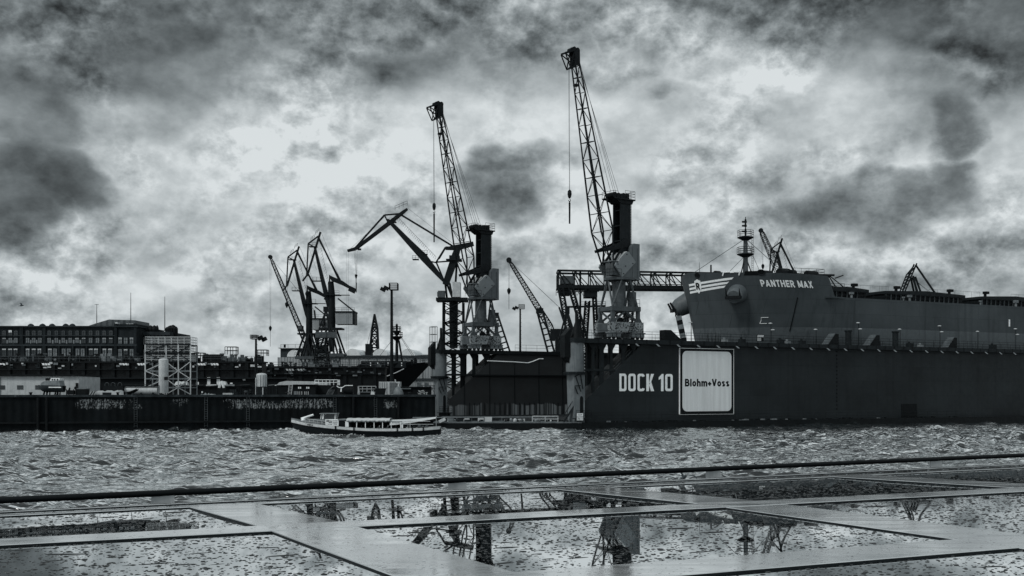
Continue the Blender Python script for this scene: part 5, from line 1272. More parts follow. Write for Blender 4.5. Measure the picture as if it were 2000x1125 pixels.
# ------------------------------------------------------------------ second floating dock, behind the quay
def second_dock():
    d0 = 236; base = at(512, 765, d0); base.z = 0; g = empty('second_floating_dock', base, 'low black floating dock wall stretching behind the quay clutter', 'floating dock')
    X = lambda px, d=d0: at(px, 0, d).x-base.x; Z = lambda py, d=d0: at(0, py, d).z
    x0 = X(-140); zt = Z(709)
    MB().bx(x0, 0, 0, 4, -1, zt).build('side_wall', M['far_hull'], g); MB().bx(x0, 1, 4.01, 30, -1, 1.4).build('pontoon', M['black'], g)
    MB().bx(x0, .3, -.5, 4.3, zt+.01, zt+.35).build('top_deck', M['black'], g)
    MB().rail([(x0,-.4,zt+.35), (0,-.4,zt+.35)], 1.1, 2.2, .035, 2).build('deck_railing', M['mid'], g)
    MB().bx(x0, 0, -.8, -.01, Z(722), Z(721)).build('side_gallery', M['dark'], g)
    MB().bx(x0, 0, -.5, -.01, Z(741), Z(739.5)).build('side_gallery', M['dark'], g)
    # slanted white plates painting the bright sky seen through bracket openings
    for c in (5, 93, 244, 279, 396, 421):
        for k in range(3):
            x = X(c+(k-1)*5.4); MB().add([(x-.22,-.53,Z(713.5)),(x+.26,-.53,Z(713.5)),(x+.02,-.53,Z(709.6)),(x-.46,-.53,Z(709.6)),(x-.22,-.5,Z(713.5)),(x+.26,-.5,Z(713.5)),(x+.02,-.5,Z(709.6)),(x-.46,-.5,Z(709.6))],
              [(0,1,2,3),(7,6,5,4),(0,4,5,1),(1,5,6,2),(2,6,7,3),(3,7,4,0)]).build('sky_gap_plate', M['white'], g)
    for k in range(18): x = X(-10+k*29); MB().bx(x-.35, x+.35, -.45, -.02, 0, zt).build('side_frame', M['black'], g)
    random.seed(21)
    for k in range(70):
        px = random.uniform(-5, 510); s = random.uniform(.4, 1.3); x = X(px); y = random.uniform(.5, 3)
        m = MB()
        if k % 3 == 0: m.tube((x,y,zt+.3), (x,y,zt+.4+s*1.6), s*.25, s*.22, 8); m.box((x,y,zt+.5+s*1.5), (s*.8,s*.6,s*.3))
        elif k % 3 == 1: m.bx(x-s*.8, x+s*.8, y-.5, y+.5, zt+.3, zt+.4+s*.9); m.bx(x-s*.3, x+s*.3, y-.4, y+.4, zt+.4+s*.9, zt+.6+s*1.2)
        else: m.tube((x-s,y,zt+.7), (x+s,y,zt+.7), s*.35, n=10); m.bx(x-s*.9, x-s*.6, y-.5, y+.5, zt+.3, zt+1.2); m.bx(x+s*.6, x+s*.9, y-.5, y+.5, zt+.3, zt+1.2)
        m.build('deck_machine', random.choice([M['black'], M['black'], M['dark'], M['mid'], M['grey']]), g)
    for k in range(45):
        px = random.uniform(-5, 510); x = X(px); z = random.uniform(Z(720), Z(711)); s = random.uniform(.15,.5)
        MB().bx(x-s, x+s, -.62, -.46, z, z+random.uniform(.12,.5)).build('side_fitting', random.choice([M['grey'], M['mid'], M['light'], M['dark']]), g)
    for px, h in ((449,3.2),(509,2.6),(385,2.0)):
        x = X(px); m = MB(); m.tube((x,1.5,zt), (x,1.5,zt+h*.6), .4, n=8); m.rail([(x-1.2,.5,zt+h*.6),(x+1.2,.5,zt+h*.6),(x+1.2,2.5,zt+h*.6),(x-1.2,2.5,zt+h*.6)], h*.5, 1.2, .07, 2); m.build('control_stand', M['black'], g)
    for px in (398,408,417,426): x = X(px); MB().bx(x-.5, x+.4, .5, 1.6, zt+.3, zt+1.4).xz([(x-.5,zt+1.4),(x+.5,zt+1.4),(x+.9,zt+1.9),(x,zt+1.9)], .5, 1.6).build('fairlead_block', M['black'], g)
second_dock()
def third_dock():
    d0 = 276; base = at(752, 765, d0); base.z = 0; g = empty('third_floating_dock', base, 'farther black floating dock wall below the pair of double-link cranes', 'floating dock')
    X = lambda px, d=d0: at(px, 0, d).x-base.x; Z = lambda py, d=d0: at(0, py, d).z
    x0 = X(440); zt = Z(719)
    MB().bx(x0, 0, 0, 4, -1, zt).build('side_wall', M['far_hull'], g); MB().bx(x0, 3, 4.01, 40, -1, 1.4).build('pontoon', M['black'], g); MB().bx(x0, 0, 40.01, 48, -1, 11.85).build('side_wall', M['far_hull'], g)
    MB().bx(x0, .3, -.5, 4.3, zt+.01, zt+.3).build('top_deck', M['black'], g)
    MB().rail([(x0,-.4,zt+.3), (0,-.4,zt+.3)], 1.2, 2.4, .04, 2).build('deck_railing', M['mid'], g)
    MB().rail([(x0,41,11.85), (0,41,11.85)], 1.2, 2.4, .04, 2).build('deck_railing', M['mid'], g)
    MB().bx(x0, 0, -.8, -.01, Z(731), Z(730)).build('side_gallery', M['dark'], g)
    for c in (568, 590):  # pale plates again stand in for sky showing through the brackets
        for k in range(3):
            x = X(c+(k-1)*5.4); MB().add([(x-.22,-.53,Z(724)),(x+.26,-.53,Z(724)),(x+.02,-.53,Z(720.5)),(x-.46,-.53,Z(720.5)),(x-.22,-.5,Z(724)),(x+.26,-.5,Z(724)),(x+.02,-.5,Z(720.5)),(x-.46,-.5,Z(720.5))],
              [(0,1,2,3),(7,6,5,4),(0,4,5,1),(1,5,6,2),(2,6,7,3),(3,7,4,0)]).build('sky_gap_plate', M['light'], g)
    for k in range(9): x = X(500+k*29); MB().bx(x-.4, x+.4, -.45, -.02, 0, zt).build('side_frame', M['black'], g)
    random.seed(22)
    for k in range(40):
        px = random.uniform(515, 748); s = random.uniform(.4, 1.1); x = X(px); y = random.uniform(.5, 3); m = MB()
        if k % 2: m.tube((x,y,zt+.3), (x,y,zt+.4+s*1.2), s*.25, s*.22, 8); m.box((x,y,zt+.4+s*1.2), (s*.8,s*.6,s*.3))
        else: m.bx(x-s*.8, x+s*.8, y-.5, y+.5, zt+.3, zt+.4+s*.7); m.bx(x-s*.3, x+s*.3, y-.4, y+.4, zt+.4+s*.7, zt+.6+s)
        m.build('deck_machine', random.choice([M['black'], M['black'], M['dark'], M['mid'], M['grey']]), g)
    for k in range(34):
        px = random.uniform(515, 748); x = X(px); z = random.uniform(Z(735), Z(721)); s = random.uniform(.15,.6)
        MB().bx(x-s, x+s, -.62, -.46, z, z+random.uniform(.12,.5)).build('side_fitting', random.choice([M['grey'], M['mid'], M['mid'], M['dark']]), g)
third_dock()
# docked ship poking its bow out of the second dock
def small_ship():
    d = 296; base = at(760, 765, d); base.z = 0; g = empty('docked_ship', base, 'dark ship bow with thin mast jutting out of the second dock', 'ship')
    X = lambda px: at(px, 0, d).x-base.x; Z = lambda py: at(0, py, d).z
    xb = X(840); L = 70
    def hb(x, z):
        s = max(0, (xb-(Z(712)-z)*.95)-x); k = min(1, s/16); return 6.5*(1-(1-k)**2)*(.75+.25*min(1, (z-1.5)/8))
    for sd in (-1, 1):
        gr = []
        for i in range(24):
            s = (i/23)**1.6*L; col = []
            for j in range(9):
                zt = Z(716)+(1.0 if s < 9 else max(0, 1.0-(s-9)*.5)) ; z = 1.5+(zt-1.5)*j/8; x = xb-(Z(712)-z)*.95-s; col.append((x, sd*hb(x+1e-4,z), z))
            gr.append(col)
        MB().grid(gr).build('hull_side', M['far_hull'], g, True, sharp=60)
    MB().add([(xb-2,0,Z(715)),(xb-14,-6,Z(716)),(xb-60,-6.4,Z(716)),(xb-60,6.4,Z(716)),(xb-14,6,Z(716))], [(0,1,2,3,4)]).build('deck', M['dark'], g)
    pts = [(X(760),-6.6,Z(736)), (X(778),-6.4,Z(729)), (X(793),-5.6,Z(721))]
    MB().path([Vector(p) for p in pts], .12, 5).build('hull_stripe', M['light'], g)
    hs = MB().bx(X(710), X(796), -5, 5, Z(719), Z(706)).build('deck_house', M['dark'], g)
    for px in (716, 728.5, 742, 752, 762, 788):
        for py in (710, 714.5): MB().bx(X(px-1), X(px+1), -5.05, -5.005, Z(py+1), Z(py-1)).build('port_light', M['white'], hs)
    m = MB().tube((X(775),0,Z(715)), (X(775),0,Z(640)), .5, .3, 10).build('mast', M['black'], g)
    for py, r in ((657,1.6),(646,1.1)): 
        o = MB().lathe([(.4,-1.2),(r,-.2),(r,0)], (X(775),0,Z(py)), 10).build('mast_platform', M['black'], m)
        MB().rail([Vector((X(775)+r*math.cos(a*math.pi/4), r*math.sin(a*math.pi/4), Z(py))) for a in range(9)], 1.1, 1.5, .06, 2).build('platform_railing', M['black'], o)
    MB().box((X(775),0,Z(638)), (.6,.6,1.2)).tube((X(775),0,Z(640)), (X(775),0,Z(632)), .15, n=5).build('mast_lamp', M['black'], m)
    MB().bar((X(779),-.5,Z(665)), (X(787),-.5,Z(712)), .4).bar((X(779),.5,Z(665)), (X(787),.5,Z(712)), .4).build('mast_strut', M['black'], m)
    mb = MB(); mb.tube((X(775),0,Z(652)), (X(738),0,Z(700)), .05, n=4); mb.tube((X(777),0,Z(650)), (X(812),0,Z(706)), .05, n=4); mb.tube((X(777),0,Z(648)), (X(816),0,Z(706)), .05, n=4); mb.build('stay_wires', M['cable'], m)
    MB().rail([(X(798),-4,Z(716)), (X(816),-3.2,Z(714)), (xb-.5,0,Z(711))], 1.6, 1.3, .06, 3).build('bow_railing', M['dark'], g)
    for px, h in ((805,1.8),(812,2.3),(800,1.4)): MB().tube((X(px),-1,Z(716)), (X(px),-1,Z(716)+h), .5, .35, 8).build('windlass', M['black'], g)
small_ship()

# ------------------------------------------------------------------ things on the quay
GZ = QZ-.05
def on_quay(px, back):
    p = quay_pt(px)[0]+nrm*back; d = p.y; return Vector(((px-1000)/F*d, d, GZ)), d
QR = math.atan2(ex.y, ex.x)
def quay_thing(name, px, back, label, cat, group=None):
    p, d = on_quay(px, back); g = empty(name, p, label, cat, group); s = d/F
    return g, (lambda x: (x-px)*s), (lambda y: CAMH+(HOR-y)*s-GZ)
# scaffold access tower
g, X, Z = quay_thing('scaffold_tower', 335, 6, 'pale steel scaffold tower with stairs and railed top beside the white tank', 'scaffold')
lv = [Z(770), Z(757), Z(740), Z(725), Z(707), Z(690), Z(674)]; xs = [X(291), X(331.5), X(355), X(378.5)]
for y in (-1.6, 1.6):
    for x in xs: MB().bar((x,y,0), (x,y,lv[-1]), .15, .15).build('scaffold_post', M['light'] if y < 0 else M['grey'], g)
for z in lv[1:]:
    for y in (-1.6, 1.6): MB().bar((xs[0],y,z), (xs[-1],y,z), .12, .16).build('scaffold_beam', M['grey'] if z < lv[4] else M['dark'], g)
    MB().bx(xs[0], xs[-1], -1.5, 1.5, z-.05, z+.03).build('scaffold_deck', M['dark'], g) if z > lv[3] else None
mb = MB()
for (x0, x1) in zip(xs, xs[1:]):
    for i, (z0, z1) in enumerate(zip(lv, lv[1:])):
        a, b = ((x0,-1.7,z0), (x1,-1.7,z1)) if (i+xs.index(x0)) % 2 else ((x1,-1.7,z0), (x0,-1.7,z1)); MB().bar(a, b, .10).build('diagonal_brace', M['light'] if i < 4 else M['dark'], g)
for i, (z0, z1) in enumerate(zip(lv, lv[1:])):
    st = MB(); st.bar((X(298),-.9,z0), (X(316),-.9,z1), .7, .12); st.tube((X(298),-1.3,z0+.9), (X(316),-1.3,z1+.9), .035, n=4); st.build('stair_flight', M['grey'], g)
for z, h in ((lv[-1], 1.1), (lv[-2], 1.0), (lv[-3], .9)):
    mb = MB()
    for y in (-1.6, 1.6): mb.rail([(xs[0],y,z), (xs[-1],y,z)], h, .9, .035, 3)
    mb.rail([(xs[0],-1.6,z),(xs[0],1.6,z)], h, .8, .035, 3); mb.rail([(xs[-1],-1.6,z),(xs[-1],1.6,z)], h, .8, .035, 3); mb.build('guard_rail', M['light'], g)
# tanks
g, X, Z = quay_thing('storage_tank', 319.5, 2.2, 'tall slim white cylinder tank standing before the scaffold tower', 'tank'); r = X(328.8)
MB().lathe([(r*.96,.35),(r,.4),(r,Z(703)),(r*.9,Z(701.4)),(r*.55,Z(700.3)),(.05,Z(699.8))], n=28).build('tank_shell', M['tank_white'] if 'tank_white' in M else M['light'], g, True, sharp=30)
for a in (45,135,225,315): MB().tube((r*.85*math.cos(R(a)),r*.85*math.sin(R(a)),0), (r*.85*math.cos(R(a)),r*.85*math.sin(R(a)),.5), .07, n=5).build('tank_leg', M['mid'], g)
MB().box((r*.75,-r*.75,Z(739)), (.42,.42,.42)).build('gauge_box', M['black'], g)
MB().tube((-r*.7,-r*.85,0), (-r*.7,-r*.85,Z(752)), .05, n=5).build('drain_pipe', M['grey'], g)
g, X, Z = quay_thing('storage_tank', 511, 3, 'short domed grey tank with ribbed shell on a dark plinth', 'tank'); r = X(521.2)
MB().bx(-r*.9, r*.9, -r*.9, r*.9, 0, Z(755.5)).build('plinth', M['dark'], g)
MB().lathe([(r,Z(755)),(r,Z(732)),(r*.85,Z(730)),(r*.4,Z(728.8)),(.05,Z(728.5))], n=28).build('tank_shell', M['grey_tank'] if 'grey_tank' in M else M['light'], g, True, sharp=30)
for a in range(0, 360, 30): MB().bar((r*1.02*math.cos(R(a)),r*1.02*math.sin(R(a)),Z(755)), (r*1.02*math.cos(R(a)),r*1.02*math.sin(R(a)),Z(733)), .06).build('shell_rib', M['grey'], g)
MB().tube((-r*.95,-.6,0), (-r*.95,-.6,Z(738)), .06, n=5).tube((r*.5,-.9,0), (r*.5,-.9,Z(757)), .08, n=5).build('tank_pipe', M['light'], g)
g, X, Z = quay_thing('horizontal_tank', 275, 4, 'pale horizontal cylinder tank lying left of the scaffold tower', 'tank'); r = Z(756.5)/2
MB().tube((X(247),0,r+.12), (X(309),0,r+.12), r, n=28).build('tank_shell', M['light'], g, True, sharp=40)
MB().lathe([(r*.98,0),(r*.8,.3),(r*.35,.45),(.03,.5)], (X(247),0,r+.12), 20, Matrix.Rotation(R(-90),3,'Y')).build('tank_end', M['light'], g, True)
for px in (255, 278, 301): MB().bx(X(px-2), X(px+2), -r*.9, r*.9, 0, .5).build('tank_saddle', M['dark'], g)
MB().bar((X(246),-.3,Z(754.5)), (X(309),-.3,Z(754.5)), .12).bx(X(246), X(309), -.5, .4, Z(757), Z(756.5)).rail([(X(246),-.5,Z(756)),(X(309),-.5,Z(756))], .35, .7, .03, 1).build('tank_walkway', M['dark'], g)
# pale shed wall on the far left with square openings
g, X, Z = quay_thing('quay_shed', 75, 9, 'low pale shed with small square openings at the left edge of the quay', 'shed')
MB().bx(X(-120), X(154), 0, 8, 0, Z(735)).build('shed_wall', M['pale_wall'] if 'pale_wall' in M else M['light'], g)
MB().bx(X(-120), X(155), -.4, 8.3, Z(734.95), Z(731.5)).build('shed_roof', M['black'], g)
for px in (4, 39.5, 75): MB().bx(X(px-6), X(px+6), -.06, -.003, Z(760.5), Z(752.5)).build('window', M['glass'], g)
MB().bx(X(-15), X(2), -.05, -.004, 0, Z(737)).build('door_panel', M['grey'], g)
MB().bx(X(150.5), X(153), -.5, -.02, 0, Z(748)).build('striped_post', M['black'], g)
# black wall of the quay store behind, fills the dark behind the clutter
g, X, Z = quay_thing('timber_store', 330, 26, 'long low black store building behind the tanks and scaffold', 'store building')
MB().bx(X(158), X(560), 0, 5, 0, Z(740)).build('store_wall', M['black'], g); MB().bx(X(157), X(561), -.4, 5.4, Z(739.9), Z(737.5)).build('store_roof', M['dark'], g)
for px, w, ya, yb in ((408,6,737,751),(426.5,6,737,751),(477,5,739.5,743),(386,5,746,752),(452,5,747.5,750)): MB().bx(X(px-w/2), X(px+w/2), -.08, -.01, Z(yb), Z(ya)).build('notice_panel', M['white'], g)
for px in (352, 363, 439): 
    n = 10; MB().add([(X(px)+.55*math.cos(math.pi*i/n), -1.2, Z(752)+.6*math.sin(math.pi*i/n)) for i in range(n+1)]+[(X(px)+.55*math.cos(math.pi*i/n), -.1, Z(752)+.6*math.sin(math.pi*i/n)) for i in range(n+1)], [tuple(range(n+1))]+[(i,i+1,n+2+i,n+1+i) for i in range(n)]).build('canopy_dome', M['white'], g)
g, X, Z = quay_thing('pipe_rack', 395, 20, 'low dark rack of bundled pipes behind the bollard on the quay', 'pipe rack')
random.seed(5)
MB().bx(X(345), X(560), 0, 2, 0, Z(754)).build('rack_body', M['black'], g)
for k in range(26):
    px = random.uniform(346, 556); s = random.uniform(.2, .6); m = MB()
    m.tube((X(px)-s,-.3,Z(753)), (X(px)+s*2,-.3,Z(753)+random.uniform(0,.1)), random.uniform(.06,.16), n=6); m.build('pipe_length', random.choice([M['grey'], M['mid'], M['light'], M['dark'], M['dark']]), g)
# work launch propped on stands
g, X, Z = quay_thing('work_launch', 101, 3.5, 'small round-hulled launch with white cabin propped on stands', 'boat')
def launch():
    L0, L1 = X(77), X(126); zs = Z(753.5); gr = []
    for i in range(15):
        k = i/14; x = L0+(L1-L0)*k; b = 1.25*math.sin(math.pi*(.12+.80*k))**.6*(1 if k > .25 else .55+.45*k/.25); kz = Z(766)+ (0.55*(1-k/.25)**2 if k < .25 else 0); sh = zs+.12*(1-k)
        gr.append([(x, b*math.sin(a), sh-(sh-kz)*math.cos(a)) for a in [R(-90+18*j) for j in range(11)]])
    MB().grid(gr).build('hull', M['launch_hull'], g, True)
    MB().add([p for p in [(L0+.2,0,zs+.1)]+[(r[0][0], r[0][1], r[0][2]) for r in gr]+[(r[-1][0], r[-1][1], r[-1][2]) for r in reversed(gr)]], [tuple(range(31))]).build('deck', M['grey'], g)
    MB().prism([(X(83),zs),(X(122),zs),(X(120),Z(743)),(X(92),Z(744.5)),(X(86),Z(747.5))], lambda p: (p[0],-.85,p[1]), lambda p: (p[0],.85,p[1])).build('superstructure', M['grey'], g)
    c = MB().prism([(X(101),Z(744)),(X(120),Z(744)),(X(121),Z(738.5)),(X(104),Z(738.5))], lambda p: (p[0],-.7,p[1]), lambda p: (p[0],.7,p[1])).build('cabin', M['white'], g)
    for px in (106.5, 111, 116.5): MB().bx(X(px-1.5), X(px+1.5), -.73, -.705, Z(743), Z(740)).build('cabin_window', M['glass'], c)
    MB().bx(X(102), X(126), -1.2, -1.12, Z(757.5), Z(755.5)).build('rubbing_strake', M['white'], g)
    MB().box((X(94),0,Z(741)), (.5,.6,.35)).build('searchlight', M['black'], g)
    MB().tube((X(121),0,Z(744)), (X(124),0,Z(739)), .04, n=4).build('aerial', M['light'], g)
    for px in (88, 94, 110, 114): MB().bar((X(px),-.5,0), (X(px)+.1,-.35,Z(763)), .16).bar((X(px),.5,0), (X(px)+.1,.35,Z(763)), .16).build('prop_stand', M['black'], g)
M['launch_hull'] = paint('launch_hull_paint', .05, .5, .2, streak=.3); launch()
# workboats under tarpaulin and a dark skiff
g, X, Z = quay_thing('covered_workboat', 214, 3.0, 'small workboat under pale folded tarpaulins with three hoops behind', 'boat')
pts = [(X(184),.02),(X(196),Z(763)),(X(206),Z(766)),(X(214),Z(762.5)),(X(222),Z(766)),(X(234),Z(762)),(X(244),.02)]
mb = MB(); mb.xz(pts, -.9, .9); mb.build('tarpaulin', M['light'], g)
MB().bx(X(205), X(222), -.95, -.91, .1, Z(766.5)).build('tarpaulin_opening', M['dark'], g)
MB().bx(X(196), X(235), 1.0, 2.0, 0, Z(754)).build('engine_box', M['black'], g)
for px in (201, 213, 226.5): MB().path([Vector((X(px)+.28*math.cos(math.pi*i/8), 1.5, Z(751)+.28*math.sin(math.pi*i/8)+.0)) for i in range(9)], .035, 5).tube((X(px)-.28,1.5,Z(756)), (X(px)-.28,1.5,Z(751)), .035, n=5).tube((X(px)+.28,1.5,Z(756)), (X(px)+.28,1.5,Z(751)), .035, n=5).build('hoop', M['mid'], g)
g, X, Z = quay_thing('skiff', 257, 2.4, 'dark narrow skiff with pointed bow lying before the horizontal tank', 'boat')
gr = []
for i in range(12):
    k = i/11; x = X(243)+(X(269)-X(243))*k; b = .5*math.sin(math.pi*min(1,.25+.75*(1-k)))**.7 if k > .0 else .4; top = Z(766)+.38*k**2*1.4; kl = .12+.55*k**2.2
    gr.append([(x, b*math.sin(R(-90+22.5*j)), top-(top-kl)*math.cos(R(-90+22.5*j))) for j in range(9)])
MB().grid(gr).build('hull', M['black'], g, True); MB().bx(X(246), X(250), -.3, .3, .05, .3).build('keel_block', M['mid'], g); MB().bx(X(258), X(261), -.2, .2, .05, .4).build('keel_block', M['mid'], g)
# crates and small plant near the left shed
g, X, Z = quay_thing('generator_set', 139, 3.0, 'black skeletal generator set between the launch and the striped post', 'generator')
MB().bx(X(133), X(145), -.4, .4, .15, Z(762)).build('engine', M['black'], g); MB().tube((X(136),0,Z(762)), (X(136),0,Z(757)), .1, n=6).build('exhaust', M['black'], g); MB().tube((X(148),0,Z(758)), (X(148),.3,Z(758)), .25, n=12).build('fan_wheel', M['black'], g)
for x in (132, 146): MB().bar((X(x),-.4,0), (X(x),-.4,Z(760)), .09).bar((X(x),.4,0), (X(x),.4,Z(760)), .09).build('frame_leg', M['black'], g)
g, X, Z = quay_thing('steel_skip', 163, 3.2, 'low dark steel skip with a pale lid edge', 'skip'); MB().xz([(X(155),.1),(X(170),.1),(X(171.5),Z(760)),(X(154),Z(760))], -.7, .7).build('skip_body', M['black'], g); MB().bx(X(154), X(171.5), -.75, .75, Z(760)+.01, Z(758.6)).build('skip_rim', M['grey'], g); MB().bx(X(158), X(167), -.6, .6, 0, .099).build('skid', M['black'], g)
g, X, Z = quay_thing('striped_barrier', 178, 2.4, 'small slanted black and white striped barrier by the skip', 'barrier')
for k in range(5): MB().xz([(X(173)+k*.17,0),(X(173)+k*.17+.09,0),(X(173)+k*.17+.45,Z(764)),(X(173)+k*.17+.36,Z(764))], -.05, .05).build('stripe', M['light'] if k % 2 == 0 else M['black'], g)
# A-frame trestle, bollard, cable clutter
g, X, Z = quay_thing('trestle', 432.5, 5, 'bright white A-shaped trestle on the quay', 'trestle')
for y in (-.3, .3): MB().bar((X(428),y,Z(757.5)), (X(431.8),y,Z(744)), .16).bar((X(437.5),y,Z(757.5)), (X(432.5),y,Z(744)), .16).build('trestle_leg', M['white'], g)
MB().bx(X(426), X(440), -.6, .6, 0, Z(757.6)).build('trestle_base', M['black'], g)
g, X, Z = quay_thing('marker_post', 395, .7, 'short white-topped marker post on the quay edge', 'post'); MB().tube((0,0,0), (0,0,Z(767)), .07, n=8).build('post', M['mid'], g); MB().tube((0,0,Z(767)), (0,0,Z(764.3)), .10, n=8).build('post_cap', M['white'], g)
for i, (px, w, h, mt, sh) in enumerate(((402,26,5,'grey','tarp'),(446,18,5,'light','pallet'),(463,9,8,'dark','drum'),(481,8,10,'mid','drum'),(490,6,13,'dark','drum'),(413,12,3,'white','pallet'),(455,10,12,'mid','crate'),(470,14,14,'black','crate'),(532,20,18,'black','crate'))):
    nm = {'tarp':('covered_heap','grey tarpaulin heap on the quay right of the scaffold tower','heap'), 'pallet':('pallet', ('pale pallet pile left of the small domed tank','','',)[0] if px != 413 else 'low white pallet before the A-shaped trestle','pallet'), 'drum':('oil_drum', {463:'small dark drum left of the domed tank',481:'grey upright drum close left of the domed tank',490:'tall dark drum right beside the domed tank'}.get(px,''),'drum'), 'crate':('steel_crate', {455:'mid-grey crate behind the pale pallets',470:'square black crate left of the domed tank',532:'large black steel crate right of the domed tank'}.get(px,''),'crate')}[sh]
    g, X, Z = quay_thing(nm[0], px, 4+(.9*i if sh == 'crate' else i*.4), nm[1], nm[2]); hh_ = h*.0735; ww = w*.0735/2
    if sh == 'drum': MB().lathe([(ww*.95,0),(ww,.05),(ww,hh_*.33),(ww*1.06,hh_*.35),(ww,hh_*.37),(ww,hh_*.66),(ww*1.06,hh_*.68),(ww,hh_*.7),(ww,hh_),(ww*.9,hh_-.02)], n=16).build('drum_shell', M[mt], g, True)
    elif sh == 'pallet':
        for k in range(3): MB().bx(-ww, ww, -.5+k*.4, -.3+k*.4, 0, .1).build('runner', M[mt], g)
        for k in range(6): MB().bx(-ww+k*ww/3, -ww+k*ww/3+ww*.26, -.55, .55, .101, hh_).build('slat', M[mt], g)
    elif sh == 'tarp':
        gr = [[(-ww+2*ww*a/14, -.7+1.4*b/6, max(0,(hh_*(.7+.5*math.sin(a*1.7+b))*math.sin(math.pi*a/14)**.5*math.sin(math.pi*b/6)**.5))) for b in range(7)] for a in range(15)]; MB().grid(gr).build('tarpaulin', M[mt], g, True)
    else:
        MB().bx(-ww, ww, -.6, .6, .08, hh_).build('crate_body', M[mt], g); 
        for x in (-ww, -ww/3, ww/3, ww): MB().bx(x-.05, x+.05, -.66, -.601, 0, hh_+.04).build('crate_rib', M['dark'], g)
# long pale hull strip and office cabins on the right part of the quay
g, X, Z = quay_thing('overturned_hull', 575, 16, 'long pale hull section resting above the office cabins', 'hull section')
MB().xz([(X(540),Z(752)),(X(546),Z(746.5)),(X(560),Z(744)),(X(610),Z(745)),(X(640),Z(748)),(X(640),Z(752))], 0, 3).build('hull_plating', M['light'], g); MB().bx(X(538), X(642), .2, 2.8, 0, Z(752.05)).build('cradle', M['black'], g)
g, X, Z = quay_thing('office_cabin', 592, 6, 'dark two-row office cabin with small bright windows on the quay', 'cabin')
MB().bx(X(572), X(616), 0, 2.6, 0, Z(751)).build('cabin_wall', M['black'], g); MB().bx(X(566), X(617), -.3, 2.9, Z(750.9), Z(749.6)).build('cabin_roof', M['light'], g)
for px in (583.5, 587, 599.5, 603): 
    w = MB().bx(X(px-1.2), X(px+1.2), -.05, -.003, Z(759), Z(755.5)).build('window', M['white'], g)
for px in (582, 585.5, 589.5, 595, 598, 602): MB().bx(X(px-.6), X(px+.6), -.05, -.003, Z(771), Z(764.5)).build('door_slit', M['light'], g)
MB().bx(X(574), X(580), -.05, -.003, Z(771), Z(764)).build('door_panel', M['grey'], g)
g, X, Z = quay_thing('site_ladder', 564, 5, 'leaning white steel ladder left of the office cabin', 'ladder')
for o in (0, .5): MB().bar((X(562)+o,0,0), (X(565)+o,0,Z(750)), .07).build('stile', M['light'], g)
for k in range(7): MB().bar((X(562)+.04*k,0,.25+k*.22), (X(562)+.04*k+.5,0,.25+k*.22), .05).build('rung', M['light'], g)
g, X, Z = quay_thing('viewing_platform', 636, 7, 'raised dark platform with white guard rail beside the office cabin', 'platform')
MB().bx(X(615), X(659), 0, 2.2, 0, Z(752.5)).build('platform_body', M['black'], g)
mb = MB(); mb.rail([(X(615),0,Z(752)),(X(659),0,Z(752)),(X(659),2.2,Z(752))], Z(742)-Z(752), .55, .045, 2); mb.build('guard_rail', M['white'], g)
for k in range(8): MB().bar((X(637)+k*.13,-.04,.05), (X(642)+k*.13,-.04,Z(761)), .05).build('hatched_strip', M['grey'], g)
MB().path([Vector((X(640+i*2.2), -.3, Z(768)+1.0*math.sin(i/6*1.5))) for i in range(7)], .08, 6).build('hose_arm', M['mid'], g)
g, X, Z = quay_thing('mobile_mixer', 676, 4, 'dark drum-shaped mixer with white arms on the quay', 'mixer')
MB().tube((X(672),0,Z(762)), (X(690),0,Z(763)), .72, .78, 18).build('mixer_drum', M['rubber'], g, True); MB().bx(X(670), X(690), -.5, .5, .1, .45).build('chassis', M['black'], g)
MB().path([Vector((X(x),-.6,Z(y))) for x,y in ((690,753),(676,753.2),(670,757),(663,757),(659,754))], .07, 6).build('feed_pipe', M['white'], g); MB().xz([(X(666),Z(765)),(X(668.5),Z(765)),(X(669),Z(757)),(X(667),Z(757))], -.7, -.6).build('mirror_plate', M['white'], g)
for px in (674, 685): MB().tube((X(px),-.55,.2), (X(px),.55,.2), .2, n=12).build('wheel', M['rubber'], g)
g, X, Z = quay_thing('railed_gangway', 716, 5, 'pale railed gangway section lying along the quay', 'gangway')
MB().bx(X(700), X(735), -.4, .4, Z(766.5), Z(765)).build('walk_deck', M['grey'], g); MB().rail([(X(700),-.4,Z(765)),(X(735),-.4,Z(765))], .8, .7, .04, 2).build('guard_rail', M['light'], g); MB().xz([(X(699),.05),(X(704),.05),(X(702),Z(756)),(X(700),Z(756))], -.5, -.42).build('end_frame', M['light'], g); MB().bx(X(705), X(725), -.3, .3, 0, Z(766.6)).build('support', M['black'], g)
g, X, Z = quay_thing('waste_skip', 746, 3.5, 'black tapered waste skip before the pale container', 'skip')
MB().xz([(X(736),.06),(X(750),.06),(X(753),Z(759.5)),(X(733),Z(759.5))], -.8, .8).build('skip_body', M['rubber'], g); MB().bx(X(732.6), X(753.4), -.85, .85, Z(759.4), Z(758.3)).build('skip_rim', M['dark'], g); MB().bx(X(738), X(748), -.7, .7, 0, .059).build('skid', M['dark'], g)
g, X, Z = quay_thing('white_sacks', 728.5, 3.2, 'heap of crumpled white bulk sacks beside the waste skip', 'sacks')
gr = [[(X(724)+(X(733)-X(724))*a/9, -.4+.8*b/5, max(0, Z(761)*(.75+.35*math.sin(a*2.1)*math.cos(b*1.3))*math.sin(math.pi*a/9)**.4*math.sin(math.pi*b/5)**.4)) for b in range(6)] for a in range(10)]; MB().grid(gr).build('sack_heap', M['light'], g)
g, X, Z = quay_thing('shipping_container', 760, 12, 'pale shipping container with ribbed doors behind the waste skip', 'container')
MB().bx(X(740), X(781), 0, 2.4, .1, Z(745.5)).build('container_body', M['light'], g)
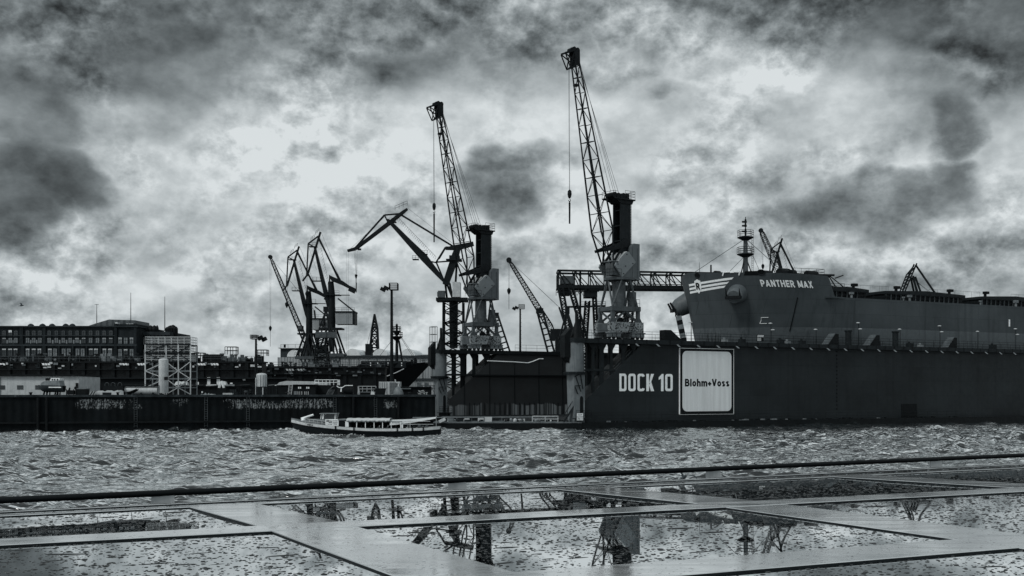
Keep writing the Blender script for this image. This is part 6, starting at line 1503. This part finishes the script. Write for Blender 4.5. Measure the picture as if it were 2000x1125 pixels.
for k in range(22): MB().bx(X(761)+k*.067, X(761)+k*.067+.03, -.05, -.002, .2, Z(746.5)).build('side_rib', M['grey'], g)
for k in range(4): MB().tube((X(742)+k*.36,-.05,.2), (X(742)+k*.36,-.05,Z(746.5)), .03, n=5).build('door_bar', M['mid'], g)
MB().path([Vector((X(x),-.2,Z(y))) for x,y in ((772,741),(773,746),(776,748),(780,749))], .1, 6).build('vent_pipe', M['light'], g)
g, X, Z = quay_thing('site_hut', 812, 8, 'black flat-roofed hut with a pale pipe along it at the quay end', 'hut')
MB().bx(X(783), X(840), 0, 3, 0, Z(756.5)).build('hut_wall', M['rubber'], g); MB().bx(X(781), X(842), -.3, 3.3, Z(756.4), Z(755.2)).build('hut_roof', M['dark'], g)
MB().tube((X(784),-.2,Z(759.5)), (X(803),-.2,Z(759.5)), .13, n=8).build('wall_pipe', M['mid'], g); MB().bx(X(774.5), X(776.5), -.4, -.3, Z(762), Z(757)).build('notice', M['white'], g); MB().bx(X(798), X(800), -.05, -.01, Z(761), Z(757)).build('lamp', M['white'], g)
g, X, Z = quay_thing('bell_buoy', 778, 4, 'grey bell-shaped buoy standing by the site hut', 'buoy'); MB().lathe([(.75,0),(.8,.2),(.62,.75),(.38,1.15),(.12,1.3)], n=16).build('buoy_body', M['grey'], g, True); MB().tube((0,0,1.25), (0,0,1.7), .06, n=6).build('buoy_staff', M['white'], g)
g, X, Z = quay_thing('white_cable_heap', 826, 4.2, 'tangle of white cable at the end of the quay', 'cable heap')
random.seed(11)
for k in range(14):
    p = [Vector((X(816)+random.uniform(0,1.5), random.uniform(-.4,.4), random.uniform(.05,.75))) for _ in range(4)]; MB().path(p, .035, 5).build('cable_loop', M['light'] if k % 3 else M['dark'], g)
g, X, Z = quay_thing('gate_frame', 838, 9, 'low pale frame rack above the hut at the quay end', 'rack')
for px in (824, 832, 840, 848): MB().bar((X(px),0,0), (X(px),0,Z(752.5)), .1).build('upright', M['mid'], g)
for y in (753, 759): MB().bar((X(823),0,Z(y)), (X(850),0,Z(y)), .1).build('crossbar', M['mid'], g)
for a, b in ((824,832),(832,840),(840,848)): MB().bar((X(a),0,Z(766)), (X(b),0,Z(753)), .07).bar((X(b),0,Z(766)), (X(a),0,Z(753)), .07).build('brace', M['mid'], g)
# mooring bollards along the edge
for i, px in enumerate((60, 230, 480, 560, 668, 800)):
    lab = ('black bollard below the propped launch','black bollard before the covered workboat','black bollard near the short domed tank','black bollard left of the office cabin','black bollard before the mixer drum','black bollard before the site hut')[i]
    g, X, Z = quay_thing('mooring_bollard', px, .6, lab, 'bollard', 'bollards along the quay edge'); MB().lathe([(.2,0),(.16,.1),(.15,.3),(.24,.36),(.22,.46),(.05,.5)], n=12).build('bollard_body', M['black'], g, True)

# ------------------------------------------------------------------ landing pontoon before the open end of the dock
d = 149; base = at(990, 765, d); base.z = 0; g = empty('landing_pontoon', base, 'low black landing pontoon with pale railing before the dock entrance', 'pontoon')
X = lambda px: (px-990)*d/F; Z = lambda py: CAMH+(HOR-py)*d/F
MB().bx(X(846), X(1136), 0, 6, -.8, Z(825)).build('pontoon_body', M['rubber'], g); MB().bx(X(846), X(1136), -.06, -.005, Z(826.3), Z(825.2)).build('edge_strip', M['grey'], g); MB().bx(X(846), X(1136), 0, 6, Z(824.95), Z(824.3)).build('pontoon_deck', M['mid'], g)
MB().rail([(X(1040),.3,Z(824.3)),(X(1090),.3,Z(824.3))], Z(813)-Z(824.3), 1.75, .045, 2).build('guard_rail', M['light'], g); MB().rail([(X(860),3,Z(824.3)),(X(1040),3,Z(824.3))], Z(815)-Z(824.3), 2.2, .03, 1).build('guard_rail', M['grey'], g)
MB().bar((X(800),4.5,Z(817)), (X(1090),4.5,Z(815.5)), .12).build('mooring_boom', M['grey'], g); MB().bar((X(858),-.2,Z(823.5)), (X(870),-.2,Z(818)), .4).build('fender', M['light'], g)
st = MB()
for o in (0, .6): st.bar((X(1103),1+o,Z(824)), (X(1122),1+o,Z(793)), .12, .2)
for k in range(14): p = ln(Vector((X(1103),1.3,Z(824))), Vector((X(1122),1.3,Z(793))), k/13); st.box(p, (.25,.6,.04))
st.tube((X(1101),1,Z(814)), (X(1119),1,Z(784)), .04, n=5); st.tube((X(1101),1.6,Z(814)), (X(1119),1.6,Z(784)), .04, n=5); st.build('boarding_stair', M['dark'], g)
random.seed(9)
for k in range(46):
    px = random.uniform(868, 1125); s = random.uniform(.15,.55); m = MB(); y = random.uniform(2, 5)
    if k % 2: m.bx(X(px)-s, X(px)+s, y-.2, y+.2, Z(824.3), Z(824.3)+s*random.uniform(.5,1.3))
    else: m.lathe([(s*.5,0),(s*.55,s*.4),(s*.3,s*.8),(.02,s*.9)], (X(px),y,Z(824.3)), 8)
    m.build('mooring_gear', random.choice([M['black'], M['dark'], M['mid'], M['grey'], M['light']]), g)

# ------------------------------------------------------------------ the excursion launch
d = 128.0; base = at(716, 765, d); base.z = .16
g = empty('excursion_boat', base, 'long low excursion boat with white sheer band and canopy passing the quay', 'boat')
X = lambda px: (px-716)*d/F; Z = lambda py: CAMH+(HOR-py)*d/F
M['boat_white'] = paint('boat_band_paint', .52, .5, .15, 2, streak=.3); M['boat_black'] = paint('boat_hull_paint', .012, .4, .2, bump=.05); M['canvas'] = paint('white_canvas', .5, .8, .12, 1.5)
def sheer(px): # top of the white band
    pts = [(569,822),(600,828),(640,832.5),(680,836),(720,838.3),(760,838.8),(800,838.2),(830,837.3),(861,835.2)]
    for (a,b),(c,e) in zip(pts, pts[1:]):
        if px <= c: return b+(e-b)*(px-a)/(c-a)
    return pts[-1][1]
BW_ = 1.75
def hbm(px): 
    k = (px-568)/294; return BW_*min(1, max(0, k/.26))**.62*(1 if k < .82 else max(.0, 1-((k-.82)/.2)**2)**.5)
def boat_strip(y0, y1, name, mat, par, n=40, off=0.0, x0=569.5, x1=860.5, rake=0):
    o = None
    m = MB()
    for sd in (-1, 1):
        gr = []
        for i in range(n+1):
            px = x0+(x1-x0)*(i/n); a, b = y0(px), y1(px); bb = hbm(px)
            sh = rake*(1-(i/n))**4
            gr.append([(X(px), sd*(bb+off), Z(a)), (X(px+sh), sd*(bb*(.86 if rake else 1)+off), Z(b))])
        m.grid(gr)
    return m.build(name, mat, par, True, sharp=60)
boat_strip(lambda p: sheer(p)+5.2, lambda p: 854, 'hull', M['boat_black'], g, rake=12)
boat_strip(lambda p: sheer(p), lambda p: sheer(p)+5.3, 'sheer_band', M['boat_white'], g, off=.02)
boat_strip(lambda p: sheer(p)-3.2+.02*(p-569) if p < 640 else sheer(p)-.2, lambda p: sheer(p)-.6 if p < 640 else sheer(p)-.1, 'bulwark_strip', M['grey'], g, x1=645, off=.03)
boat_strip(lambda p: sheer(p)+5.1, lambda p: sheer(p)+6.6, 'rubbing_strake', M['rubber'], g, off=.09)
m = MB(); top = [(X(569.5+291*i/40), hbm(569.5+291*i/40), Z(sheer(569.5+291*i/40)+1.2)) for i in range(41)]; m.add(top+[(x,-y,z) for x,y,z in reversed(top)], [tuple(range(82))]); m.build('deck', M['dark'], g)
boat_strip(lambda p: 850.2+.008*(p-600), lambda p: 851.6+.008*(p-600), 'waterline_stripe', M['light'], g, x0=598, x1=664, off=-.12)
for px in (660, 695.5, 779, 808, 829): MB().bx(X(px)-.07, X(px)+.07, -hbm(px)-.12, -hbm(px)-.02, Z(sheer(px)+6), Z(sheer(px)-.5)).build('hanging_fender', M['rubber'], g)
text_part('boat_name', 'HEDI', .22, .7, .015, M['boat_black'], g, lambda p: (X(609)+p[0], -hbm(609+p[0]*F/d)-.05, Z(sheer(609)+2.7)+p[1]*1-(p[0])*.11))
# deckhouse front, lockers, wheelhouse
MB().prism([(X(598),Z(826)),(X(640),Z(836)),(X(640),Z(821)),(X(601),Z(821.5))], lambda p: (p[0],-.95,p[1]), lambda p: (p[0],.95,p[1])).build('fore_cabin', M['grey'], g)
MB().path([Vector((X(590),-.6,Z(820))), Vector((X(597),-.6,Z(818))), Vector((X(614),-.6,Z(812.5)))], .12, 7).build('lowered_mast', M['white'], g)
MB().tube((X(592),-.7,Z(826)), (X(597),-.7,Z(819)), .14, n=8).lathe([(.2,0),(.25,.2),(.1,.4)], (X(594),-.7,Z(826)), 10).build('anchor_winch', M['white'], g)
MB().rail([(X(600),-1.1,Z(829)), (X(640),-1.2,Z(834))], .55, .5, .03, 2).build('fore_railing', M['light'], g)
for k in range(5): MB().bx(X(606+k*7), X(610+k*7), -.99, -.955, Z(829.5), Z(826.5)).build('fore_cabin_window', M['glass'], g)
wh = MB().prism([(X(628),Z(821)),(X(660),Z(821)),(X(658),Z(812)),(X(631),Z(812))], lambda p: (p[0],-.7,p[1]), lambda p: (p[0],-.68,p[1])).build('wheelhouse_glazing', M['glass'], g)
MB().bx(X(626.5), X(660.5), -.95, .95, Z(811), Z(809.6)).build('wheelhouse_roof', M['grey'], g)
for px, w in ((628.5,1.2),(632.5,2.6),(655.5,1.0),(657.5,1.0)):
    for y in (-.74, .7): MB().prism([(X(px-w/2),Z(821)),(X(px+w/2),Z(821)),(X(px+w/2+1.2),Z(811.1)),(X(px-w/2+1.2),Z(811.1))], lambda p: (p[0],y,p[1]), lambda p: (p[0],y+.05,p[1])).build('wheelhouse_post', M['white'], g)
MB().bx(X(626), X(663), -.75, .75, Z(834), Z(821.1)).build('wheelhouse_base', M['dark'], g)
MB().path([Vector((X(637.5)+.32*math.cos(R(a)), -.5, Z(819)+.32*math.sin(R(a)))) for a in range(0, 390, 30)], .03, 5).build('steering_wheel', M['light'], g)
# advertising board
bd = MB().bx(X(639.5), X(665), -1.42, -1.36, Z(833.8), Z(820.8)).build('notice_board', M['white'], g)
bp = MB().bx(X(641.5), X(646), -1.45, -1.425, Z(826), Z(822.2)).build('board_block', M['boat_black'], bd); bp2 = MB().bx(X(646.2), X(652), -1.45, -1.425, Z(828.2), Z(823.4)).build('board_block', M['boat_black'], bd)
text_part('board_lettering', 'FRAU', .13, .22, .01, M['white'], bp, lambda p: (X(643.7)+p[0], -1.455, Z(824)+p[1])); text_part('board_lettering', 'HEDI', .17, .30, .01, M['white'], bp2, lambda p: (X(649.1)+p[0], -1.455, Z(825.8)+p[1]))
for py, a, b in ((823.6,653,663),(826.2,653,663.5),(828.3,653,663)): MB().bx(X(a), X(b), -1.43, -1.422, Z(py+.45), Z(py-.45)).build('board_text_line', M['boat_black'], bd)
text_part('board_lettering', 'Tel. 040  1 77 00', .14, 1.05, .008, M['boat_black'], bd, lambda p: (X(653)+p[0], -1.43, Z(831)+p[1]))
# saloon with open bays under the canopy
MB().bx(X(665), X(677), -1.4, 1.4, Z(836), Z(823)).build('engine_casing', M['rubber'], g); MB().bx(X(664), X(680), -1.45, 1.45, Z(822.9), Z(821)).build('casing_roof', M['grey'], g)
MB().bx(X(678), X(684.5), -1.48, -1.36, Z(835.8), Z(825)).build('saloon_door', M['white'], g)
MB().bx(X(683), X(792), -1.2, 1.2, Z(838.5), Z(836.8)).build('saloon_floor', M['dark'], g); MB().bx(X(683), X(786), 1.3, 1.36, Z(838), Z(826)).build('far_side_panel', M['rubber'], g)
for px in (700, 716.8, 733.5, 750, 766.8, 785): MB().bx(X(px-.7), X(px+.7), -1.45, -1.36, Z(838.3), Z(825)).build('saloon_post', M['white'], g)
MB().bx(X(683), X(788), -1.47, -1.35, Z(826), Z(824.6)).build('saloon_lintel', M['grey'], g); MB().bx(X(683), X(788), -1.43, -1.38, Z(839), Z(837.2)).build('saloon_coaming', M['dark'], g)
for px in (706, 724, 741, 757.5, 773, 796, 806): 
    s = MB(); s.bx(X(px-2), X(px+2), -.9, -.4, Z(838.5), Z(836.5)); s.bx(X(px+1.2), X(px+2), -.9, -.4, Z(836.5), Z(833)); s.build('seat', M['white'] if px in (741, 757.5, 796) else M['mid'], g)
gr = []
for i in range(31):
    px = 680+(764-680)*i/30; gr.append([(X(px), 1.55*math.sin(R(a)), Z(823.8)+.28*math.cos(R(a))**.7+.02*math.sin(i*1.1)) for a in (-90,-70,-45,-20,0,20,45,70,90)])
MB().grid(gr).build('canopy', M['canvas'], g, True)
MB().path([Vector((X(682+i*3.1), -1.52, Z(824.8)+.05*math.sin(i*2.3))) for i in range(27)], .09, 6).build('rolled_side_curtain', M['grey'], g)
gr = []
for i in range(21):
    k = i/20; px = 764+(852-764)*k; w = 1.6-.9*k; z = Z(822.3-5.4*k*k*.9-.6*k); gr.append([(X(px), w*math.sin(R(a)), z-(1-math.cos(R(a)))*(.62-.45*k)) for a in (-90,-60,-30,0,30,60,90)])
MB().grid(gr).build('aft_awning', M['canvas'], g, True)
MB().bar((X(852),0,Z(835)), (X(852),0,Z(815.5)), .07).bar((X(803),-1.4,Z(838)), (X(803),-1.4,Z(822)), .05).build('awning_pole', M['light'], g)
MB().path([Vector((X(x),-1.45,Z(830.7))) for x in (789,848)], .03, 5).path([Vector((X(x),-1.45,Z(825))) for x in (789,842)], .03, 5).build('aft_rail', M['light'], g)
MB().bx(X(786.5), X(789.5), -1.47, -1.35, Z(838), Z(831)).build('aft_locker', M['white'], g)
for px, s in ((811,.28),(821,.35),(828,.25),(835,.3)): MB().lathe([(s*.5,0),(s*.8,s*.5),(s*.4,s),(.02,s*1.1)], (X(px),-1.0,Z(838)), 8).build('deck_bag', random.choice([M['mid'], M['grey'], M['dark']]), g)
MB().bx(X(850), X(861), -.5, .5, Z(837), Z(835.8)).build('stern_locker', M['light'], g)
# bow wave and wash along the hull
random.seed(4); m = MB()
for k in range(1100):
    u = random.random()
    if u < .72: px = random.gauss(577, 9); y = -hbm(max(569,px))*.9-abs(random.gauss(0,.55)); z = abs(random.gauss(0,.22))*max(.2, 1-abs(px-580)/30)+.12
    elif u < .90: px = 580+abs(random.gauss(0,45)); y = -BW_*.95-abs(random.gauss(0,.5)); z = .02+abs(random.gauss(0,.06))
    else: px = random.uniform(845, 900); y = random.gauss(0, 1.0); z = abs(random.gauss(0,.05))
    s = random.uniform(.03,.10)*(1.3 if u < .5 else 1); c = Vector((X(px), y, z))
    m.add([c+Vector((s,0,0)), c+Vector((-s*.5,s*.8,0)), c+Vector((-s*.5,-s*.8,0)), c+Vector((0,0,s*.8))], [(0,1,3),(1,2,3),(2,0,3),(0,2,1)])
M['foam'] = paint('wash_foam', .6, .9, .1, bump=0)
o = m.build('boat_wash', M['foam'], None, loc=base); tag(o, 'white foam of the bow wave and wash along the excursion boat', 'foam', kind='stuff')

# ------------------------------------------------------------------ gulls
def gull(px, py, d, span, tilt, label):
    p = at(px, py, d); g = empty('gull', p, label, 'bird', 'gulls'); s = span
    b = MB(); b.lathe([(.005*s,-.22*s),(.045*s,-.12*s),(.06*s,0),(.045*s,.12*s),(.03*s,.17*s),(.02*s,.20*s),(.004*s,.235*s)], (0,0,0), 10, Matrix.Rotation(R(90),3,'Y'))
    m = b.build('body', M['gull'], g, True)
    for sd in (-1, 1):
        w = MB(); rows = []
        for k, (u, z, c, x) in enumerate(((.03,.02,.15,.0),(.16,.13,.14,.02),(.30,.17,.11,.0),(.42,.13,.07,-.05),(.52,.07,.015,-.12))):
            rows.append([(x*s+c*s*.5, sd*u*s, z*s), (x*s, sd*u*s, z*s+.012*s), (x*s-c*s*.5, sd*u*s, z*s)])
        w.grid(rows); w.build('wing', M['gull'], g, True)
    MB().add([(-.17*s,-.03*s,0),(-.17*s,.03*s,0),(-.29*s,.06*s,0),(-.29*s,-.06*s,0),(-.17*s,0,.012*s)], [(0,1,4),(1,2,4),(2,3,4),(3,0,4),(3,2,1,0)]).build('tail', M['gull'], g)
    g.rotation_euler = (R(20), R(-10), R(tilt)); return g
M['gull'] = paint('gull_plumage', .045, .8, .3, 20, bump=0)
gull(1336, 932, 42, 1.25, 60, 'dark gull flying low over the water just under the handrail')
gull(42, 597, 120, 1.2, 30, 'tiny gull in the sky above the brick building')

# ------------------------------------------------------------------ glass roof in the foreground
RZ = CAMH-1.0
roof = empty('glass_roof', (0, 0, RZ), 'wet glass canopy roof with pale metal frame and dark handrail in the foreground', 'glass roof')
E1 = Vector((.911, .413, 0)); E2 = Vector((-.493, .870, 0))
def zr(b):  # height of the roof surface: flat near rows, the far bay falls away
    return 0 if b < 8.12 else -.024*(b-8.12)
def rp(a, b, z=0.0):
    if b > 8.12: b = 8.12+(b-8.12)*(1+.0217*(a-5.6))   # the outer bay widens to the right
    p = E1*a+E2*b; return Vector((p.x, p.y, z))
def wet_metal():
    t = NT('wet_frame_metal'); n = t.noise(1.6, 6, .6, (1,1,1)); f = t.noise(14, 4, .6); st = t.noise(2.0, 5, .6, (.35, 3.0, 1))
    t.l(t.mix(t.rng(n, .3, .7), tint(.52), tint(.68)), t.b.inputs['Base Color'])
    t.l(t.rng(st, .35, .65, .03, .17), t.b.inputs['Roughness']); t.b.inputs['Metallic'].default_value = .65
    t.bump(t.math('ADD', t.math('MULTIPLY', f, .3), n), .12, .01); return t.m
M['frame'] = wet_metal()
M['edge'] = paint('gasket_shade_black', .012, .6, .2, bump=0)  # gasket lines, and the frames' shadow sides painted black
def pane_material():
    t = NT('mirrored_roof_glass'); t.b.inputs['Base Color'].default_value = (.58,.62,.63,1); t.b.inputs['Metallic'].default_value = 1.0
    t.l(t.rng(t.noise(1.1, 4, .6), .3, .7, .0, .03), t.b.inputs['Roughness']); return t.m
M['roof_glass'] = pane_material()
def drop_material():
    t = NT('rain_drops'); t.b.inputs['Base Color'].default_value = (.012,.015,.016,1); t.b.inputs['IOR'].default_value = 1.40; t.b.inputs['Roughness'].default_value = .06; return t.m
M['drop'] = drop_material()
BARS = [2.345+3.87*k for k in range(-2, 6)]; BWID = .63; FH = .016
ROWS = [(2.75, 4.99), (5.45, 7.78), (8.12, 10.42)]
A_MIN, A_MAX = BARS[0]+BWID, BARS[-1]
def strip(name, b0, b1, a0=A_MIN-.6, a1=A_MAX+.6, top=FH, n=24):
    m = MB(); gr = []
    P = []
    for i in range(n+1):
        a = a0+(a1-a0)*i/n; P.append([rp(a,b0,zr(b0)-.06), rp(a,b0,zr(b0)+top-.004), rp(a,b0+.006,zr(b0)+top), rp(a,b1-.006,zr(b1)+top), rp(a,b1,zr(b1)+top-.004), rp(a,b1,zr(b1)-.06)])
    m.grid(P); o = m.build(name, M['frame'], roof)
    o.data.materials.append(M['edge'])
    for p in o.data.polygons:
        if abs(p.normal.z) < .3: p.material_index = 1  # upright faces blackened, their shade put into the colour
    return o
strip('frame_rail', 7.78, 8.12); strip('frame_rail', 4.99, 5.45); strip('frame_rail', 2.3, 2.75)
strip('frame_rail', 10.42, 10.60, top=.012); strip('gutter_lip', 11.0, 11.14, top=.008)
for (b0, b1) in ROWS:
    for a in BARS:
        m = MB(); n = 8; P = []
        for i in range(n+1):
            b = b0+.001+(b1-b0-.002)*i/n; z = zr(b)+FH-.003; P.append([rp(a,b,z-.08), rp(a,b,z-.004), rp(a+.006,b,z), rp(a+BWID-.006,b,z), rp(a+BWID,b,z-.004), rp(a+BWID,b,z-.08)])
        m.grid(P); o = m.build('glazing_bar', M['frame'], roof); o.data.materials.append(M['edge'])
        for p in o.data.polygons:
            if abs(p.normal.z) < .3: p.material_index = 1  # bar sides likewise carry their shade as black colour
def pane_z(b0, b1, a0, a1, a, b, ph, row):
    u = (b-b0)/(b1-b0); v = (a-a0)/(a1-a0)
    sag = {0: .001, 1: .0012, 2: .0100}[row]
    w = .00045*math.sin(5.2*v+ph)*math.sin(2.6*u+ph*1.7)+.00022*math.sin(11*v+2.3*ph+3*u) + .00018*math.sin(7*u+ph)
    return zr(b0)+(zr(b1)-zr(b0))*u-sag*4*u*(1-u)*(.75+.25*math.sin(math.pi*v))+w*(1 if row else .7)
random.seed(31); PH = {}
for r_, (b0, b1) in enumerate(ROWS):
    for i in range(len(BARS)-1):
        a0, a1 = BARS[i]+BWID, BARS[i+1]; ph = random.uniform(0, 6); PH[r_, i] = ph; nb, na = 26, 34
        P = [[rp(a0+(a1-a0)*v/na, b0+(b1-b0)*u/nb, pane_z(b0,b1,a0,a1,a0+(a1-a0)*v/na,b0+(b1-b0)*u/nb,ph,r_)) for v in range(na+1)] for u in range(nb+1)]
        k = len(P[0]); m = MB(); m.grid(P)
        Q = [[p-Vector((0,0,.016)) for p in row] for row in (P[0], P[-1])]   # pane thickness at its edges
        m.grid([P[0], Q[0]]); m.grid([P[-1], Q[1]]); m.build('glass_pane', M['roof_glass'], roof, True, sharp=30)
P = [[rp(a, b, zr(b)-.004) for a in (A_MIN-.6, A_MAX+.6)] for b in (10.60, 11.0)]; MB().grid(P).build('gutter_glass', M['roof_glass'], roof)
MB().grid([[rp(a, 11.14, z) for a in (A_MIN-.6, A_MAX+.6)] for z in (-.1, -.55)]).build('fascia', M['edge'], roof)
MB().grid([[rp(a, b, -.5) for a in (A_MIN-.6, A_MAX+.6)] for b in (2.3, 11.14)]).build('roof_soffit', M['edge'], roof)
for a in (BARS[1]+.3, BARS[3]+.3, BARS[5]+.3):
    for b in (3, 10.8): MB().tube(rp(a,b,-.5), rp(a,b,-RZ-1), .12, n=10).build('roof_column', M['mid'], roof)
MB().grid([[rp(a, b, -.205) for a in (A_MIN-.6, A_MAX+.6)] for b in (11.15, 12.25)]).build('outer_ledge', M['edge'], roof)
# handrail along the outer edge
HB_ = 12.0
pts = [rp(A_MIN-.6+(A_MAX-A_MIN+1.2)*i/20, HB_, -.04) for i in range(21)]
m = MB(); n = 14
m.tube(pts[0], pts[-1], .033, n=n); m.build('handrail', M['black'], roof, True)
def rail_a(px):                                       # place along the rail seen at column px
    k = (px-1000)/F; o = rp(0, HB_); e = (rp(10, HB_)-o)/10; return (k*o.y-o.x)/(e.x-k*e.y)
pa = [rail_a(x) for x in (318, 893, 1393, 1828)]; pa = [pa[0]-2.9*2, pa[0]-2.9]+pa+[pa[3]+3.1, pa[3]+6.2]
for a in pa:
    c0 = rp(a, HB_, 0); z0 = -.2
    m = MB(); m.prism([(-.115,0),(.115,0),(.11,.14),(-.11,.14)], lambda p: c0+E1*p[0]+Vector((0,0,z0+p[1]))-E2*.012, lambda p: c0+E1*p[0]+Vector((0,0,z0+p[1]))+E2*.012); m.build('rail_post', M['light'], roof)
# rain drops lying on the panes
def drops():
    rng = np.random.default_rng(12); VV = []; FF = []; base = 0; n = 7
    ang = np.arange(n)*2*np.pi/n
    def one(a, b, z, r, h, sl, th, el):
        nonlocal base
        co, si = math.cos(th), math.sin(th)
        wob = 1+.16*np.sin(2*ang+rng.random()*6)+.10*np.sin(3*ang+rng.random()*6)
        out = []
        for rr, hh in ((1, 0), (.78, .66)):
            x = np.cos(ang)*wob*r*rr*el; y = np.sin(ang)*wob*r*rr/math.sqrt(el)
            X_ = x*co-y*si; Y_ = x*si+y*co
            out.append(np.stack([X_, Y_, np.full(n, hh*h)], -1))
        top = np.array([[0,0,h]]); c = np.concatenate(out+[top]); p = rp(a, b)
        c = c+np.array([p.x, p.y, z]); VV.append(c)
        for k in range(1):
            for i in range(n): FF.append((base+k*n+i, base+k*n+(i+1) % n, base+(k+1)*n+(i+1) % n, base+(k+1)*n+i))
        for i in range(n): FF.append((base+n+i, base+n+(i+1) % n, base+2*n))
        base += 2*n+1
    dens = {0: 620, 1: 680, 2: 460}
    for r_, (b0, b1) in enumerate(ROWS):
        for i in range(len(BARS)-1):
            a0, a1 = BARS[i]+BWID, BARS[i+1]
            if (i == 0 and r_ < 2) or (i == 5 and r_ == 0) or (i == 6 and r_ < 2): continue
            cnt = int((a1-a0)*(b1-b0)*dens[r_])
            for _ in range(cnt):
                a = rng.uniform(a0+.02, a1-.02); b = rng.uniform(b0+.02, b1-.02)
                r = float(np.clip(rng.lognormal(math.log(.0062), .45), .0022, .018)); el = 1+abs(rng.normal(0, .16))
                th = rng.normal(.42, .5)
                if rng.random() < .02: r *= 1.1; el = rng.uniform(4, 9); th = rng.normal(.42, .12)
                one(a, b, pane_z(b0,b1,a0,a1,a,b,PH[r_,i],r_)-.0004, r, r*.36, 0, th, el)
    for _ in range(2600):
        a = rng.uniform(A_MIN, A_MAX); b = rng.uniform(10.62, 10.98); one(a, b, zr(b)-.0042, float(np.clip(rng.lognormal(math.log(.008), .4), .003, .02)), .003, 0, .4, 1.4)
    for (b0, b1) in ((4.99, 5.45), (7.78, 8.12)):        # thin film and beads on the metal strips
        for _ in range(int((A_MAX-A_MIN)*(b1-b0)*110)):
            one(rng.uniform(A_MIN, A_MAX), rng.uniform(b0+.02, b1-.02), FH-.0003, float(rng.uniform(.002, .007)), .0010, 0, rng.normal(.42, .3), 1+abs(rng.normal(0, .9)))
    for (b0, b1) in ROWS[:2]:
        for a in BARS[1:]:
            for _ in range(int(BWID*(b1-b0)*110)):
                one(rng.uniform(a+.02, a+BWID-.02), rng.uniform(b0, b1), FH-.0033, float(rng.uniform(.002, .007)), .0010, 0, rng.normal(.42, .3), 1+abs(rng.normal(0, .9)))
    V = np.concatenate(VV); me = bpy.data.meshes.new('rain_drops')
    me.from_pydata(V.tolist(), [], FF); me.polygons.foreach_set('use_smooth', [True]*len(FF)); me.materials.append(M['drop'])
    o = bpy.data.objects.new('rain_drops', me); S.collection.objects.link(o); o.location = (0,0,RZ)
    tag(o, 'rain drops beaded all over the glass roof panes', 'rain drops', kind='stuff')
drops()
